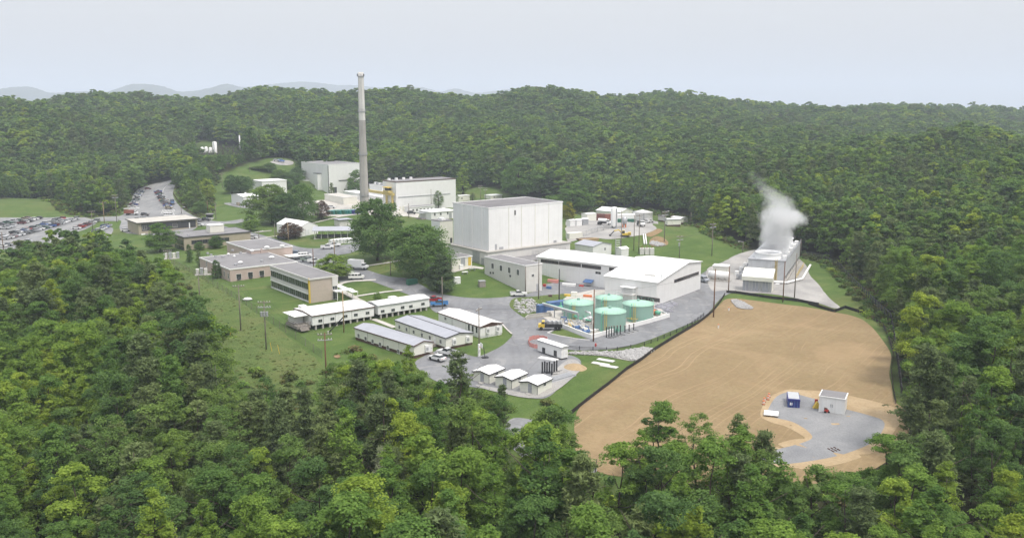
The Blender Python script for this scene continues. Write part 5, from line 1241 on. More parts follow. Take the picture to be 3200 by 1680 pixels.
# truck-mounted tank by the tower
F = g('J', 232, 1108); t = thing('water_tank', 'white horizontal tank on a concrete cradle left of the pump shed', 'tank', F, rz)
MB().tube([(1, 0, 2.3), (1, 7.5, 2.3)], 1.35, 14).build('vessel', 'white_paint', t, smooth=True); MB().box(-.8, 2.8, -.6, 8, -.4, .5).build('bund', 'concrete', t)
for yy in (1.2, 3.7, 6.2): MB().box(.2, 1.8, yy, yy+.4, .5, 1.6).build('cradle', 'concrete', t)
F = g('J', 230, 1000); b = bldpx('valve_house', 'pale square valve house behind the horizontal tank', 'hut', ('J',225,1040), ('J',250,1000), ('J',85,1000), ('J',225,990), rz=rz); b.a = 4; b.h = max(b.h, 3); b.walls('cream_wall'); b.flat('white_roof', 'white_paint', ov=.2)

# ------------------------------------------------------------------ tank farm
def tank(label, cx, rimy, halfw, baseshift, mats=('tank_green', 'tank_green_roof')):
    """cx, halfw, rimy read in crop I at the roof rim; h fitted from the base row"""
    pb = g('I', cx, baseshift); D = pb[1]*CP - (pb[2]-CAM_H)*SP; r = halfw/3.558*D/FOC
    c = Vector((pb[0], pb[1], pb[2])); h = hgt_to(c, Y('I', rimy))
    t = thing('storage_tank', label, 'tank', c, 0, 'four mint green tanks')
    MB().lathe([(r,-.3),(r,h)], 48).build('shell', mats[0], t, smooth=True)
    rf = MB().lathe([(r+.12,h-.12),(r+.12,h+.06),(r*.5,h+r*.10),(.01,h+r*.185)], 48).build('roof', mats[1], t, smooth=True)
    MB().lathe([(.45,h+r*.16),(.45,h+r*.185+.45),(.01,h+r*.185+.5)], 12).build('roof_hatch', mats[0], rf)
    m = MB(); n = 26
    for k in range(n):
        an = k*2*math.pi/n; x, y = math.cos(an)*(r-.05), math.sin(an)*(r-.05); m.box(x-.02, x+.02, y-.02, y+.02, h, h+1.0)
    m.lathe([(r-.07,h+.97),(r-.03,h+.97),(r-.03,h+1.01),(r-.07,h+1.01)], 36)
    m.build('guard_rail', mats[1], t)
    m = MB()
    for k in range(int(h/.32)): m.box(-.3, .3, -r-.35, -r-.28, k*.32, k*.32+.06)
    for xx in (-.35, .3): m.box(xx, xx+.06, -r-.36, -r-.28, 0, h+1.1)
    m.build('ladder', 'yellow_paint', t, rz=R(-20))
    MB().tube([(r+.35,0,.2),(r+.35,0,h*.9),(r-.6,0,h+.5)], .14, 6).build('fill_pipe', 'pipe_green', t, rz=R(-125))
    MB().cyl(r+.02, 0, .9, .9, .01).build('inlet', 'pipe_green', t) if False else None
    nz = MB().tube([(r-.1,0,.9),(r+.9,0,.9)], .3, 8); nz.build('nozzle', 'pipe_green', t, rz=R(-70))
    return t
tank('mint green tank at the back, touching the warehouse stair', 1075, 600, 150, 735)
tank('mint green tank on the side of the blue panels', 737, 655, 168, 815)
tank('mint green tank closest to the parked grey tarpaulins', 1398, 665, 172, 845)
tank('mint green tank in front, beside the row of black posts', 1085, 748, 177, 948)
def wall_run(name, label, cat, crop, pts, hgt, th, mat):
    P = [g(crop, *p) for p in pts]; t = thing(name, label, cat, P[0])
    for p0, p1 in zip(P[:-1], P[1:]):
        d = p1-p0; L = math.hypot(d.x, d.y); an = math.atan2(d.y, d.x)
        MB().prism([(0,-.5),(L,-.5),(L,d.z+hgt),(0,hgt)], 'y', -th/2, th/2).build('wall_section', mat, t, p0-P[0], an)
    return t
wall_run('bund_wall', 'white concrete wall around the mint green tanks', 'wall', 'I', [(1748,822),(1490,895),(1180,975),(885,1062),(720,1003),(545,932)], 1.25, .35, 'white_paint')
wall_run('kerb_wall', 'low white kerb curving from the tank wall past the orange truck', 'kerb', 'I', [(545,938),(470,965),(395,1000),(520,1030),(700,1062),(860,1082)], .25, .3, 'concrete_pale')
sheet('grass_wedge', gpoly('I', [(545,950),(425,1000),(540,1032),(700,1056),(840,1068),(700,1010)]), 'mown_grass')
wall_run('settling_basin', 'long concrete basin rim beside the blue panels', 'basin', 'I', [(150,850),(440,812),(430,790),(180,822),(150,850)], .9, .3, 'concrete')
for lab, x, y, w, d, h, mt in [('blue steel container behind the tank pipework', 495, 735, 6.5, 2.4, 2.6, 'blue_paint'), ('blue cabinet at the end of the pipe bridge', 328, 790, 2.6, 2.2, 3.0, 'blue_paint'), ('low blue equipment cover between the blue boxes', 400, 745, 3.4, 2.0, 1.4, 'blue_paint')]:
    p = g('I', x, y); t = thing('equipment_container', lab, 'container', p, R(28))
    MB().box(-w/2, w/2, -d/2, d/2, -.2, h).build('body', mt, t); MB().box(-w/2-.08, w/2+.08, -d/2-.08, d/2+.08, h, h+.12).build('lid', mt, t)
    for k in range(int(w/.8)): MB().box(-w/2+.3+k*.8, -w/2+.42+k*.8, -d/2-.06, -d/2, .1, h-.1).build('rib', mt, t)
# pipe bridge
p0 = g('I', 345, 790); p1 = g('I', 735, 905); t = thing('pipe_bridge', 'grey pipe bridge on posts crossing the tank yard', 'pipework', p0)
d = p1-p0; L = math.hypot(d.x, d.y); an = math.atan2(d.y, d.x)
MB().box(0, L, -.35, .35, 3.0, 3.5).build('beam', 'galvanised', t, rz=an)
for k in range(4): MB().box(L*k/3-.12, L*k/3+.12, -.15, .15, -.3, 3.0).build('post', 'galvanised', t, rz=an)
for s_ in (-.2, .2): MB().tube([(0, s_, 3.7), (L, s_, 3.7)], .14, 6).build('pipe', 'white_paint' if s_ < 0 else 'pipe_green', t, rz=an)
# process pipework and pumps
def pump(label, x, y, mt, mt2, s=1.0, an=.6):
    p = g('I', x, y); t = thing('pump', label, 'pump', p, an, 'pumps in the tank yard')
    MB().box(-1.2*s, 1.2*s, -.6*s, .6*s, -.2, .25).build('base', 'concrete', t); MB().tube([(-1.0*s,0,.8*s),(.2*s,0,.8*s)], .42*s, 10).build('motor', mt, t, smooth=True)
    MB().tube([(.2*s,0,.8*s),(.9*s,0,.8*s)], .6*s, 12).build('casing', mt2, t, smooth=True); MB().tube([(.7*s,0,.8*s),(.7*s,0,2.0*s),(.7*s,1.6*s,2.0*s)], .2*s, 8).build('pipe', mt2, t, smooth=True)
pump('silver pump with ribbed motor standing in front of the blue-side tank', 840, 885, 'silver_metal', 'silver_metal', 1.5)
pump('green pump behind the pipe bridge', 520, 745, 'pipe_green', 'pipe_green', 1.2)
pump('green pump with red motor at the outer tank corner', 1600, 805, 'pipe_green', 'orange_paint', 1.4, 2.4)
pump('blue pump near the yellow stair in the tank yard', 740, 960, 'blue_paint', 'galvanised', 1.1)
pump('green pump between the silver pipes and the orange truck', 665, 830, 'pipe_green', 'tank_green', 1.2, 2.0)
pump('small blue pump near the tip of the tank wall', 830, 1010, 'blue_paint', 'blue_paint', 1.0)
pump('blue and grey pump beside the orange truck', 600, 900, 'galvanised', 'blue_paint', 1.0, 1.4)
random.seed(21)
for lab, pts, mt, r_ in [('white pipe run along the inside of the tank wall', [(600,900),(720,945),(880,1000),(960,985)], 'white_paint', .16), ('green header pipe looping between the tanks', [(560,790),(640,830),(760,880),(880,905)], 'pipe_green', .22), ('yellow pipe rail along the outer tanks', [(1260,830),(1340,850),(1430,860),(1500,840)], 'yellow_paint', .10),
                         ('grey pipe run behind the truck', [(540,860),(620,890),(700,910),(820,935)], 'galvanised', .18), ('blue pipe run near the wall tip', [(640,935),(720,975),(860,1020)], 'blue_paint', .16), ('silver pipe across the corner of the tank yard', [(1560,760),(1640,800),(1720,825)], 'silver_metal', .2), ('yellow hand rail between the two outer tanks', [(1270,880),(1380,890),(1480,870)], 'yellow_paint', .07)]:
    P = [g('I', *p) for p in pts]; t = thing('pipe_run', lab, 'pipework', P[0], 0, 'tank yard pipes')
    zz = random.uniform(.7, 1.5)
    MB().tube([p - P[0] + Vector((0, 0, zz)) for p in P], r_, 8).build('pipe', mt, t, smooth=True)
    for k, p in enumerate(P): MB().box(-.1, .1, -.1, .1, -.3, zz).build('support', 'galvanised', t, p-P[0])
    for k in range(len(P)-1): MB().cyl(0, 0, zz-.3, zz+.35, r_*1.9, n=8).build('valve', mt, t, P[k].lerp(P[k+1], .5)-P[0])
p = g('I', 672, 965); t = thing('service_stair', 'small yellow service stair among the pipes', 'stair', p, .5)
for k in range(7): MB().box(-.5, .5, k*.28, k*.28+.26, .2+k*.24, .27+k*.24).build('step', 'yellow_paint', t)
for s_ in (-.5, .5): MB().tube([(s_,0,1.2),(s_,2,2.9)], .05).build('rail', 'yellow_paint', t)
# black posts
for k, (x, yb, yt) in enumerate([(1050,1050,932),(1078,1043,930),(1106,1036,926),(1134,1028,922),(1168,1020,918),(1204,1012,914),(1255,992,918),(1302,980,908),(1352,966,895)]):
    p = g('I', x, yb); h = hgt_to(p, Y('I', yt)); t = thing('post_stand', 'black upright post on a foot, %s in the row outside the tank wall' % WORD[k+1], 'post', p, R(-35), 'black posts outside the tank wall')
    obj('post', cached(('bp', round(h, 1)), lambda: MB().box(-.11, .11, -.11, .11, -.1, h).mesh('post', 'black_metal')), t); obj('foot', cached('bpf', lambda: MB().box(-.2, 1.6, -.16, .16, -.08, .14).mesh('foot', 'black_metal')), t); obj('cap', cached(('bpc', round(h, 1)), lambda: MB().box(-.14, .14, -.14, .14, h, h+.12).mesh('cap', 'rust_red')), t)
for k, (x, y) in enumerate([(1381,330),(1396,325),(1410,332),(1425,327),(1440,340),(1455,325),(1470,318)]):
    p = g('P', x, y); t = thing('post_stand', 'black upright post, %s in the cluster beside the huts' % WORD[k+1], 'post', p, R(20), 'black posts beside the huts')
    obj('post', cached('bp2', lambda: MB().box(-.15, .15, -.15, .15, -.1, 2.9).mesh('post', 'black_metal')), t); obj('foot', cached('bpf2', lambda: MB().box(-.3, 1.5, -.2, .2, -.08, .16).mesh('foot', 'black_metal')), t)

# ------------------------------------------------------------------ vehicles
def frustum(m, xb, xt, wb, wt, z0, z1, mi=0):
    m.add([(xb[0],-wb,z0),(xb[1],-wb,z0),(xb[1],wb,z0),(xb[0],wb,z0),(xt[0],-wt,z1),(xt[1],-wt,z1),(xt[1],wt,z1),(xt[0],wt,z1)], [(0,3,2,1),(4,5,6,7),(0,1,5,4),(1,2,6,5),(2,3,7,6),(3,0,4,7)], mi); return m
def veh_meshes(kind):
    body = MB(); gl = MB(); wh = []
    if kind == 'sedan':
        body.prism([(-2.3,.3),(2.25,.3),(2.35,.55),(2.2,.78),(1.1,.92),(-1.5,.97),(-2.3,.92),(-2.4,.6)], 'y', -.88, .88); frustum(body, (-1.45,.35), (-1.35,.25), .66, .64, 1.42, 1.47); frustum(gl, (-1.95,1.15), (-1.4,.3), .82, .64, .93, 1.425); wh = [(1.42,.62),(-1.4,.62)]
    elif kind == 'suv':
        body.prism([(-2.25,.35),(2.15,.35),(2.25,.65),(2.15,.95),(1.0,1.06),(-2.2,1.1),(-2.35,.7)], 'y', -.92, .92); frustum(body, (-2.0,.35), (-1.9,.25), .74, .72, 1.72, 1.78); frustum(gl, (-2.2,1.05), (-1.95,.3), .88, .73, 1.07, 1.725); wh = [(1.38,.68),(-1.4,.68)]
    elif kind == 'pickup':
        body.prism([(-2.75,.45),(2.65,.45),(2.75,.75),(2.6,1.0),(1.1,1.1),(-2.7,1.08),(-2.8,.7)], 'y', -.95, .95); frustum(body, (-.75,.25), (-.7,.2), .74, .72, 1.74, 1.8); frustum(gl, (-.95,1.05), (-.75,.3), .88, .73, 1.1, 1.745)
        body.box(-2.75, -1.0, -.95, -.85, 1.08, 1.32); body.box(-2.75, -1.0, .85, .95, 1.08, 1.32); body.box(-2.8, -2.7, -.84, .84, 1.08, 1.32); gl.box(-2.69, -1.0, -.84, .84, 1.085, 1.1); wh = [(1.75,.72),(-1.65,.72)]
    elif kind == 'van':
        body.prism([(-2.7,.4),(2.6,.4),(2.75,.75),(2.55,1.15),(1.7,1.25),(-2.7,1.25)], 'y', -.98, .98); frustum(body, (-2.68,1.15), (-2.6,.95), .9, .85, 1.8, 2.05); frustum(gl, (-2.66,1.75), (-2.66,1.12), .95, .9, 1.25, 1.8)
        for x in (-1.7, -.5, .55): body.box(x-.08, x+.08, -.962, .962, 1.25, 1.8)
        wh = [(1.75,.7),(-1.6,.7)]
    elif kind == 'box_truck':
        body.prism([(1.9,.7),(3.7,.7),(3.8,1.0),(3.7,1.5),(2.9,1.7),(1.9,1.7)], 'y', -1.05, 1.05); frustum(body, (1.9,2.75), (1.95,2.7), .95, .9, 2.3, 2.4); frustum(gl, (1.9,3.0), (1.95,2.75), 1.0, .93, 1.7, 2.3); body.box(-3.6, 1.85, -1.2, 1.2, 1.0, 3.5); body.box(-3.5, 1.9, -.5, .5, .7, 1.0); wh = [(2.9,.85),(-2.4,.85)]
    for m, mt in ((body, 'vehicle_paint'), (gl, 'window_glass')): pass
    wm = MB().tube([(0,-.13,0),(0,.13,0)], .36 if kind not in ('box_truck',) else .48, 12).mesh('wheel', 'tyre')
    return body.mesh('body', 'vehicle_paint'), gl.mesh('windows', 'window_glass'), wm, wh
def vehicle(kind, p, rz, col, label, group=None, s=1.0, lights=False):
    bm_, gm, wm, wh = cached(('veh', kind), lambda: veh_meshes(kind))
    t = thing({'sedan': 'parked_car', 'suv': 'parked_car', 'pickup': 'pickup_truck', 'van': 'passenger_van', 'box_truck': 'box_truck'}[kind], label, {'sedan': 'car', 'suv': 'car', 'pickup': 'pickup', 'van': 'van', 'box_truck': 'truck'}[kind], p + Vector((0, 0, .32)) if isinstance(p, Vector) else p, rz, group)
    t.scale = (s, s, s)
    o = obj('body', bm_, t); o.color = (*col, 1); obj('windows', gm, t)
    r = .36 if kind != 'box_truck' else .48
    for x, _ in wh:
        for y in (-.82, .82): obj('wheel', wm, t, (x, y * (1.15 if kind == 'box_truck' else 1), r))
    if lights:
        xf = {'sedan': 2.33, 'suv': 2.22, 'pickup': 2.7, 'van': 2.7, 'box_truck': 3.78}[kind]; zf = {'sedan': .62, 'suv': .75, 'pickup': .82, 'van': .85, 'box_truck': 1.1}[kind]
        for y in (-.65, .65): obj('headlight', cached('hl', lambda: MB().box(-.04, .05, -.16, .16, -.09, .09).mesh('headlight', 'silver_metal')), t, (xf, y, zf)); obj('tail_light', cached('tl', lambda: MB().box(-.05, .04, -.1, .1, -.12, .12).mesh('tail_light', 'red_paint')), t, (-xf-.02, y, zf+.1))
    return t
PAL = [('white', (.72,.72,.72)), ('white', (.74,.74,.74)), ('silver', (.5,.51,.53)), ('white', (.70,.70,.69)), ('silver', (.42,.43,.45)), ('black', (.015,.015,.018)), ('charcoal', (.06,.06,.07)), ('red', (.32,.03,.03)), ('maroon', (.13,.02,.03)), ('blue', (.05,.10,.30)), ('grey', (.20,.21,.22)), ('tan', (.36,.31,.23)), ('dark green', (.02,.08,.05)), ('pale grey', (.52,.53,.54))]
random.seed(4)
ROWS = [('A', (25,757), (300,693), 'outermost car park row', None), ('A', (45,800), (405,692), 'second car park row', None), ('A', (5,893), (680,690), 'long third car park row', None), ('A', (55,910), (795,700), 'long fourth car park row', None),
        ('A', (810,800), (1010,725), 'short row by the grass tip', None), ('A', (15,990), (290,938), 'row half hidden by the wood', None), ('A', (1000,845), (1125,777), 'pocket beside the grass tip', None),
        ('A', (1398,575), (1492,400), 'row under the approach road trees', None), ('A', (1782,585), (1668,415), 'row by the approach road kerb', None)]
for c, p0, p1, rowname, _ in ROWS:
    a0 = g(c, *p0); a1 = g(c, *p1); L = (a1-a0).length; n = max(2, min(29, int(L/2.95)))
    for k in range(n):
        if random.random() < .07: continue
        p = a0.lerp(a1, k/(n-1)); p.x += random.uniform(-.35, .35); p.z = Hz(p.x, p.y)
        nm, col = random.choice(PAL); kd = random.choices(['sedan', 'suv', 'pickup'], [.5, .25, .25])[0]
        vehicle(kd, p, random.choice((0, math.pi)) + random.uniform(-.05, .05), col, '%s %s, %s from the near end, %s' % (nm, {'sedan': 'saloon car', 'suv': 'estate car', 'pickup': 'pickup'}[kd], WORD[k+1], rowname), 'cars in the ' + rowname)
for kd, c, x, y, rz, col, lab in [
    ('sedan','A',1565,382,.15,(.13,.02,.03),'dark maroon car alone at the narrowing of the approach road'), ('van','A',1790,668,.05,(.72,.72,.72),'white long van parked behind the gatehouse office'), ('suv','A',1535,660,.1,(.05,.04,.04),'dark car beside the brick-red truck'), ('sedan','A',1460,705,.1,(.06,.06,.07),'black car behind the gatehouse roof edge'), ('sedan','A',1520,697,.1,(.70,.70,.70),'white car behind the gatehouse roof edge'),
    ('sedan','A',2105,720,-.9,(.03,.03,.035),'black car rounding the corner of the gatehouse office'), ('suv','B',490,985,-.1,(.02,.02,.02),'black car at the guard booth'), ('sedan','B',980,1172,-.2,(.7,.7,.7),'white car half hidden behind the tan office'), ('sedan','B',412,1040,0,(.72,.72,.72),'white car between the two tan offices'), ('sedan','A',1330,825,.3,(.68,.68,.68),'white car by the pale end of the gatehouse office'),
    ('suv','B',1290,1180,-.45,(.03,.03,.035),'black car on the road beside the purple tree'), ('pickup','B',1770,1278,.12,(.75,.75,.75),'white pickup with canopy on the upper road'), ('pickup','B',1840,1255,.10,(.72,.72,.72),'white pickup parked behind the other white pickup'),
    ('sedan','F',1895,408,-.35,(.22,.30,.42),'pale blue car under the white loading canopy'), ('van','F',2000,448,.35,(.72,.72,.72),'white van with open side beside the pink office'), ('pickup','F',2035,500,-.1,(.25,.30,.27),'grey-green pickup in front of the white van'), ('pickup','F',2130,515,.15,(.74,.74,.74),'white pickup beside the service pole'),
    ('van','G',1415,240,.05,(.75,.75,.74),'white passenger van parked by the curved footpath'), ('sedan','G',1285,175,.3,(.7,.7,.7),'white car in the shade of the round tree'), ('box_truck','G',1440,105,-.30,(.74,.75,.77),'white box truck on the road above the passenger van'),
    ('pickup','H',1130,95,2.75,(.42,.02,.03),'red pickup at the end of the worn trailer'), ('pickup','H',1205,145,3.3,(.06,.22,.50),'bright blue pickup next to the red one'), ('pickup','I',75,592,.15,(.75,.75,.75),'white pickup beside the rubble below the annex'),
    ('sedan','H',1180,800,2.45,(.75,.75,.75),'white saloon parked at the end of the nearest trailer'), ('pickup','H',1300,738,2.5,(.74,.74,.74),'white pickup parked beside the white saloon'), ('van','I',2118,430,-1.1,(.30,.32,.36),'grey van driving behind the warehouse corner'),
    ('suv','C',1020,858,.1,(.03,.03,.035),'black car beside the pole at the long shed'), ('sedan','B',1810,850,0,(.72,.72,.72),'white car behind the tall lawn trees'), ('pickup','E',1150,470,.25,(.70,.70,.71),'white pickup below the white storage tank'), ('sedan','E',1215,460,-.2,(.6,.6,.6),'pale car beside the beige trailers'),
    ('van','B',1280,362,0,(.15,.25,.55),'blue van in the far clearing'), ('suv','B',1230,355,.1,(.6,.6,.6),'white car in the far clearing')]:
    vehicle(kd, g(c, x, y), rz, col, lab, None, 1.05, lights=True)
def truck(name, label, c, x, y, rz, cab, bed, loadm, L=7.0, s=1.0):
    p = g(c, x, y); t = thing(name, label, 'truck', p + Vector((0, 0, .3)), rz); t.scale = (s, s, s)
    MB().prism([(1.6,.7),(3.4,.7),(3.5,1.0),(3.4,1.55),(2.5,1.75),(1.6,1.75)], 'y', -1.0, 1.0).build('cab', cab, t); frustum(MB(), (1.6,2.45), (1.65,2.4), .92, .88, 2.35, 2.5).build('cab_roof', cab, t); frustum(MB(), (1.6,2.6), (1.65,2.4), .97, .9, 1.75, 2.35).build('windscreen', 'window_glass', t)
    MB().box(-L*.5, 1.5, -1.2, 1.2, .95, 1.2).build('flatbed', bed, t); MB().box(-L*.5, 1.6, -.45, .45, .6, .95).build('chassis', 'black_metal', t)
    for x_ in (2.6, -1.6, -2.6):
        for y_ in (-.95, .95): obj('wheel', cached('tw', lambda: MB().tube([(0,-.15,0),(0,.15,0)], .48, 12).mesh('wheel', 'tyre')), t, (x_, y_, .48))
    MB().box(3.5, 3.62, -1.0, 1.0, .6, .85).build('bumper', 'galvanised', t)
    return t
t = truck('flatbed_truck', 'orange-yellow flatbed truck carrying grey cylinders beside the tank wall', 'I', 425, 965, math.pi-.05, 'yellow_paint', 'black_metal', None)
for k in range(7): MB().cyl(-3.0+k*.62, (-.5, .45)[k % 2], 1.2, 2.5, .42, n=10).build('gas_cylinder', 'silver_metal', t)
for y_ in (-1.15, 1.15): MB().box(-3.5, 1.5, y_-.04, y_+.04, 1.2, 1.8).build('bed_side', 'black_metal', t)
t = truck('crane_truck', 'brick-red and white crane truck at the end of the tree row', 'A', 1395, 650, .03, 'white_paint', 'rust_red', None, 9)
MB().box(-4.2, 1.2, -1.15, 1.15, 1.2, 2.8).build('load', 'rust_red', t); MB().tube([(-4.6,0,3.6),(4.4,0,4.0)], .25).build('boom', 'white_paint', t)
t = truck('dump_truck', 'blue-cabbed dump truck on the bend of the approach road', 'A', 1822, 535, -1.2, 'blue_paint', 'dark_trim', None, 7); MB().box(-3.6, 1.3, -1.2, 1.2, 1.2, 2.7).build('dump_body', 'dark_trim', t)
t = truck('tank_truck', 'white truck parked beside the red shipping containers', 'E', 520, 500, -.4, 'white_paint', 'black_metal', None, 6); MB().tube([(-2.8,0,2.1),(1.3,0,2.1)], .85, 12).build('tank', 'white_paint', t)
t = truck('utility_truck', 'dark-backed white truck below the utility pole in the storage yard', 'E', 1075, 515, -1.4, 'white_paint', 'black_metal', None, 5); MB().box(-2.4, 1.2, -1.1, 1.1, 1.2, 2.2).build('load', 'black_metal', t)
# excavator
p = g('E', 830, 672); t = thing('excavator', 'yellow excavator with folded dark arm on the gravel heap', 'excavator', p, R(175)); t.scale = (.75, .75, .75)
for y_ in (-1.3, 1.3): MB().prism([(-2.2,.1),(2.2,.1),(2.5,.5),(2.2,.9),(-2.2,.9),(-2.5,.5)], 'y', y_-.3, y_+.3).build('track', 'black_metal', t)
MB().box(-3.6, 1.4, -1.4, 1.4, 1.0, 2.2).build('body', 'yellow_paint', t); MB().box(-3.7, -2.0, -1.4, 1.4, 1.1, 2.7).build('counterweight', 'yellow_paint', t); MB().box(.0, 1.6, .2, 1.4, 2.2, 3.7).build('cab', 'window_glass', t); MB().box(-.1, 1.7, .15, 1.45, 3.7, 3.85).build('cab_roof', 'yellow_paint', t)
MB().tube([(1.2,-.3,1.9),(3.6,-.3,4.0),(6.2,-.3,3.4)], .38, 6).build('boom', 'yellow_paint', t); MB().tube([(6.2,-.3,3.5),(8.4,-.3,1.0)], .32, 6).build('stick', 'dark_trim', t); MB().prism([(8.0,.1),(9.0,.1),(9.3,.9),(8.6,1.4),(7.9,.9)], 'y', -.9, .4).build('bucket', 'dark_trim', t)

# ------------------------------------------------------------------ storage yard things
b = bldpx('storage_hall', 'cream metal hall with white gable roof at the back of the storage yard', 'building', ('E',765,400), ('E',952,300), ('E',400,270), ('E',765,305), rz=GRID+R(14)); b.gable('y', 'shed_cream', 'white_roof', 1.6, ov=.3); b.door('R', b.a*.5, 4, 3.6, 0, 'white_panel_shade', name='roller_door')
p = g('E', 668, 545); D = p[1]*CP-(p[2]-CAM_H)*SP; r = 51/4.828*D/FOC; h = hgt_to(p, Y('E', 245)); t = thing('silo', 'tall white cylindrical vessel standing in the storage yard', 'silo', p)
MB().lathe([(r,1.2),(r,h),(r*.75,h+r*.35),(.01,h+r*.5)], 28).build('shell', 'white_panel', t, smooth=True)
for k in range(4): an = k*math.pi/2+.4; MB().box(-.25, .25, -.25, .25, -.3, 1.3).build('leg', 'galvanised', t, (math.cos(an)*r*.8, math.sin(an)*r*.8, 0))
MB().box(-.25, .25, -r-.3, -r-.1, 0, h).build('ladder', 'galvanised', t, rz=.6)
p = g('E', 825, 535); t = thing('silo', 'small grey vessel on an orange frame beside the tall white one', 'silo', p); D = p[1]*CP-(p[2]-CAM_H)*SP; r = 36/4.828*D/FOC; h = hgt_to(p, Y('E', 385))
MB().lathe([(.3,1.0),(r,2.0),(r,h),(.01,h+r*.5)], 20).build('shell', 'galvanised', t, smooth=True)
for k in range(4): an = k*math.pi/2+.4; MB().box(-.15, .15, -.15, .15, -.3, 2.2).build('leg', 'orange_paint', t, (math.cos(an)*r*.8, math.sin(an)*r*.8, 0))
p = g('E', 1095, 440); t = thing('storage_tank', 'squat white round tank with shallow cone roof in the storage yard', 'tank', p); MB().lathe([(6.2,-.3),(6.2,5.6),(6.3,5.65),(.01,7.0)], 28).build('shell', 'white_paint', t, smooth=True); MB().box(-.3, .3, -6.5, -6.2, 0, 5.6).build('ladder', 'galvanised', t)
def container(label, c, x, y, rz, L, w, h, mat, cat='container', roof=None, name='shipping_container', group=None, ribs=True):
    p = g(c, x, y); t = thing(name, label, cat, p, rz, group)
    MB().box(-L/2, L/2, -w/2, w/2, -.15, h).build('body', mat, t)
    if roof: MB().prism([(-w/2-.15,h),(w/2+.15,h),(w/2+.15,h+.12),(0,h+.45),(-w/2-.15,h+.12)], 'x', -L/2-.15, L/2+.15).build('roof', roof, t)
    if ribs:
        n = int(L/1.1)
        for k in range(n): MB().box(-L/2+(k+.35)*L/n, -L/2+(k+.6)*L/n, -w/2-.07, -w/2, .1, h-.15).build('rib', mat, t)
    MB().box(L/2, L/2+.06, -w*.42, w*.42, .1, h-.2).build('door', mat, t)
    return t
container('rust-red shipping container facing the yard, the lighter one', 'E', 545, 425, .12, 10.5, 3, 3.6, 'rust_red'); container('dark rust-red shipping container behind the white truck', 'E', 420, 428, .12, 8.5, 3, 3.8, 'rust_dark')
container('beige shed at the edge of the storage yard by the trees', 'E', 290, 425, GRID, 7, 5, 3.9, 'shed_cream', 'shed', 'white_roof', 'storage_shed', ribs=False)
for k, (x, y) in enumerate([(20,515),(118,508),(215,495)]): container(['white garden shed nearest the tall hall wall', 'white garden shed with open dark door gap', 'grey-fronted shed beside the parked loader'][k], 'E', x, y, GRID, 3.4, 2.8, 2.9, ('white_panel', 'white_panel', 'galvanised')[k], 'shed', 'white_roof', 'storage_shed', 'small sheds of the storage yard', False)
container('white tank trailer parked behind the tall vessel', 'E', 840, 440, .1, 11, 3.4, 4.0, 'white_paint', 'trailer', 'white_roof', 'storage_trailer', ribs=False); container('green skip in front of the white tank trailer', 'E', 930, 452, .1, 4.4, 2.2, 1.9, 'dumpster_green', 'skip', None, 'waste_skip'); container('green skip next to the small grey vessel', 'E', 755, 462, .1, 3.4, 2.2, 1.9, 'dumpster_green', 'skip', None, 'waste_skip')
b = trailer('office_trailer', 'beige trailer with white roof at the top of the grass slope', ('E',1475,515), ('E',1680,420), ('E',1440,430), ('E',1475,440), 'shed_cream', 'white_roof', 'galvanised', 'x', .3, group=None, rz=R(14)); b = trailer('office_trailer', 'beige trailer behind with its window facing the slope', ('E',1690,492), ('E',1786,420), ('E',1530,380), ('E',1690,408), 'shed_cream', 'white_roof', 'galvanised', 'y', .3, group=None); b.win('R', b.a*.5, 2.2, 1.2, 1.0)
b = trailer('office_trailer', 'grey trailer at the wood edge beside the beige ones', ('E',1440,455), ('E',1452,400), ('E',1335,400), ('E',1440,385), 'concrete_pale', 'grey_roof', 'dark_trim', 'y', .2, group=None)
p = g('E', 1130, 800); t = thing('pipe_chute', 'pair of white pipes running down the grass slope', 'pipework', g('E', 1112, 660))
for dx in (0, 32): q0 = g('E', 1112+dx, 655); q1 = g('E', 1128+dx, 800); MB().tube([q0 - t.location + Vector((0,0,.5)), q1 - t.location + Vector((0,0,.5))], .28, 8).build('pipe', 'white_paint', t)
p = g('E', 1165, 935); t = thing('transformer', 'pale transformer bank behind the warehouse ridge', 'transformer', p)
for k in range(3): MB().box(-3+k*2.1, -1.2+k*2.1, -.9, .9, -.2, 2.6).build('unit', 'concrete_pale', t); MB().cyl(-2.1+k*2.1, 0, 2.6, 3.5, .15, n=8).build('bushing', 'rust_red', t)
# lumber and yellow-white pile near the hall
for lab, x, y, L, w, h, mt in [('cream lidded bin beside the tall hall', 70, 690, 7, 3, 2.4, 'shed_cream'), ('pile of tan timber behind the workshop roof', 290, 735, 9, 2.5, 1.0, 'tan_pole'), ('dark metal tray behind the workshop roof', 220, 715, 7, 2.5, .6, 'brown_trim')]: container(lab, 'E', x, y, .5, L, w, h, mt, 'container', None, 'storage_bin', ribs=False)
# dumpsters by the stack
p0 = g('C', -95, 850); p1 = g('C', 285, 842)
for k in range(9):
    p = p0.lerp(p1, k/8); mt = ['teal_paint', 'teal_paint', 'dumpster_green', 'teal_paint', 'dumpster_green', 'teal_paint', 'teal_paint', 'navy_paint', 'navy_paint'][k]
    t = thing('dumpster', '%s dumpster, %s from the lawn end of the row by the stack' % ('navy' if mt == 'navy_paint' else 'green', WORD[k+1]), 'dumpster', p, R(62), 'dumpsters by the stack')
    obj('body', cached(('du', mt), lambda: MB().prism([(-3,0),(3,0),(3.2,1.9),(-3.2,1.9)], 'y', -1.1, 1.1).mesh('body', mt)), t); obj('lid', cached(('dul', mt), lambda: MB().box(-3.25, 3.25, -1.15, 1.15, 1.92, 2.05).mesh('lid', mt)), t)
t = container('dark green dumpster at the road edge under the big tree', 'G', 2195, 305, R(30), 3.6, 2.0, 1.9, 'dumpster_green', 'dumpster', None, 'dumpster')
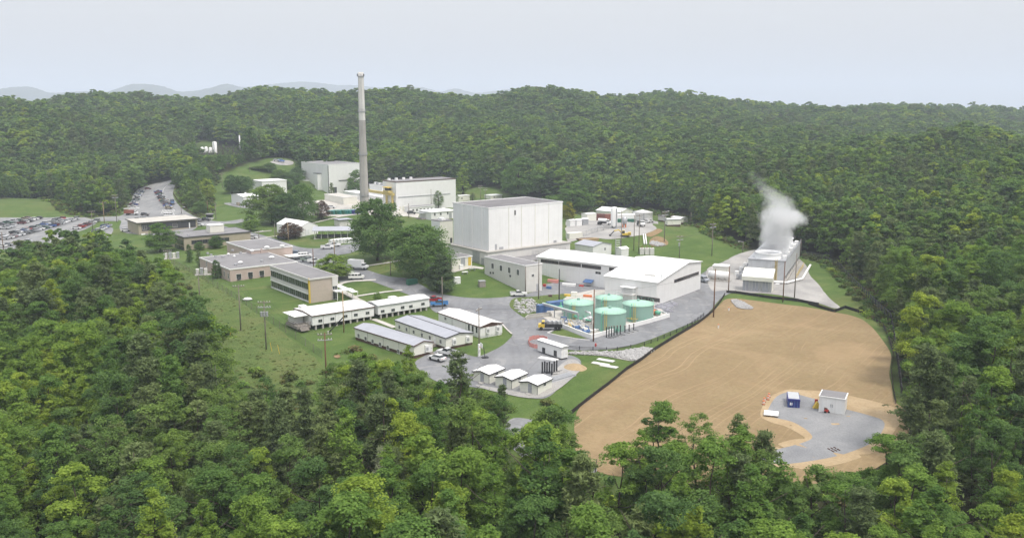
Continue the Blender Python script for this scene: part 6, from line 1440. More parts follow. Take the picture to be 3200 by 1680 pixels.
# guard booth
p = g('B', 528, 965); t = thing('guard_booth', 'small glazed guard booth at the road fork', 'booth', p); MB().box(-1.6, 1.6, -1.6, 1.6, -.2, 1.1).build('base', 'concrete_pale', t); MB().box(-1.5, 1.5, -1.5, 1.5, 1.1, 2.9).build('glazing', 'window_glass', t); MB().box(-2, 2, -2, 2, 2.9, 3.2).build('roof', 'grey_roof', t)
# far hillside plant
p = g('B', 582, 258); hh = hgt_to(p, Y('B', 148)); rs = 6.6*(p[1]*CP)/FOC; t = thing('water_tower', 'white standpipe tank on the far wooded hillside', 'tank', p); MB().lathe([(rs,-1),(rs,hh),(.01,hh+.6)], 20).build('shell', 'white_paint', t, smooth=True); MB().box(-.3, .3, -rs-.3, -rs, 0, hh).build('ladder', 'galvanised', t)
p = g('B', 846, 230); hh = hgt_to(p, Y('B', 78)); t = thing('vent_stack', 'slim white vent stack rising from the far trees', 'chimney', p); MB().cyl(0, 0, -2, hh, 2.4*(p[1]*CP)/FOC, 2.1*(p[1]*CP)/FOC, 14).build('shaft', 'white_paint', t, smooth=True); MB().cyl(0, 0, hh, hh+.5, 2.5*(p[1]*CP)/FOC, n=14).build('cap', 'galvanised', t)
for k, (x, y) in enumerate([(447,255),(489,252),(535,258)]): p = g('B', x, y); t = thing('gas_tank', 'white rounded tank beside the standpipe, %s of three' % WORD[k+1], 'tank', p); MB().lathe([(1.7,-.5),(1.7,3.6),(1.2,4.8),(.01,5.2)], 14).build('shell', 'white_paint', t, smooth=True); MB().box(-2.0, 2.0, -2.0, 2.0, -1, .3).build('base', 'concrete', t)

# ------------------------------------------------------------------ gravel pad things
def kpos(x, y): return g('K', x, y)
p = kpos(1592, 828); D = p[1]*CP-(p[2]-CAM_H)*SP; sc = D/FOC/2.342
w = 85*sc; hh = hgt_to(p, Y('K', 765)); t = thing('shipping_container', 'dark blue container with silver top on the grey gravel pad', 'container', p, -math.atan2(p[0], p[1]) + R(4))
MB().box(-w/2, w/2, 0, 5.2, -.1, hh).build('body', 'navy_paint', t); MB().box(-w/2+.12, w/2-.12, .15, 5.05, hh, hh+.1).build('lid', 'silver_metal', t); MB().box(-w/2-.05, w/2+.05, -.12, -.01, hh-.35, hh+.02).build('frame', 'navy_paint', t)
for k in range(4): MB().box(-w/2+.1+k*w/4, -w/2+.2+k*w/4, -.08, -.01, .1, hh-.4).build('rib', 'blue_paint', t)
MB().box(-w*.32, -w*.12, -.07, -.02, hh*.3, hh*.6).build('placard', 'white_paint', t)
p = kpos(1868, 868); hh = hgt_to(p, Y('K', 755)); w = 175*sc; t = thing('equipment_hut', 'white hut with grey flat roof on the gravel pad', 'hut', p, -math.atan2(p[0], p[1]) - R(6))
MB().box(-w/2, w/2, 0, 4.6, -.1, hh).build('wall', 'white_panel', t); MB().box(-w/2-.15, w/2+.15, -.15, 4.75, hh, hh+.15).build('roof_edge', 'white_paint', t); MB().box(-w/2+.1, w/2-.1, .1, 4.5, hh+.15, hh+.25).build('roof', 'grey_roof', t)
for k in range(2): MB().box(-w*.40+k*w*.41, -w*.01+k*w*.40, -.07, -.01, .15, hh-.45).build('door', 'white_panel_shade', t); MB().box(-w*.05+k*w*.07, -w*.02+k*w*.07, -.12, -.07, hh*.4, hh*.6).build('handle', 'galvanised', t)
t = thing('platform_slab', 'white slab lying at the edge of the gravel pad', 'slab', kpos(1428, 880), R(-18)); MB().box(-1.5, 1.5, -1.5, 1.5, .35, .5).build('deck', 'white_paint', t)
for x_ in (-1.3, 0, 1.3): MB().box(x_-.15, x_+.15, -1.4, 1.4, -.1, .35).build('skid', 'deck_wood', t)
for k, (x, y) in enumerate([(1404,770),(1412,752),(1372,805),(1378,785)]):
    t = thing('traffic_barrel', 'orange and white traffic barrel, %s of four beside the gravel pad' % WORD[k+1], 'barrel', kpos(x, y), 0, 'traffic barrels'); obj('drum', cached('tb', lambda: MB().cyl(0, 0, 0, 1.0, .30, .24, 12).mesh('drum', 'orange_paint')), t); obj('band', cached('tbb', lambda: MB().cyl(0, 0, .35, .5, .295, .29, 12, cap=False).cyl(0, 0, .65, .8, .28, .27, 12, cap=False).mesh('band', 'white_paint')), t); obj('base', cached('tbf', lambda: MB().cyl(0, 0, -.05, .08, .42, n=12).mesh('base', 'black_metal')), t)
t = thing('compressor', 'small red machine in front of the white hut', 'machine', kpos(1832, 862)); MB().box(-.5, .5, -.4, .4, .2, .8).build('body', 'red_paint', t); MB().tube([(-.5,0,.9),(.5,0,.9)], .3, 10).build('drum', 'brown_trim', t)
for x_ in (-.4, .4): MB().tube([(x_,-.5,.25),(x_,-.35,.25)], .25, 10).build('wheel', 'tyre', t)
t = thing('caution_frame', 'yellow folding frame with red panel beside the white hut', 'barrier', kpos(1762, 830)); MB().prism([(-.9,0),(.9,0),(.1,1.5),(-.1,1.5)], 'y', -.4, .4).build('frame', 'yellow_paint', t); MB().box(-.35, .35, .5, .6, .6, 1.9).build('panel', 'red_paint', t)
for k in range(2): t = thing('marker_stake', 'short white stake on the dirt slope, the %s one' % ('upper', 'lower')[k], 'stake', kpos((1118, 1042)[k], (118, 245)[k])); MB().cyl(0, 0, -.2, 1.0, .2, n=8).build('stake', 'white_paint', t); MB().cyl(0, 0, 1.0, 1.15, .24, n=8).build('cap', 'orange_paint', t)
# timbers on the road at the bottom
for k in range(3): t = thing('timber', 'dark timber lying on the gravel, %s of three' % WORD[k+1], 'timber', kpos(1865+k*22, 1140-k*5), R(20), 'timbers'); obj('beam', cached('tim', lambda: MB().box(-.1, .1, -.9, .9, 0, .2).mesh('beam', 'brown_trim')), t); obj('strap', cached('tims', lambda: MB().box(-.12, .12, -.08, .08, .0, .22).mesh('strap', 'galvanised')), t)
# slabs on the grass
for k, (x, y) in enumerate([(1742,272),(1775,250),(1795,288),(1760,280)][:3]): t = thing('concrete_panel', 'pale concrete panel lying on the grass, %s of three' % WORD[k+1], 'panel', g('P', x, y), R(-32), 'concrete panels'); obj('slab', cached('cps', lambda: MB().box(-2.3, 2.3, -.8, .8, 0, .18).mesh('slab', 'concrete_pale')), t); obj('lifting_eye', cached('cpe', lambda: MB().cyl(0, 0, .18, .3, .12, n=8).mesh('lifting_eye', 'galvanised')), t)
t = thing('loading_slab', 'white slab on the asphalt in front of the small cabin', 'slab', g('P', 1418, 243), R(-30)); MB().box(-2.6, 2.6, -.9, .9, 0, .3).build('deck', 'white_paint', t); MB().box(-2.4, 2.4, -.7, .7, -.1, .01).build('base', 'concrete', t)
t = thing('sand_heap', 'small heap of orange sand behind the black posts', 'heap', g('P', 1580, 295)); MB().lathe([(3.2,-.1),(2.2,.5),(1.0,.9),(.01,1.05)], 14).build('heap', 'pale_sand', t, smooth=True)
t = thing('pipe_pile', 'bundle of silver pipes on the gravel beside the huts', 'pipes', g('P', 1500, 372), R(42))
for k in range(8): MB().tube([(-5, k*.32, .15 + (k % 2)*.25), (5, k*.32, .15 + (k % 2)*.25)], .15, 6).build('pipe', 'galvanised', t)
t = thing('basketball_hoop', 'basketball hoop with white board on a black stand in the lot', 'hoop', g('H', 1760, 765), R(200)); MB().box(-.8, .8, -.6, .6, -.05, .35).build('base', 'black_metal', t); MB().tube([(0,0,.3),(.3,0,2.6),(.9,0,3.2)], .09).build('pole', 'black_metal', t); o = MB().box(.9, .98, -.95, .95, 2.8, 4.0).build('backboard', 'white_paint', t); MB().lathe([(.23,3.05),(.25,3.05),(.25,3.1),(.23,3.1)], 12, 0, 1.3, 0).build('rim', 'orange_paint', o)
t = thing('fire_hydrant', 'red hydrant standing by the road guard rail', 'hydrant', g('I', 930, 1150)); MB().cyl(0, 0, -.1, .8, .2, n=10).build('barrel', 'red_paint', t); MB().lathe([(.24,.8),(.24,.9),(.01,1.1)], 10).build('bonnet', 'red_paint', t); MB().tube([(-.35,0,.55),(.35,0,.55)], .1, 8).build('outlet', 'red_paint', t)
t = thing('lawn_dish', 'white oval shell lying on the lawn below the power lines', 'shell', g('F', 1240, 1005), R(15)); MB().lathe([(.01,1.0),(.8,.85),(1.25,.45),(1.3,.3),(1.2,.1),(.01,.05)], 18).build('shell', 'white_paint', t, smooth=True).scale = (1.25, .8, 1); MB().lathe([(1.31,.28),(1.33,.36),(1.31,.42)], 18).build('slot', 'dark_trim', t).scale = (1.25, .8, 1)
# electrical gear by the pink office
for lab, x, y, n in [('grey transformer cluster at the edge of the left wood', 240, 455, 4), ('fenced silver electrical cabinet beside the small spruce', 655, 668, 3)]:
    t = thing('transformer', lab, 'transformer', g('F', x, y), R(20))
    MB().box(-3, 3, -1.8, 1.8, -.3, .2).build('pad', 'concrete', t)
    for k in range(n): MB().box(-2.6+k*1.5, -1.4+k*1.5, -.8, .8, .2, 2.4+.3*(k % 2)).build('cabinet', 'galvanised' if k % 2 else 'concrete_pale', t)
for lab, x, y in [('white air unit on the mound nearest the spruce', 540, 1285), ('grey pallet stack on the mound', 870, 1330), ('white table on the mound', 645, 1165), ('grey bench at the top of the mound', 740, 1120)]:
    t = thing('equipment_unit', lab, 'unit', g('D', x, y), R(20)); s_ = 1.5 if 'table' in lab or 'bench' in lab else 1.0
    if s_ > 1: MB().box(-1.1, 1.1, -.6, .6, .75, .9).build('top', 'white_paint' if 'table' in lab else 'galvanised', t); [MB().box(x_-.08, x_+.08, -.5, .5, -.1, .75).build('leg', 'galvanised', t) for x_ in (-.9, .9)]
    else: MB().box(-1.1, 1.1, -.9, .9, -.1, 2.0).build('body', 'white_paint' if 'white' in lab else 'deck_wood', t); MB().box(-1.2, 1.2, -1.0, 1.0, 2.0, 2.15).build('lid', 'white_paint' if 'white' in lab else 'galvanised', t)
# clutter before the warehouse wing
for lab, x, y, L, w, h, mt in [('red pipe rack against the warehouse wing', 455, 435, 6, 2, 1.8, 'red_mesh'), ('open white bin with red parts below the wing windows', 632, 470, 7.5, 2.2, 1.3, 'white_paint'), ('red crate on the apron of the wing', 770, 480, 2.5, 1.6, .9, 'red_paint'), ('blue drums on the yard before the annex', 410, 505, 2.6, 2, 1.4, 'blue_paint'), ('red welding set by the annex corner', 360, 480, 1.6, 1.4, 1.5, 'red_paint'), ('yellow crate behind the tanks', 615, 590, 3.2, 1.6, 1.3, 'yellow_paint'), ('cream drum behind the tanks', 690, 590, 3.0, 2.4, 2.6, 'shed_cream'), ('orange rack of pipes behind the tanks', 840, 600, 4.5, 1.4, 1.4, 'orange_paint'), ('brown crate at the rubble edge', 425, 595, 1.8, 1.5, 1.2, 'brown_trim')]:
    container(lab, 'I', x, y, -.25, L*.65, w*.65, h*.62, mt, 'crate', None, 'storage_crate', ribs=False)
for k, (x, y, s_) in enumerate([(1660,715,1.8),(1720,700,2.2),(1780,680,1.7),(1740,755,1.3)]):
    t = thing('tarpaulin_pile', ['grey tarpaulin heap against the warehouse corner', 'largest grey tarpaulin heap by the warehouse', 'low grey tarpaulin heap facing the road', 'small dark heap behind the tank wall corner'][k], 'heap', g('I', x, y)); random.seed(k+9)
    MB().lathe([(s_*1.3,-.1),(s_*1.1,.5),(s_*.6,.9),(.01,1.2)], 7).build('cover', 'tarp_grey', t).rotation_euler = (.1, .12, k); MB().box(-s_*.7, s_*.7, -.3, .3, .0, 1.1).build('frame', 'galvanised', t, rz=k*.7)
MBX = MB()
# ------------------------------------------------------------------ rubble: uncounted stones
random.seed(13); m = MB()
def stones(poly, n, lo, hi):
    xs = [p[0] for p in poly]; ys = [p[1] for p in poly]; k = 0
    while k < n:
        x, y = random.uniform(min(xs), max(xs)), random.uniform(min(ys), max(ys))
        if not bool(inside(np.array([x]), np.array([y]), poly)[0]): continue
        s_ = random.uniform(lo, hi)**1.0; z = Hz(x, y) + .2; vs = []
        for zz, rr in ((-.4, .8), (.35, 1.0), (.8, .5)):
            for j in range(5): an = j*1.257 + random.uniform(-.3, .3); vs.append((x + math.cos(an)*rr*s_*random.uniform(.7, 1.3), y + math.sin(an)*rr*s_*random.uniform(.7, 1.2), z + zz*s_*random.uniform(.7, 1.2)))
        m.add(vs, [(i*5+j, i*5+(j+1) % 5, (i+1)*5+(j+1) % 5, (i+1)*5+j) for i in range(2) for j in range(5)] + [(10,11,12,13,14)]); k += 1
stones(gpoly('I', [(1180,1215),(1470,1165),(1580,1185),(1480,1250),(1370,1310),(1230,1285)]), 520, .15, .6)
stones(gpoly('I', [(620,1215),(900,1208),(1180,1210),(1230,1285),(1000,1250),(650,1235)]), 260, .12, .4)
stones(gpoly('I', [(20,640),(220,620),(300,680),(280,760),(120,800),(30,740)]), 240, .15, .55)
stones(gpoly('K', [(1130,45),(1170,40),(1230,60),(1300,100),(1280,108),(1180,100)]), 380, .12, .4)
stones(gpoly('E', [(1200,790),(1250,740),(1400,780),(1460,810),(1330,825)]), 160, .2, .6)
tag(m.build('rubble', 'riprap'), 'pale broken stones on the road banks and the rubble patch', 'rubble', None, 'stuff')
sheet('stone_chute', rough_edge(gpoly('K', [(1125,40),(1170,36),(1235,58),(1305,105),(1270,112),(1180,104)]), .2), 'gravel')

# painted lines
for k in range(9): sheet('road_marking', strip([tuple(g('A', 1700+k*16, 640-k*0)[:2]), tuple(g('A', 1722+k*15, 596-k*0)[:2])], .16), 'white_paint')
sheet('road_marking', soft(strip(gpoly('A', [(1850,285),(1760,340),(1725,380),(1715,430),(1740,500),(1800,565),(1850,610)]), .2), 1), 'white_paint')

# ------------------------------------------------------------------ poles and wires
def upole(label, base, top, mat='weathered_pole', arms=1, cans=0, rz=0.5, r=.2, lamp=False, strut=None):
    p = G(*q(*base)); h = max(4, hgt_to(p, q(*top)[1])); t = thing('utility_pole', label, 'pole', p, rz, 'utility poles')
    MB().cyl(0, 0, -.5, h, r, r*.65, 8).build('pole', mat, t, smooth=True)
    for k in range(arms):
        z = h - .5 - k*1.3; o = MB().box(-1.7, 1.7, -.11, .11, z-.1, z+.1).build('crossarm', 'weathered_pole' if k % 2 == 0 else 'galvanised', t)
        for x in (-1.5, -.8, .8, 1.5): MB().cyl(x, 0, z+.1, z+.42, .08, n=6).build('insulator', 'concrete_pale', o)
    for k in range(cans): MB().cyl(-.75 + k*.75, -.55, h-4.2, h-2.9, .33, n=10).build('transformer_can', 'galvanised', t)
    if lamp: MB().tube([(0,0,h-.3),(1.3,0,h),(1.8,0,h-.05)], .07).build('lamp_arm', 'galvanised', t); MB().box(1.5, 2.2, -.2, .2, h-.2, h).build('lamp_head', 'concrete_pale', t)
    return p + Vector((0, 0, h - .4)), rz
PL = {}
for key, label, base, top, kw in [
    ('a1','grey pole with double arms at the wood edge by the car park',('A',1235,722),('A',1212,432),dict(arms=2)), ('a2','pale tan pole on the grass tip of the car park',('A',1104,738),('A',1084,508),dict(mat='tan_pole')), ('a3','dark pole with crossarm among the parked cars',('A',980,805),('A',958,602),dict()), ('a4','red-brown pole in front of the car park row half hidden',('A',38,1040),('A',8,830),dict(mat='brown_pole', arms=0)),
    ('b1','dark pole on the crest of the knoll lawn',('B',660,636),('B',652,476),dict()), ('b2','brown pole beside the guard booth',('B',506,900),('B',495,762),dict(mat='brown_pole', arms=0)), ('b3','thin grey pole on the lawn behind the guard booth',('B',591,965),('B',586,792),dict(arms=0)), ('b4','short pole at the top of the knoll',('B',950,466),('B',950,392),dict(arms=0)), ('b5','thin lamp pole beside the dump truck bend',('B',228,905),('B',222,838),dict(arms=0, lamp=True)), ('b6','dark pole at the near end of the fabric building',('B',1216,1170),('B',1216,1012),dict(arms=0)), ('b7','pale tan pole in front of the purple tree',('B',1357,1196),('B',1342,1002),dict(mat='tan_pole', arms=0)), ('b8','brown pole beside the white pickups',('B',1843,1345),('B',1832,1172),dict(mat='tan_pole', arms=0)), ('b9','short lamp pole beside the tan office',('B',1045,1175),('B',1045,1106),dict(arms=0, lamp=True)),
    ('c1','black pole on the lawn below the long hall',('C',981,905),('C',976,702),dict(arms=0)), ('c2','dark pole in front of the long white hall',('C',1297,775),('C',1294,500),dict(arms=0)), ('d1','first pole of the pair beyond the dark hall roof',('D',850,190),('D',850,-5),dict(arms=2)), ('d2','second pole of the pair beyond the dark hall roof',('D',916,190),('D',914,25),dict(arms=2)),
    ('f1','grey corridor pole nearest the left wood',('F',612,1022),('F',590,700),dict(arms=0)), ('f2','grey corridor pole with one wide crossarm',('d',606,832),('F',1113,800),dict(arms=1, rz=.1)), ('f3','grey corridor pole carrying three transformers',('d',670,880),('F',1440,1010),dict(arms=2, cans=3, rz=.1)), ('f4','brown pole beside the van at the pink office',('F',2112,578),('F',2105,322),dict(mat='brown_pole', arms=0)), ('f5','grey pole behind the transformer cluster',('F',192,520),('F',190,340),dict(arms=2)),
    ('g1','red-brown pole with paired crossarms in the front meadow',('d',822,978),('G',957,985),dict(mat='brown_pole', arms=2, r=.22, rz=.2)), ('g2','tall brown pole in front of the stained-roof trailer',('G',1238,985),('G',1198,402),dict(mat='tan_pole', arms=0)), ('g3','dark pole on the lawn with the big trees',('G',1896,182),('G',1896,-20),dict(arms=0, lamp=True)),
    ('h1','dark pole beside the worn trailers and the pickups',('d',1113,776),('d',1110,696),dict(arms=0)), ('h2','grey pole with white base shield in front of the far trailer',('H',1690,735),('H',1684,158),dict(arms=1, rz=1.2)), ('i1','black pole at the corner of the two-storey annex',('I',150,548),('D',1450,1058),dict(arms=0)), ('i2','tall black pole with blue boxes beside the annex',('I',296,622),('I',291,180),dict(arms=0)), ('i3','black pole on the rubble before the wing',('I',524,650),('I',525,285),dict(mat='black_metal', arms=0, r=.24)),
    ('i4','brown pole at the front tip of the tank wall',('I',905,1092),('I',922,512),dict(mat='brown_pole', arms=0, r=.22)), ('i5','brown pole at the bend of the silt fence',('I',2240,820),('I',2262,285),dict(mat='brown_pole', arms=0, r=.22)), ('e1','tall thin pole right of the twin mast',('E',772,960),('E',773,258),dict(arms=0)), ('e2','dark pole left of the pair on the slope',('E',968,880),('E',985,348),dict(arms=0)), ('e3','dark pole right of the pair on the slope',('E',1043,918),('E',1058,338),dict(arms=2)), ('e4','pole with lamp and transformers at the slope top',('E',1428,752),('E',1442,288),dict(arms=2, cans=2, lamp=True)), ('e5','pole with transformers midway down the grass slope',('E',1655,992),('E',1660,658),dict(arms=2, cans=1)), ('e6','pole with wide arms on the open grass slope',('E',2145,962),('E',2160,470),dict(arms=2)), ('e7','dark pole at the wood edge by the beige trailers',('E',1828,512),('E',1832,305),dict(arms=0)),
    ('j1','red pole by the horizontal tank',('J',235,1198),('J',247,962),dict(mat='brown_pole', arms=0)), ('j2','red pole in front of the cooling tower corner',('J',757,1302),('J',780,912),dict(mat='brown_pole', arms=0)), ('j3','dark pole at the far side of the pump shed',('J',868,1262),('J',890,832),dict(arms=0)), ('j4','lamp pole beside the cooling tower pipes',('J',372,825),('J',375,718),dict(arms=0, lamp=True, rz=3.1)), ('j5','grey pole behind the far end of the cooling tower',('J',925,865),('J',928,692),dict(arms=0)), ('j6','dark pole at the edge of the wood left of the steam',('J',400,720),('J',405,400),dict(arms=0))]:
    PL[key] = upole(label, base, top, **kw)
# twin mast with rungs
p = g('E', 690, 955); q1 = PL['e1'][0]; t = thing('lattice_mast', 'twin ladder-like mast behind the warehouse ridge', 'mast', p); h = hgt_to(p, Y('E', 712)); e = Vector((g('E', 768, 955) - p)[:2] + (0,))
for d_ in (Vector((0,0,0)), e*.94): MB().cyl(0, 0, -.5, h, .16, n=6).build('post', 'galvanised', t, d_)
for k in range(5): MB().tube([Vector((0,0,h*.4+k*h*.13)), e*.94 + Vector((0,0,h*.4+k*h*.13))], .1, 5).build('rung', 'galvanised', t)
g2 = g('G', 1238, 985); t = thing('brace_pole', 'dark slanted brace propping the tall brown pole', 'pole', g('G', 1018, 978)); MB().tube([(0,0,-.2), g2 - t.location + Vector((0, 0, 4.6))], .17, 8).build('strut', 'black_metal', t); MB().cyl(0, 0, -.3, .25, .35, n=8).build('footing', 'concrete', t)
t = thing('pole_shield', 'white shield wrapped around the foot of the grey pole', 'shield', g('H', 1690, 740)); MB().cyl(0, 0, -.2, 3.2, .34, .32, 10).build('sleeve', 'white_paint', t); MB().box(-.2, .2, -.45, -.3, 1.2, 1.9).build('meter', 'concrete_pale', t)
def wires(label, a, b, offs=(-1.5, 0, 1.5), sag=1.6, r=.022):
    pa, ra = PL[a]; pb, rb_ = PL[b]; t = thing('power_line', label, 'wires', pa, 0, 'power lines')
    for o in offs:
        A_ = pa + Vector((math.cos(ra)*o, math.sin(ra)*o, 0)); B_ = pb + Vector((math.cos(rb_)*o, math.sin(rb_)*o, 0))
        MB().tube([A_.lerp(B_, k/10) - pa + Vector((0, 0, -sag*4*(k/10)*(1-k/10))) for k in range(11)], r, 4).build('wire', 'black_metal', t)
for lab, a, b, o in [('wires between the wide-armed and the transformer corridor poles','f2','f3',(-1.5,0,1.5)), ('wires from the transformer cluster to the wide-armed pole','f5','f2',(-1.5,0,1.5)), ('wires from the transformer pole down to the paired crossarms','f3','g1',(-1.5,0,1.5)), ('cable from the braced pole across the trailers','g2','h2',(0,)), ('cable from the shielded pole across the road','h2','i4',(0,)), ('wires from the slope top pole to the mid slope pole','e4','e5',(-1.5,1.5)), ('wires from the mid slope pole to the open slope pole','e5','e6',(-1.5,1.5)), ('wires between the pair on the slope and the slope top','e3','e4',(-1.5,1.5)), ('cable from the bend pole to the tank tip pole','i5','i4',(0,)), ('wires between the two corridor poles by the car park','a1','a3',(-1,1)), ('cable from the tower corner pole to the horizontal tank pole','j2','j1',(0,)), ('cable over the knoll lawn','b1','b4',(0,))]:
    wires(lab, a, b, o)
# guy markers in the meadow
for k, (x, y) in enumerate([(225,1215),(330,1280),(600,1300),(700,1330)]):
    p = g('O', (1195,1215,1437,1477)[k], (290,285,370,385)[k]); t = thing('guy_marker', 'slanted yellow guy-wire marker in the meadow, %s of four' % WORD[k+1], 'marker', p, 0, 'guy wire markers')
    MB().tube([(0,0,0),(-.5 if k > 1 else .6,.3,2.6)], .06, 6).build('sleeve', 'yellow_paint', t); MB().cyl(0, 0, -.1, .15, .12, n=6).build('anchor', 'galvanised', t)

# ------------------------------------------------------------------ fences
def fence(name, label, crop, pts, hgt, mat, postmat, step, pr=.06, panel_th=.04, rail=False):
    P = [g(crop, *p) if len(p) == 2 else g(*p) for p in pts]; Q = [P[0]]
    for a, c in zip(P[:-1], P[1:]):
        n = max(1, int((c-a).length/step))
        for k in range(1, n+1): x = a.lerp(c, k/n); x.z = Hz(x.x, x.y); Q.append(x)
    O_ = Q[0]; t = thing(name, label, 'fence', O_)
    if mat:
        m = MB()
        for a, c in zip(Q[:-1], Q[1:]):
            d = (c-a); n = Vector((-d.y, d.x, 0)).normalized()*panel_th/2; a_, c_ = a-O_, c-O_; zz = Vector((0,0,hgt)); b0 = Vector((0,0,-.1))
            m.add([a_-n+b0, c_-n+b0, c_+n+b0, a_+n+b0, a_-n+zz, c_-n+zz, c_+n+zz, a_+n+zz], [(0,3,2,1),(4,5,6,7),(0,1,5,4),(2,3,7,6)])
        m.build('mesh_panel' if 'link' in mat or 'net' in mat else 'fabric', mat, t)
    pm = cached(('fp', hgt, postmat, pr), lambda: MB().box(-pr, pr, -pr, pr, -.4, hgt+.12).mesh('post', postmat))
    for p in Q: obj('post', pm, t, p - O_)
    if rail:
        for zz in rail: MB().tube([p - O_ + Vector((0, 0, zz)) for p in Q], .07, 5).build('rail', postmat, t)
    return t
fence('silt_fence', 'black silt fence along the road side of the dirt field', 'K', [(-40,880),(130,744),(250,654),(370,554),(470,491),(580,405),(700,330),(800,270),(900,211),(1000,130),(1050,66),(1090,5)], .95, 'black_fabric', 'brown_trim', 4)
fence('silt_fence', 'black silt fence along the top of the dirt field', 'J', [(215,1215),(300,1218),(640,1268),(900,1296),(1100,1335),('K',1700,72),('K',1860,121),('K',1892,130),('K',1970,100),('K',2060,128),('K',2140,156),('K',2250,235)], .95, 'black_fabric', 'brown_trim', 4)
fence('silt_fence', 'black silt fence at the wood side of the dirt field', 'K', [(2250,235),(2292,330),(2322,440),(2305,560),(2318,680),(2340,800)], .9, 'black_fabric', 'brown_trim', 4)
fence('security_fence', 'tall dark chain-link fence between the grass strip and the wood', 'J', [(930,868),(1040,885),(1130,903),(1280,965),(1345,1045),(1400,1105),(1480,1185),(1640,1345),('K',2190,92),('K',2300,192),('K',2325,330),('K',2345,460),('K',2370,640),('K',2382,760)], 2.6, 'chain_link', 'black_metal', 3.2, .09, rail=(2.5,))
fence('security_fence', 'grey chain-link fence along the meadow corridor', 'F', [(215,520),(420,610),(600,702),(850,850),(1100,1005),('G',420,992),('G',560,1085),('G',700,1182),('G',930,1352)], 2.3, 'chain_link', 'weathered_pole', 5.0, .045)
fence('security_fence', 'chain-link fence between the storage yard and the lower roofs', 'E', [(-40,720),(100,690),(250,660),(420,605),(600,555)], 2.4, 'chain_link', 'galvanised', 3.2, .07, rail=(2.3,))
fence('guard_rail', 'dark guard rail along the outer road edge below the tanks', 'I', [(390,1112),(500,1148),(600,1170),(750,1185),(900,1192),(1050,1196),(1170,1194),(1320,1168),(1470,1136),(1620,1085),(1760,1026),(1900,960),(2000,906),(2130,812)], 1.0, None, 'black_metal', 3.0, .09, rail=(.85, .5))
fence('plastic_fence', 'pink-red plastic mesh fence looped on the asphalt beside the cabin', 'I', [(388,1112),(390,1084),(345,1070),(290,1066),(235,1070),(195,1085),(184,1120),(200,1150),(250,1168),(300,1172)], 1.2, 'red_netting', 'red_mesh', 2.0, .05)
fence('guard_rail', 'low guard rail on the outer bend of the approach road', 'B', [(140,690),(180,760),(250,830),(330,900),(430,955)], .9, None, 'brown_trim', 4, .12, rail=(.7,))

# ------------------------------------------------------------------ single trees on the lawns
def bigtree(seed, rad, mat, clumps, leaf=.22, base=.12, shape=0.0): return broadleaf(seed, 15, rad, base, int(clumps*1.5), 95, .20, mat, shape, 'round')
OAK = [bigtree(101, 6.0, 'broadleaf_dark', 150), bigtree(102, 7.2, 'broadleaf_dark', 170, .24, .08), bigtree(103, 5.2, 'broadleaf', 120)]
CONIF = [broadleaf(111, 15, 3.6, .04, 120, 80, .18, 'broadleaf_dark', .0, 'spire'), pine(112, rad=4.0, base=.05, whorls=18, tufts=12, thin=1.1)]
SPRUCE = broadleaf(113, 15, 4.2, .03, 150, 80, .17, 'spruce_leaf', .0, 'spire')
RED = bigtree(104, 6.4, 'red_leaf', 120, .26, .06); YEL = bigtree(105, 5.0, 'yellow_leaf', 110, .28, .06)
BTR = trunk_mesh('trunk', 15, .42, 6)
random.seed(31); np.random.seed(31)
def lawn(label, base, topy, width, crown, cat='broadleaf_tree', native=6.0, grp=None):
    p = G(*q(*base)); h = max(1.5, hgt_to(p, q(base[0], 0, topy)[1])); D = p[1]*CP-(p[2]-CAM_H)*SP; wm = width/CROPS[base[0]][2]*D/FOC
    return tree(cat, label, crown, BTR, p.x, p.y, h*1.03, random.uniform(0, 6.28), grp, (wm/2)/(native*h/15.0)*1.05)
lawn('big round oak on the lawn in front of the stack', ('d',948,655), 505, 118, OAK[0])
lawn('broad spreading oak leaning against the tall hall', ('d',1060,698), 568, 140, OAK[1], native=7.2)
lawn('dark spruce at the foot of the broad oak', ('d',1108,734), 640, 80, SPRUCE, 'spruce_tree', 4.2)
lawn('round flowering tree behind the two-storey office', ('d',838,702), 643, 76, OAK[2], native=5.2)
lawn('big dark tree behind the fabric building, the broader of two', ('B',1180,1010), 610, 420, OAK[0]); lawn('big dark tree behind the fabric building, closer to the stack', ('B',1510,1010), 598, 260, OAK[1], native=7.2); lawn('low dark tree at the end of the lawn trees', ('B',1710,960), 778, 170, RED, native=6.4); lawn('small lower tree at the road end of the lawn trees', ('B',960,1090), 920, 150, OAK[2], native=5.2); lawn('mid tree joining the two big dark lawn trees', ('B',1340,1030), 700, 260, OAK[0])
lawn('purple-brown tree beside the fabric building', ('B',1375,1165), 1005, 220, RED, native=6.4)
for k, (x, yb, yt, w, lab) in enumerate([(475,505,262,105,'dark spruce at the corner of the tan office'), (602,568,338,115,'dark spruce at the corner of the pink office'), (830,712,470,150,'dark spruce in front of the pink office wall')]): lawn(lab, ('F',x,yb), yt, w, CONIF[k % 2], 'spruce_tree', 3.6 if k % 2 == 0 else 4.0)
lawn('small green tree in front of the tan office windows', ('F',825,318), 158, 165, OAK[2], native=5.2); lawn('low green tree below the tan office windows', ('F',605,345), 238, 120, OAK[2], native=5.2); lawn('reddish shrub tree at the end of the tan office windows', ('F',1010,245), 172, 105, RED, native=6.4)
lawn('bright green tree between the wood and the tan office', ('A',1690,1035), 745, 270, OAK[2], native=5.2)
lawn('clipped evergreen in front of the long hall, the one beside the pole', ('C',1395,765), 528, 140, PROTO[4][0], 'evergreen_tree', 3.5); lawn('clipped evergreen in front of the long hall, nearer the dark roof', ('C',1580,745), 498, 160, PROTO[4][0], 'evergreen_tree', 3.5)
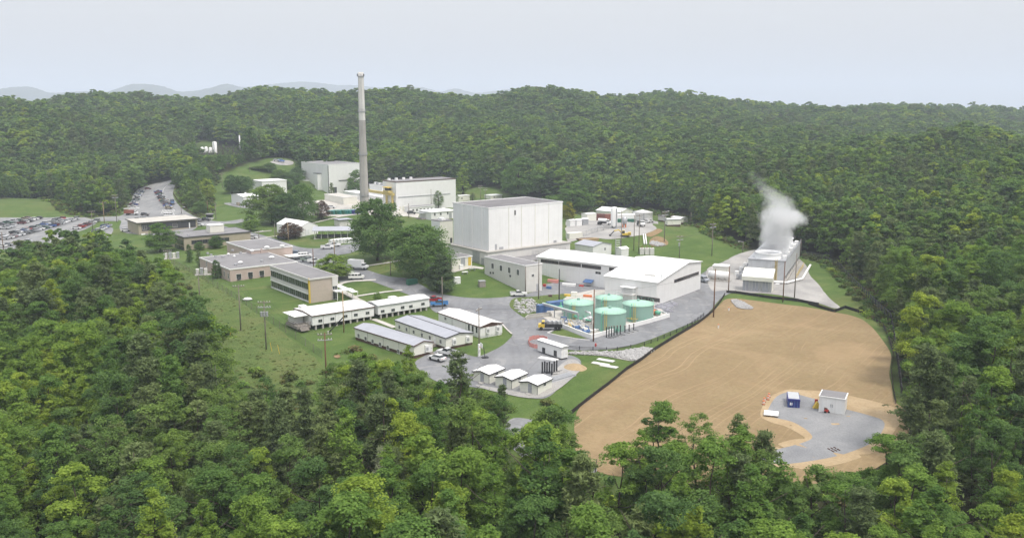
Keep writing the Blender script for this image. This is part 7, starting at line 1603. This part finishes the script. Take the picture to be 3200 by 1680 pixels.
lawn('bright tree peeping out left of the stack', ('C',235,600), 245, 210, OAK[2], native=5.2); lawn('tall poplar-like tree at the end of the long hall', ('C',1740,590), 195, 230, PROTO[3][0], native=2.7); lawn('yellow-green tree behind the corner of the tall hall', ('D',2010,470), 225, 170, YEL, native=5.0); lawn('large bright tree at the wood edge behind the tall hall', ('M',1460,985), 700, 240, OAK[2], native=5.2); lawn('round yellowish tree behind the yard sheds', ('M',1840,1080), 885, 250, OAK[2], native=5.2)
lawn('small dark evergreen before the process building', ('B',1815,725), 578, 75, CONIF[1], 'evergreen_tree', 4.0); lawn('dark shrub at the foot of the process building door', ('B',1955,715), 640, 40, CONIF[1], 'evergreen_tree', 4.0); lawn('dark evergreen on the far side of the small white building', ('C',1880,665), 555, 110, CONIF[1], 'evergreen_tree', 4.0); lawn('small round bush by the lawn path near the trailers', ('G',1715,545), 425, 100, OAK[2], native=5.2)
for k, (x, yb, yt, w) in enumerate([(760,690,500,150),(850,680,510,160),(930,660,520,110)]): lawn('dark shrub-like tree beside the storage hall, %s from the road' % WORD[k+1], ('B',x,yb), yt, w, OAK[k % 2], native=6.0)
for k, (x, yb, yt, w) in enumerate([(1040,440,400,160),(1160,460,368,120),(1260,560,440,180),(1380,580,470,200),(1450,520,420,140),(1345,640,540,120)]): lawn('dark bushy tree on the knoll, %s along the slope toward the process building' % WORD[k+1], ('B',x,yb), yt, w, OAK[k % 2], native=6.5)
for k, (x, yb, yt, w) in enumerate([(330,630,400,170),(430,700,420,190),(500,760,540,150),(250,690,560,140),(380,830,660,170),(430,900,780,110),(230,560,400,150),(300,770,640,130)]): lawn('bushy tree in the clump between the bend and the knoll, %s of eight' % WORD[k+1], ('B',x,yb), yt, w, (OAK+CONIF)[k % 4], native=5.6)
# marked trees of the front wood (placed by their tops)
def toptree(label, c, x, y, h, crown, cat, wide=1.0, trunk=None):
    px, py = q(c, x, y); p = G(px, py, h*.98); tree(cat, label, crown, trunk or PROTO[0][1], p.x, p.y, h, random.uniform(0, 6.28), None, wide)
toptree('lone airy pine standing out against the dirt field', 'K', 1190, 885, 15.5, lone_pine, 'pine_tree', 1.15); toptree('tall leafy tree in front of the dirt field, the higher of two', 'K', 650, 790, 16, PROTO[0][0], 'broadleaf_tree', 1.25); toptree('tall leafy tree in front of the dirt field, the rounder of two', 'K', 900, 882, 15.5, PROTO[4][0], 'broadleaf_tree', 1.15)
toptree('brownish pine with open branches before the lower lot', 'P', 860, 198, 20, lone_pine, 'pine_tree', 1.35); toptree('silvery pale tree in the front wood', 'P', 410, 785, 14, silver_crown, 'broadleaf_tree', 1.15); toptree('bright conical tree in the middle of the front wood', 'P', 935, 835, 14.5, PROTO[3][0], 'broadleaf_tree', 1.5); toptree('big grey-green tree at the corner of the dirt field', 'P', 1435, 555, 16.5, PROTO[2][0], 'broadleaf_tree', 1.35); toptree('slender pine beside the cream huts', 'P', 1130, 400, 14, PROTO[7][0], 'pine_tree', .9); toptree('bright tree at the end of the nearest trailer', 'P', 545, 160, 15, PROTO[1][0], 'broadleaf_tree', 1.0)
toptree('pale leafy tree in the bottom corner of the front wood', 'O', 870, 1310, 13, silver_crown, 'broadleaf_tree', 1.0); toptree('bright yellow-green crown in the front wood', 'O', 1330, 590, 14, PROTO[5][0], 'broadleaf_tree', 1.4); toptree('lit slim tree rising from a dark gap in the wood', 'O', 640, 510, 16, PROTO[1][0], 'broadleaf_tree', 1.1)
for k, (x, y, h, pi, w) in enumerate([(245,190,17,5,1.1),(400,252,16,0,1.15),(335,330,16,1,1.0),(620,330,16,2,1.1),(480,262,17,3,1.1),(160,270,16,5,1.0),(700,430,16,0,1.1)]): toptree(['leafy tree at the meadow end of the wood, opposite the brown pole', 'rounded bright tree below the nearest trailer corner', 'pointed bright tree in front of the rounded one by the trailer', 'deep green tree at the lower lot corner', 'slender pointed tree between the trailer and the lot', 'lobed bright tree beside the brown pole foot', 'bright tree under the open-branched pine'][k], 'P', x, y, h, PROTO[pi][0], 'broadleaf_tree', w)
for k, (x, y, h) in enumerate([(1010,400,15),(1137,430,15),(930,350,14)]):
    px, py = q('O', x, y); p = G(px, py, h); t = thing('dead_tree', 'bare grey dead trunk above the front wood, %s of three' % WORD[k+1], 'tree', p, k, 'dead trunks')
    MB().tube([(0,0,-.5),(.1,.1,h*.5),(.05,.2,h)], .24, 7, 0, .07).build('trunk', 'dead_wood', t)
    for j in range(6): z = h*(.55+.07*j); an = j*2.1+k; MB().tube([(0,0,z),(math.cos(an)*1.4,math.sin(an)*1.4,z+.5)], .07, 5, 0, .02).build('branch', 'dead_wood', t)

# ------------------------------------------------------------------ steam over the cooling tower
def steam():
    m = bpy.data.materials.new('steam'); m.use_nodes = True; nt = m.node_tree; nt.nodes.clear(); MATS['steam'] = m
    o = nt.nodes.new('ShaderNodeOutputMaterial'); v = nt.nodes.new('ShaderNodeVolumePrincipled')
    v.inputs['Color'].default_value = (.97, .975, .985, 1); v.inputs['Anisotropy'].default_value = .2
    tc = N(nt, 'ShaderNodeTexCoord').outputs['Object']; sx = N(nt, 'ShaderNodeSeparateXYZ'); nt.links.new(tc, sx.inputs[0])
    def curve(inp, pts):
        c = N(nt, 'ShaderNodeFloatCurve'); cu = c.mapping.curves[0]
        while len(cu.points) < len(pts): cu.points.new(.5, .5)
        for pt, (x, y) in zip(cu.points, pts): pt.location = (x, y)
        c.mapping.update(); nt.links.new(inp, c.inputs['Value']); return c.outputs[0]
    def mth(op, a, b=None, cl=False):
        n = N(nt, 'ShaderNodeMath', operation=op, use_clamp=cl)
        for i, x in enumerate((a, b)):
            if x is None: continue
            if isinstance(x, (int, float)): n.inputs[i].default_value = x
            else: nt.links.new(x, n.inputs[i])
        return n.outputs[0]
    t = mth('DIVIDE', sx.outputs[2], ST_H)
    cxv = mth('MULTIPLY', mth('SUBTRACT', curve(t, ST_C), .5), 40.0); rv = mth('MULTIPLY', curve(t, ST_R), 20.0)
    wob = noise(nt, tc, .22, 3, .55); wob2 = noise(nt, mapping(nt, tc, (1, 1, .8)), .34, 8, .72, 1.2)
    dx = mth('SUBTRACT', mth('ADD', sx.outputs[0], mth('MULTIPLY', mth('SUBTRACT', wob, .5), 11.0)), cxv); dy = mth('MULTIPLY', sx.outputs[1], .8)
    d = mth('DIVIDE', mth('SQRT', mth('ADD', mth('MULTIPLY', dx, dx), mth('MULTIPLY', dy, dy))), rv)
    edge = mth('SUBTRACT', 1.0, d, True)
    body = mth('MULTIPLY', mth('SUBTRACT', mth('ADD', mth('MULTIPLY', edge, 2.0), mth('MULTIPLY', wob2, 3.2)), mth('MULTIPLY', curve(t, [(0,.88),(.3,.92),(1,1.0)]), 2.05), True), curve(t, ST_D))
    body = mth('MULTIPLY', body, mth('MULTIPLY', edge, 4.0, True))
    nt.links.new(mth('MULTIPLY', body, .32), v.inputs['Density']); nt.links.new(v.outputs[0], o.inputs['Volume'])
    base = CT.w(CT.a*.30, CT.b*.52, CT.h + .4)
    mb = MB().box(-20, 18, -16, 16, 0, ST_H)
    ob = mb.build('steam_plume', 'steam', None, base)
    tag(ob, 'white steam plume rising from the cooling tower fans', 'steam', None, 'stuff')
    return ob
_b = CT.w(CT.a*.30, CT.b*.52, CT.h + .4); ST_H = hgt_to(_b, Y('J', 40))
def _sx(x, y):     # lateral metres of a picture reading at the plume's depth
    D = _b[1]*CP; return (q('J', x, y)[0]-1600)/FOC*(_b[1]*CP - (_b[2]+10-CAM_H)*SP) - _b[0]
def _st(y): return min(1, max(0, hgt_to(_b, Y('J', y))/ST_H))
ST_C = [(_st(y), .5 + _sx((xa+xb)/2, y)/40.0) for xa, xb, y in [(560,830,860),(560,835,700),(560,845,590),(575,950,480),(600,840,400),(590,800,320),(500,700,230),(480,600,160),(410,520,60)]]
ST_R = [(_st(y), (_sx(xb, y)-_sx(xa, y))/2*1.25/20.0) for xa, xb, y in [(545,845,860),(550,850,700),(550,860,590),(560,1000,480),(580,880,400),(560,830,320),(480,720,230),(440,620,160),(390,530,60)]]
ST_D = [(0, 1.0), (.25, .95), (.5, .6), (.65, .30), (.8, .12), (1, .02)]
for L_ in (ST_C, ST_R): L_.sort()
steam()

# ------------------------------------------------------------------ hazy air
def haze():
    m = bpy.data.materials.new('haze_air'); m.use_nodes = True; nt = m.node_tree; nt.nodes.clear()
    o = nt.nodes.new('ShaderNodeOutputMaterial'); v = nt.nodes.new('ShaderNodeVolumePrincipled')
    v.inputs['Color'].default_value = (.79, .87, 1.0, 1); v.inputs['Density'].default_value = 1.6e-4; v.inputs['Anisotropy'].default_value = .0
    nt.links.new(v.outputs[0], o.inputs['Volume']); MATS['haze_air'] = m
    mb = MB().box(-16500, 16500, -1700, 17500, -95, 480)
    tag(mb.build('haze', 'haze_air'), 'pale summer haze in the air over the valley', 'haze', None, 'stuff')
haze()
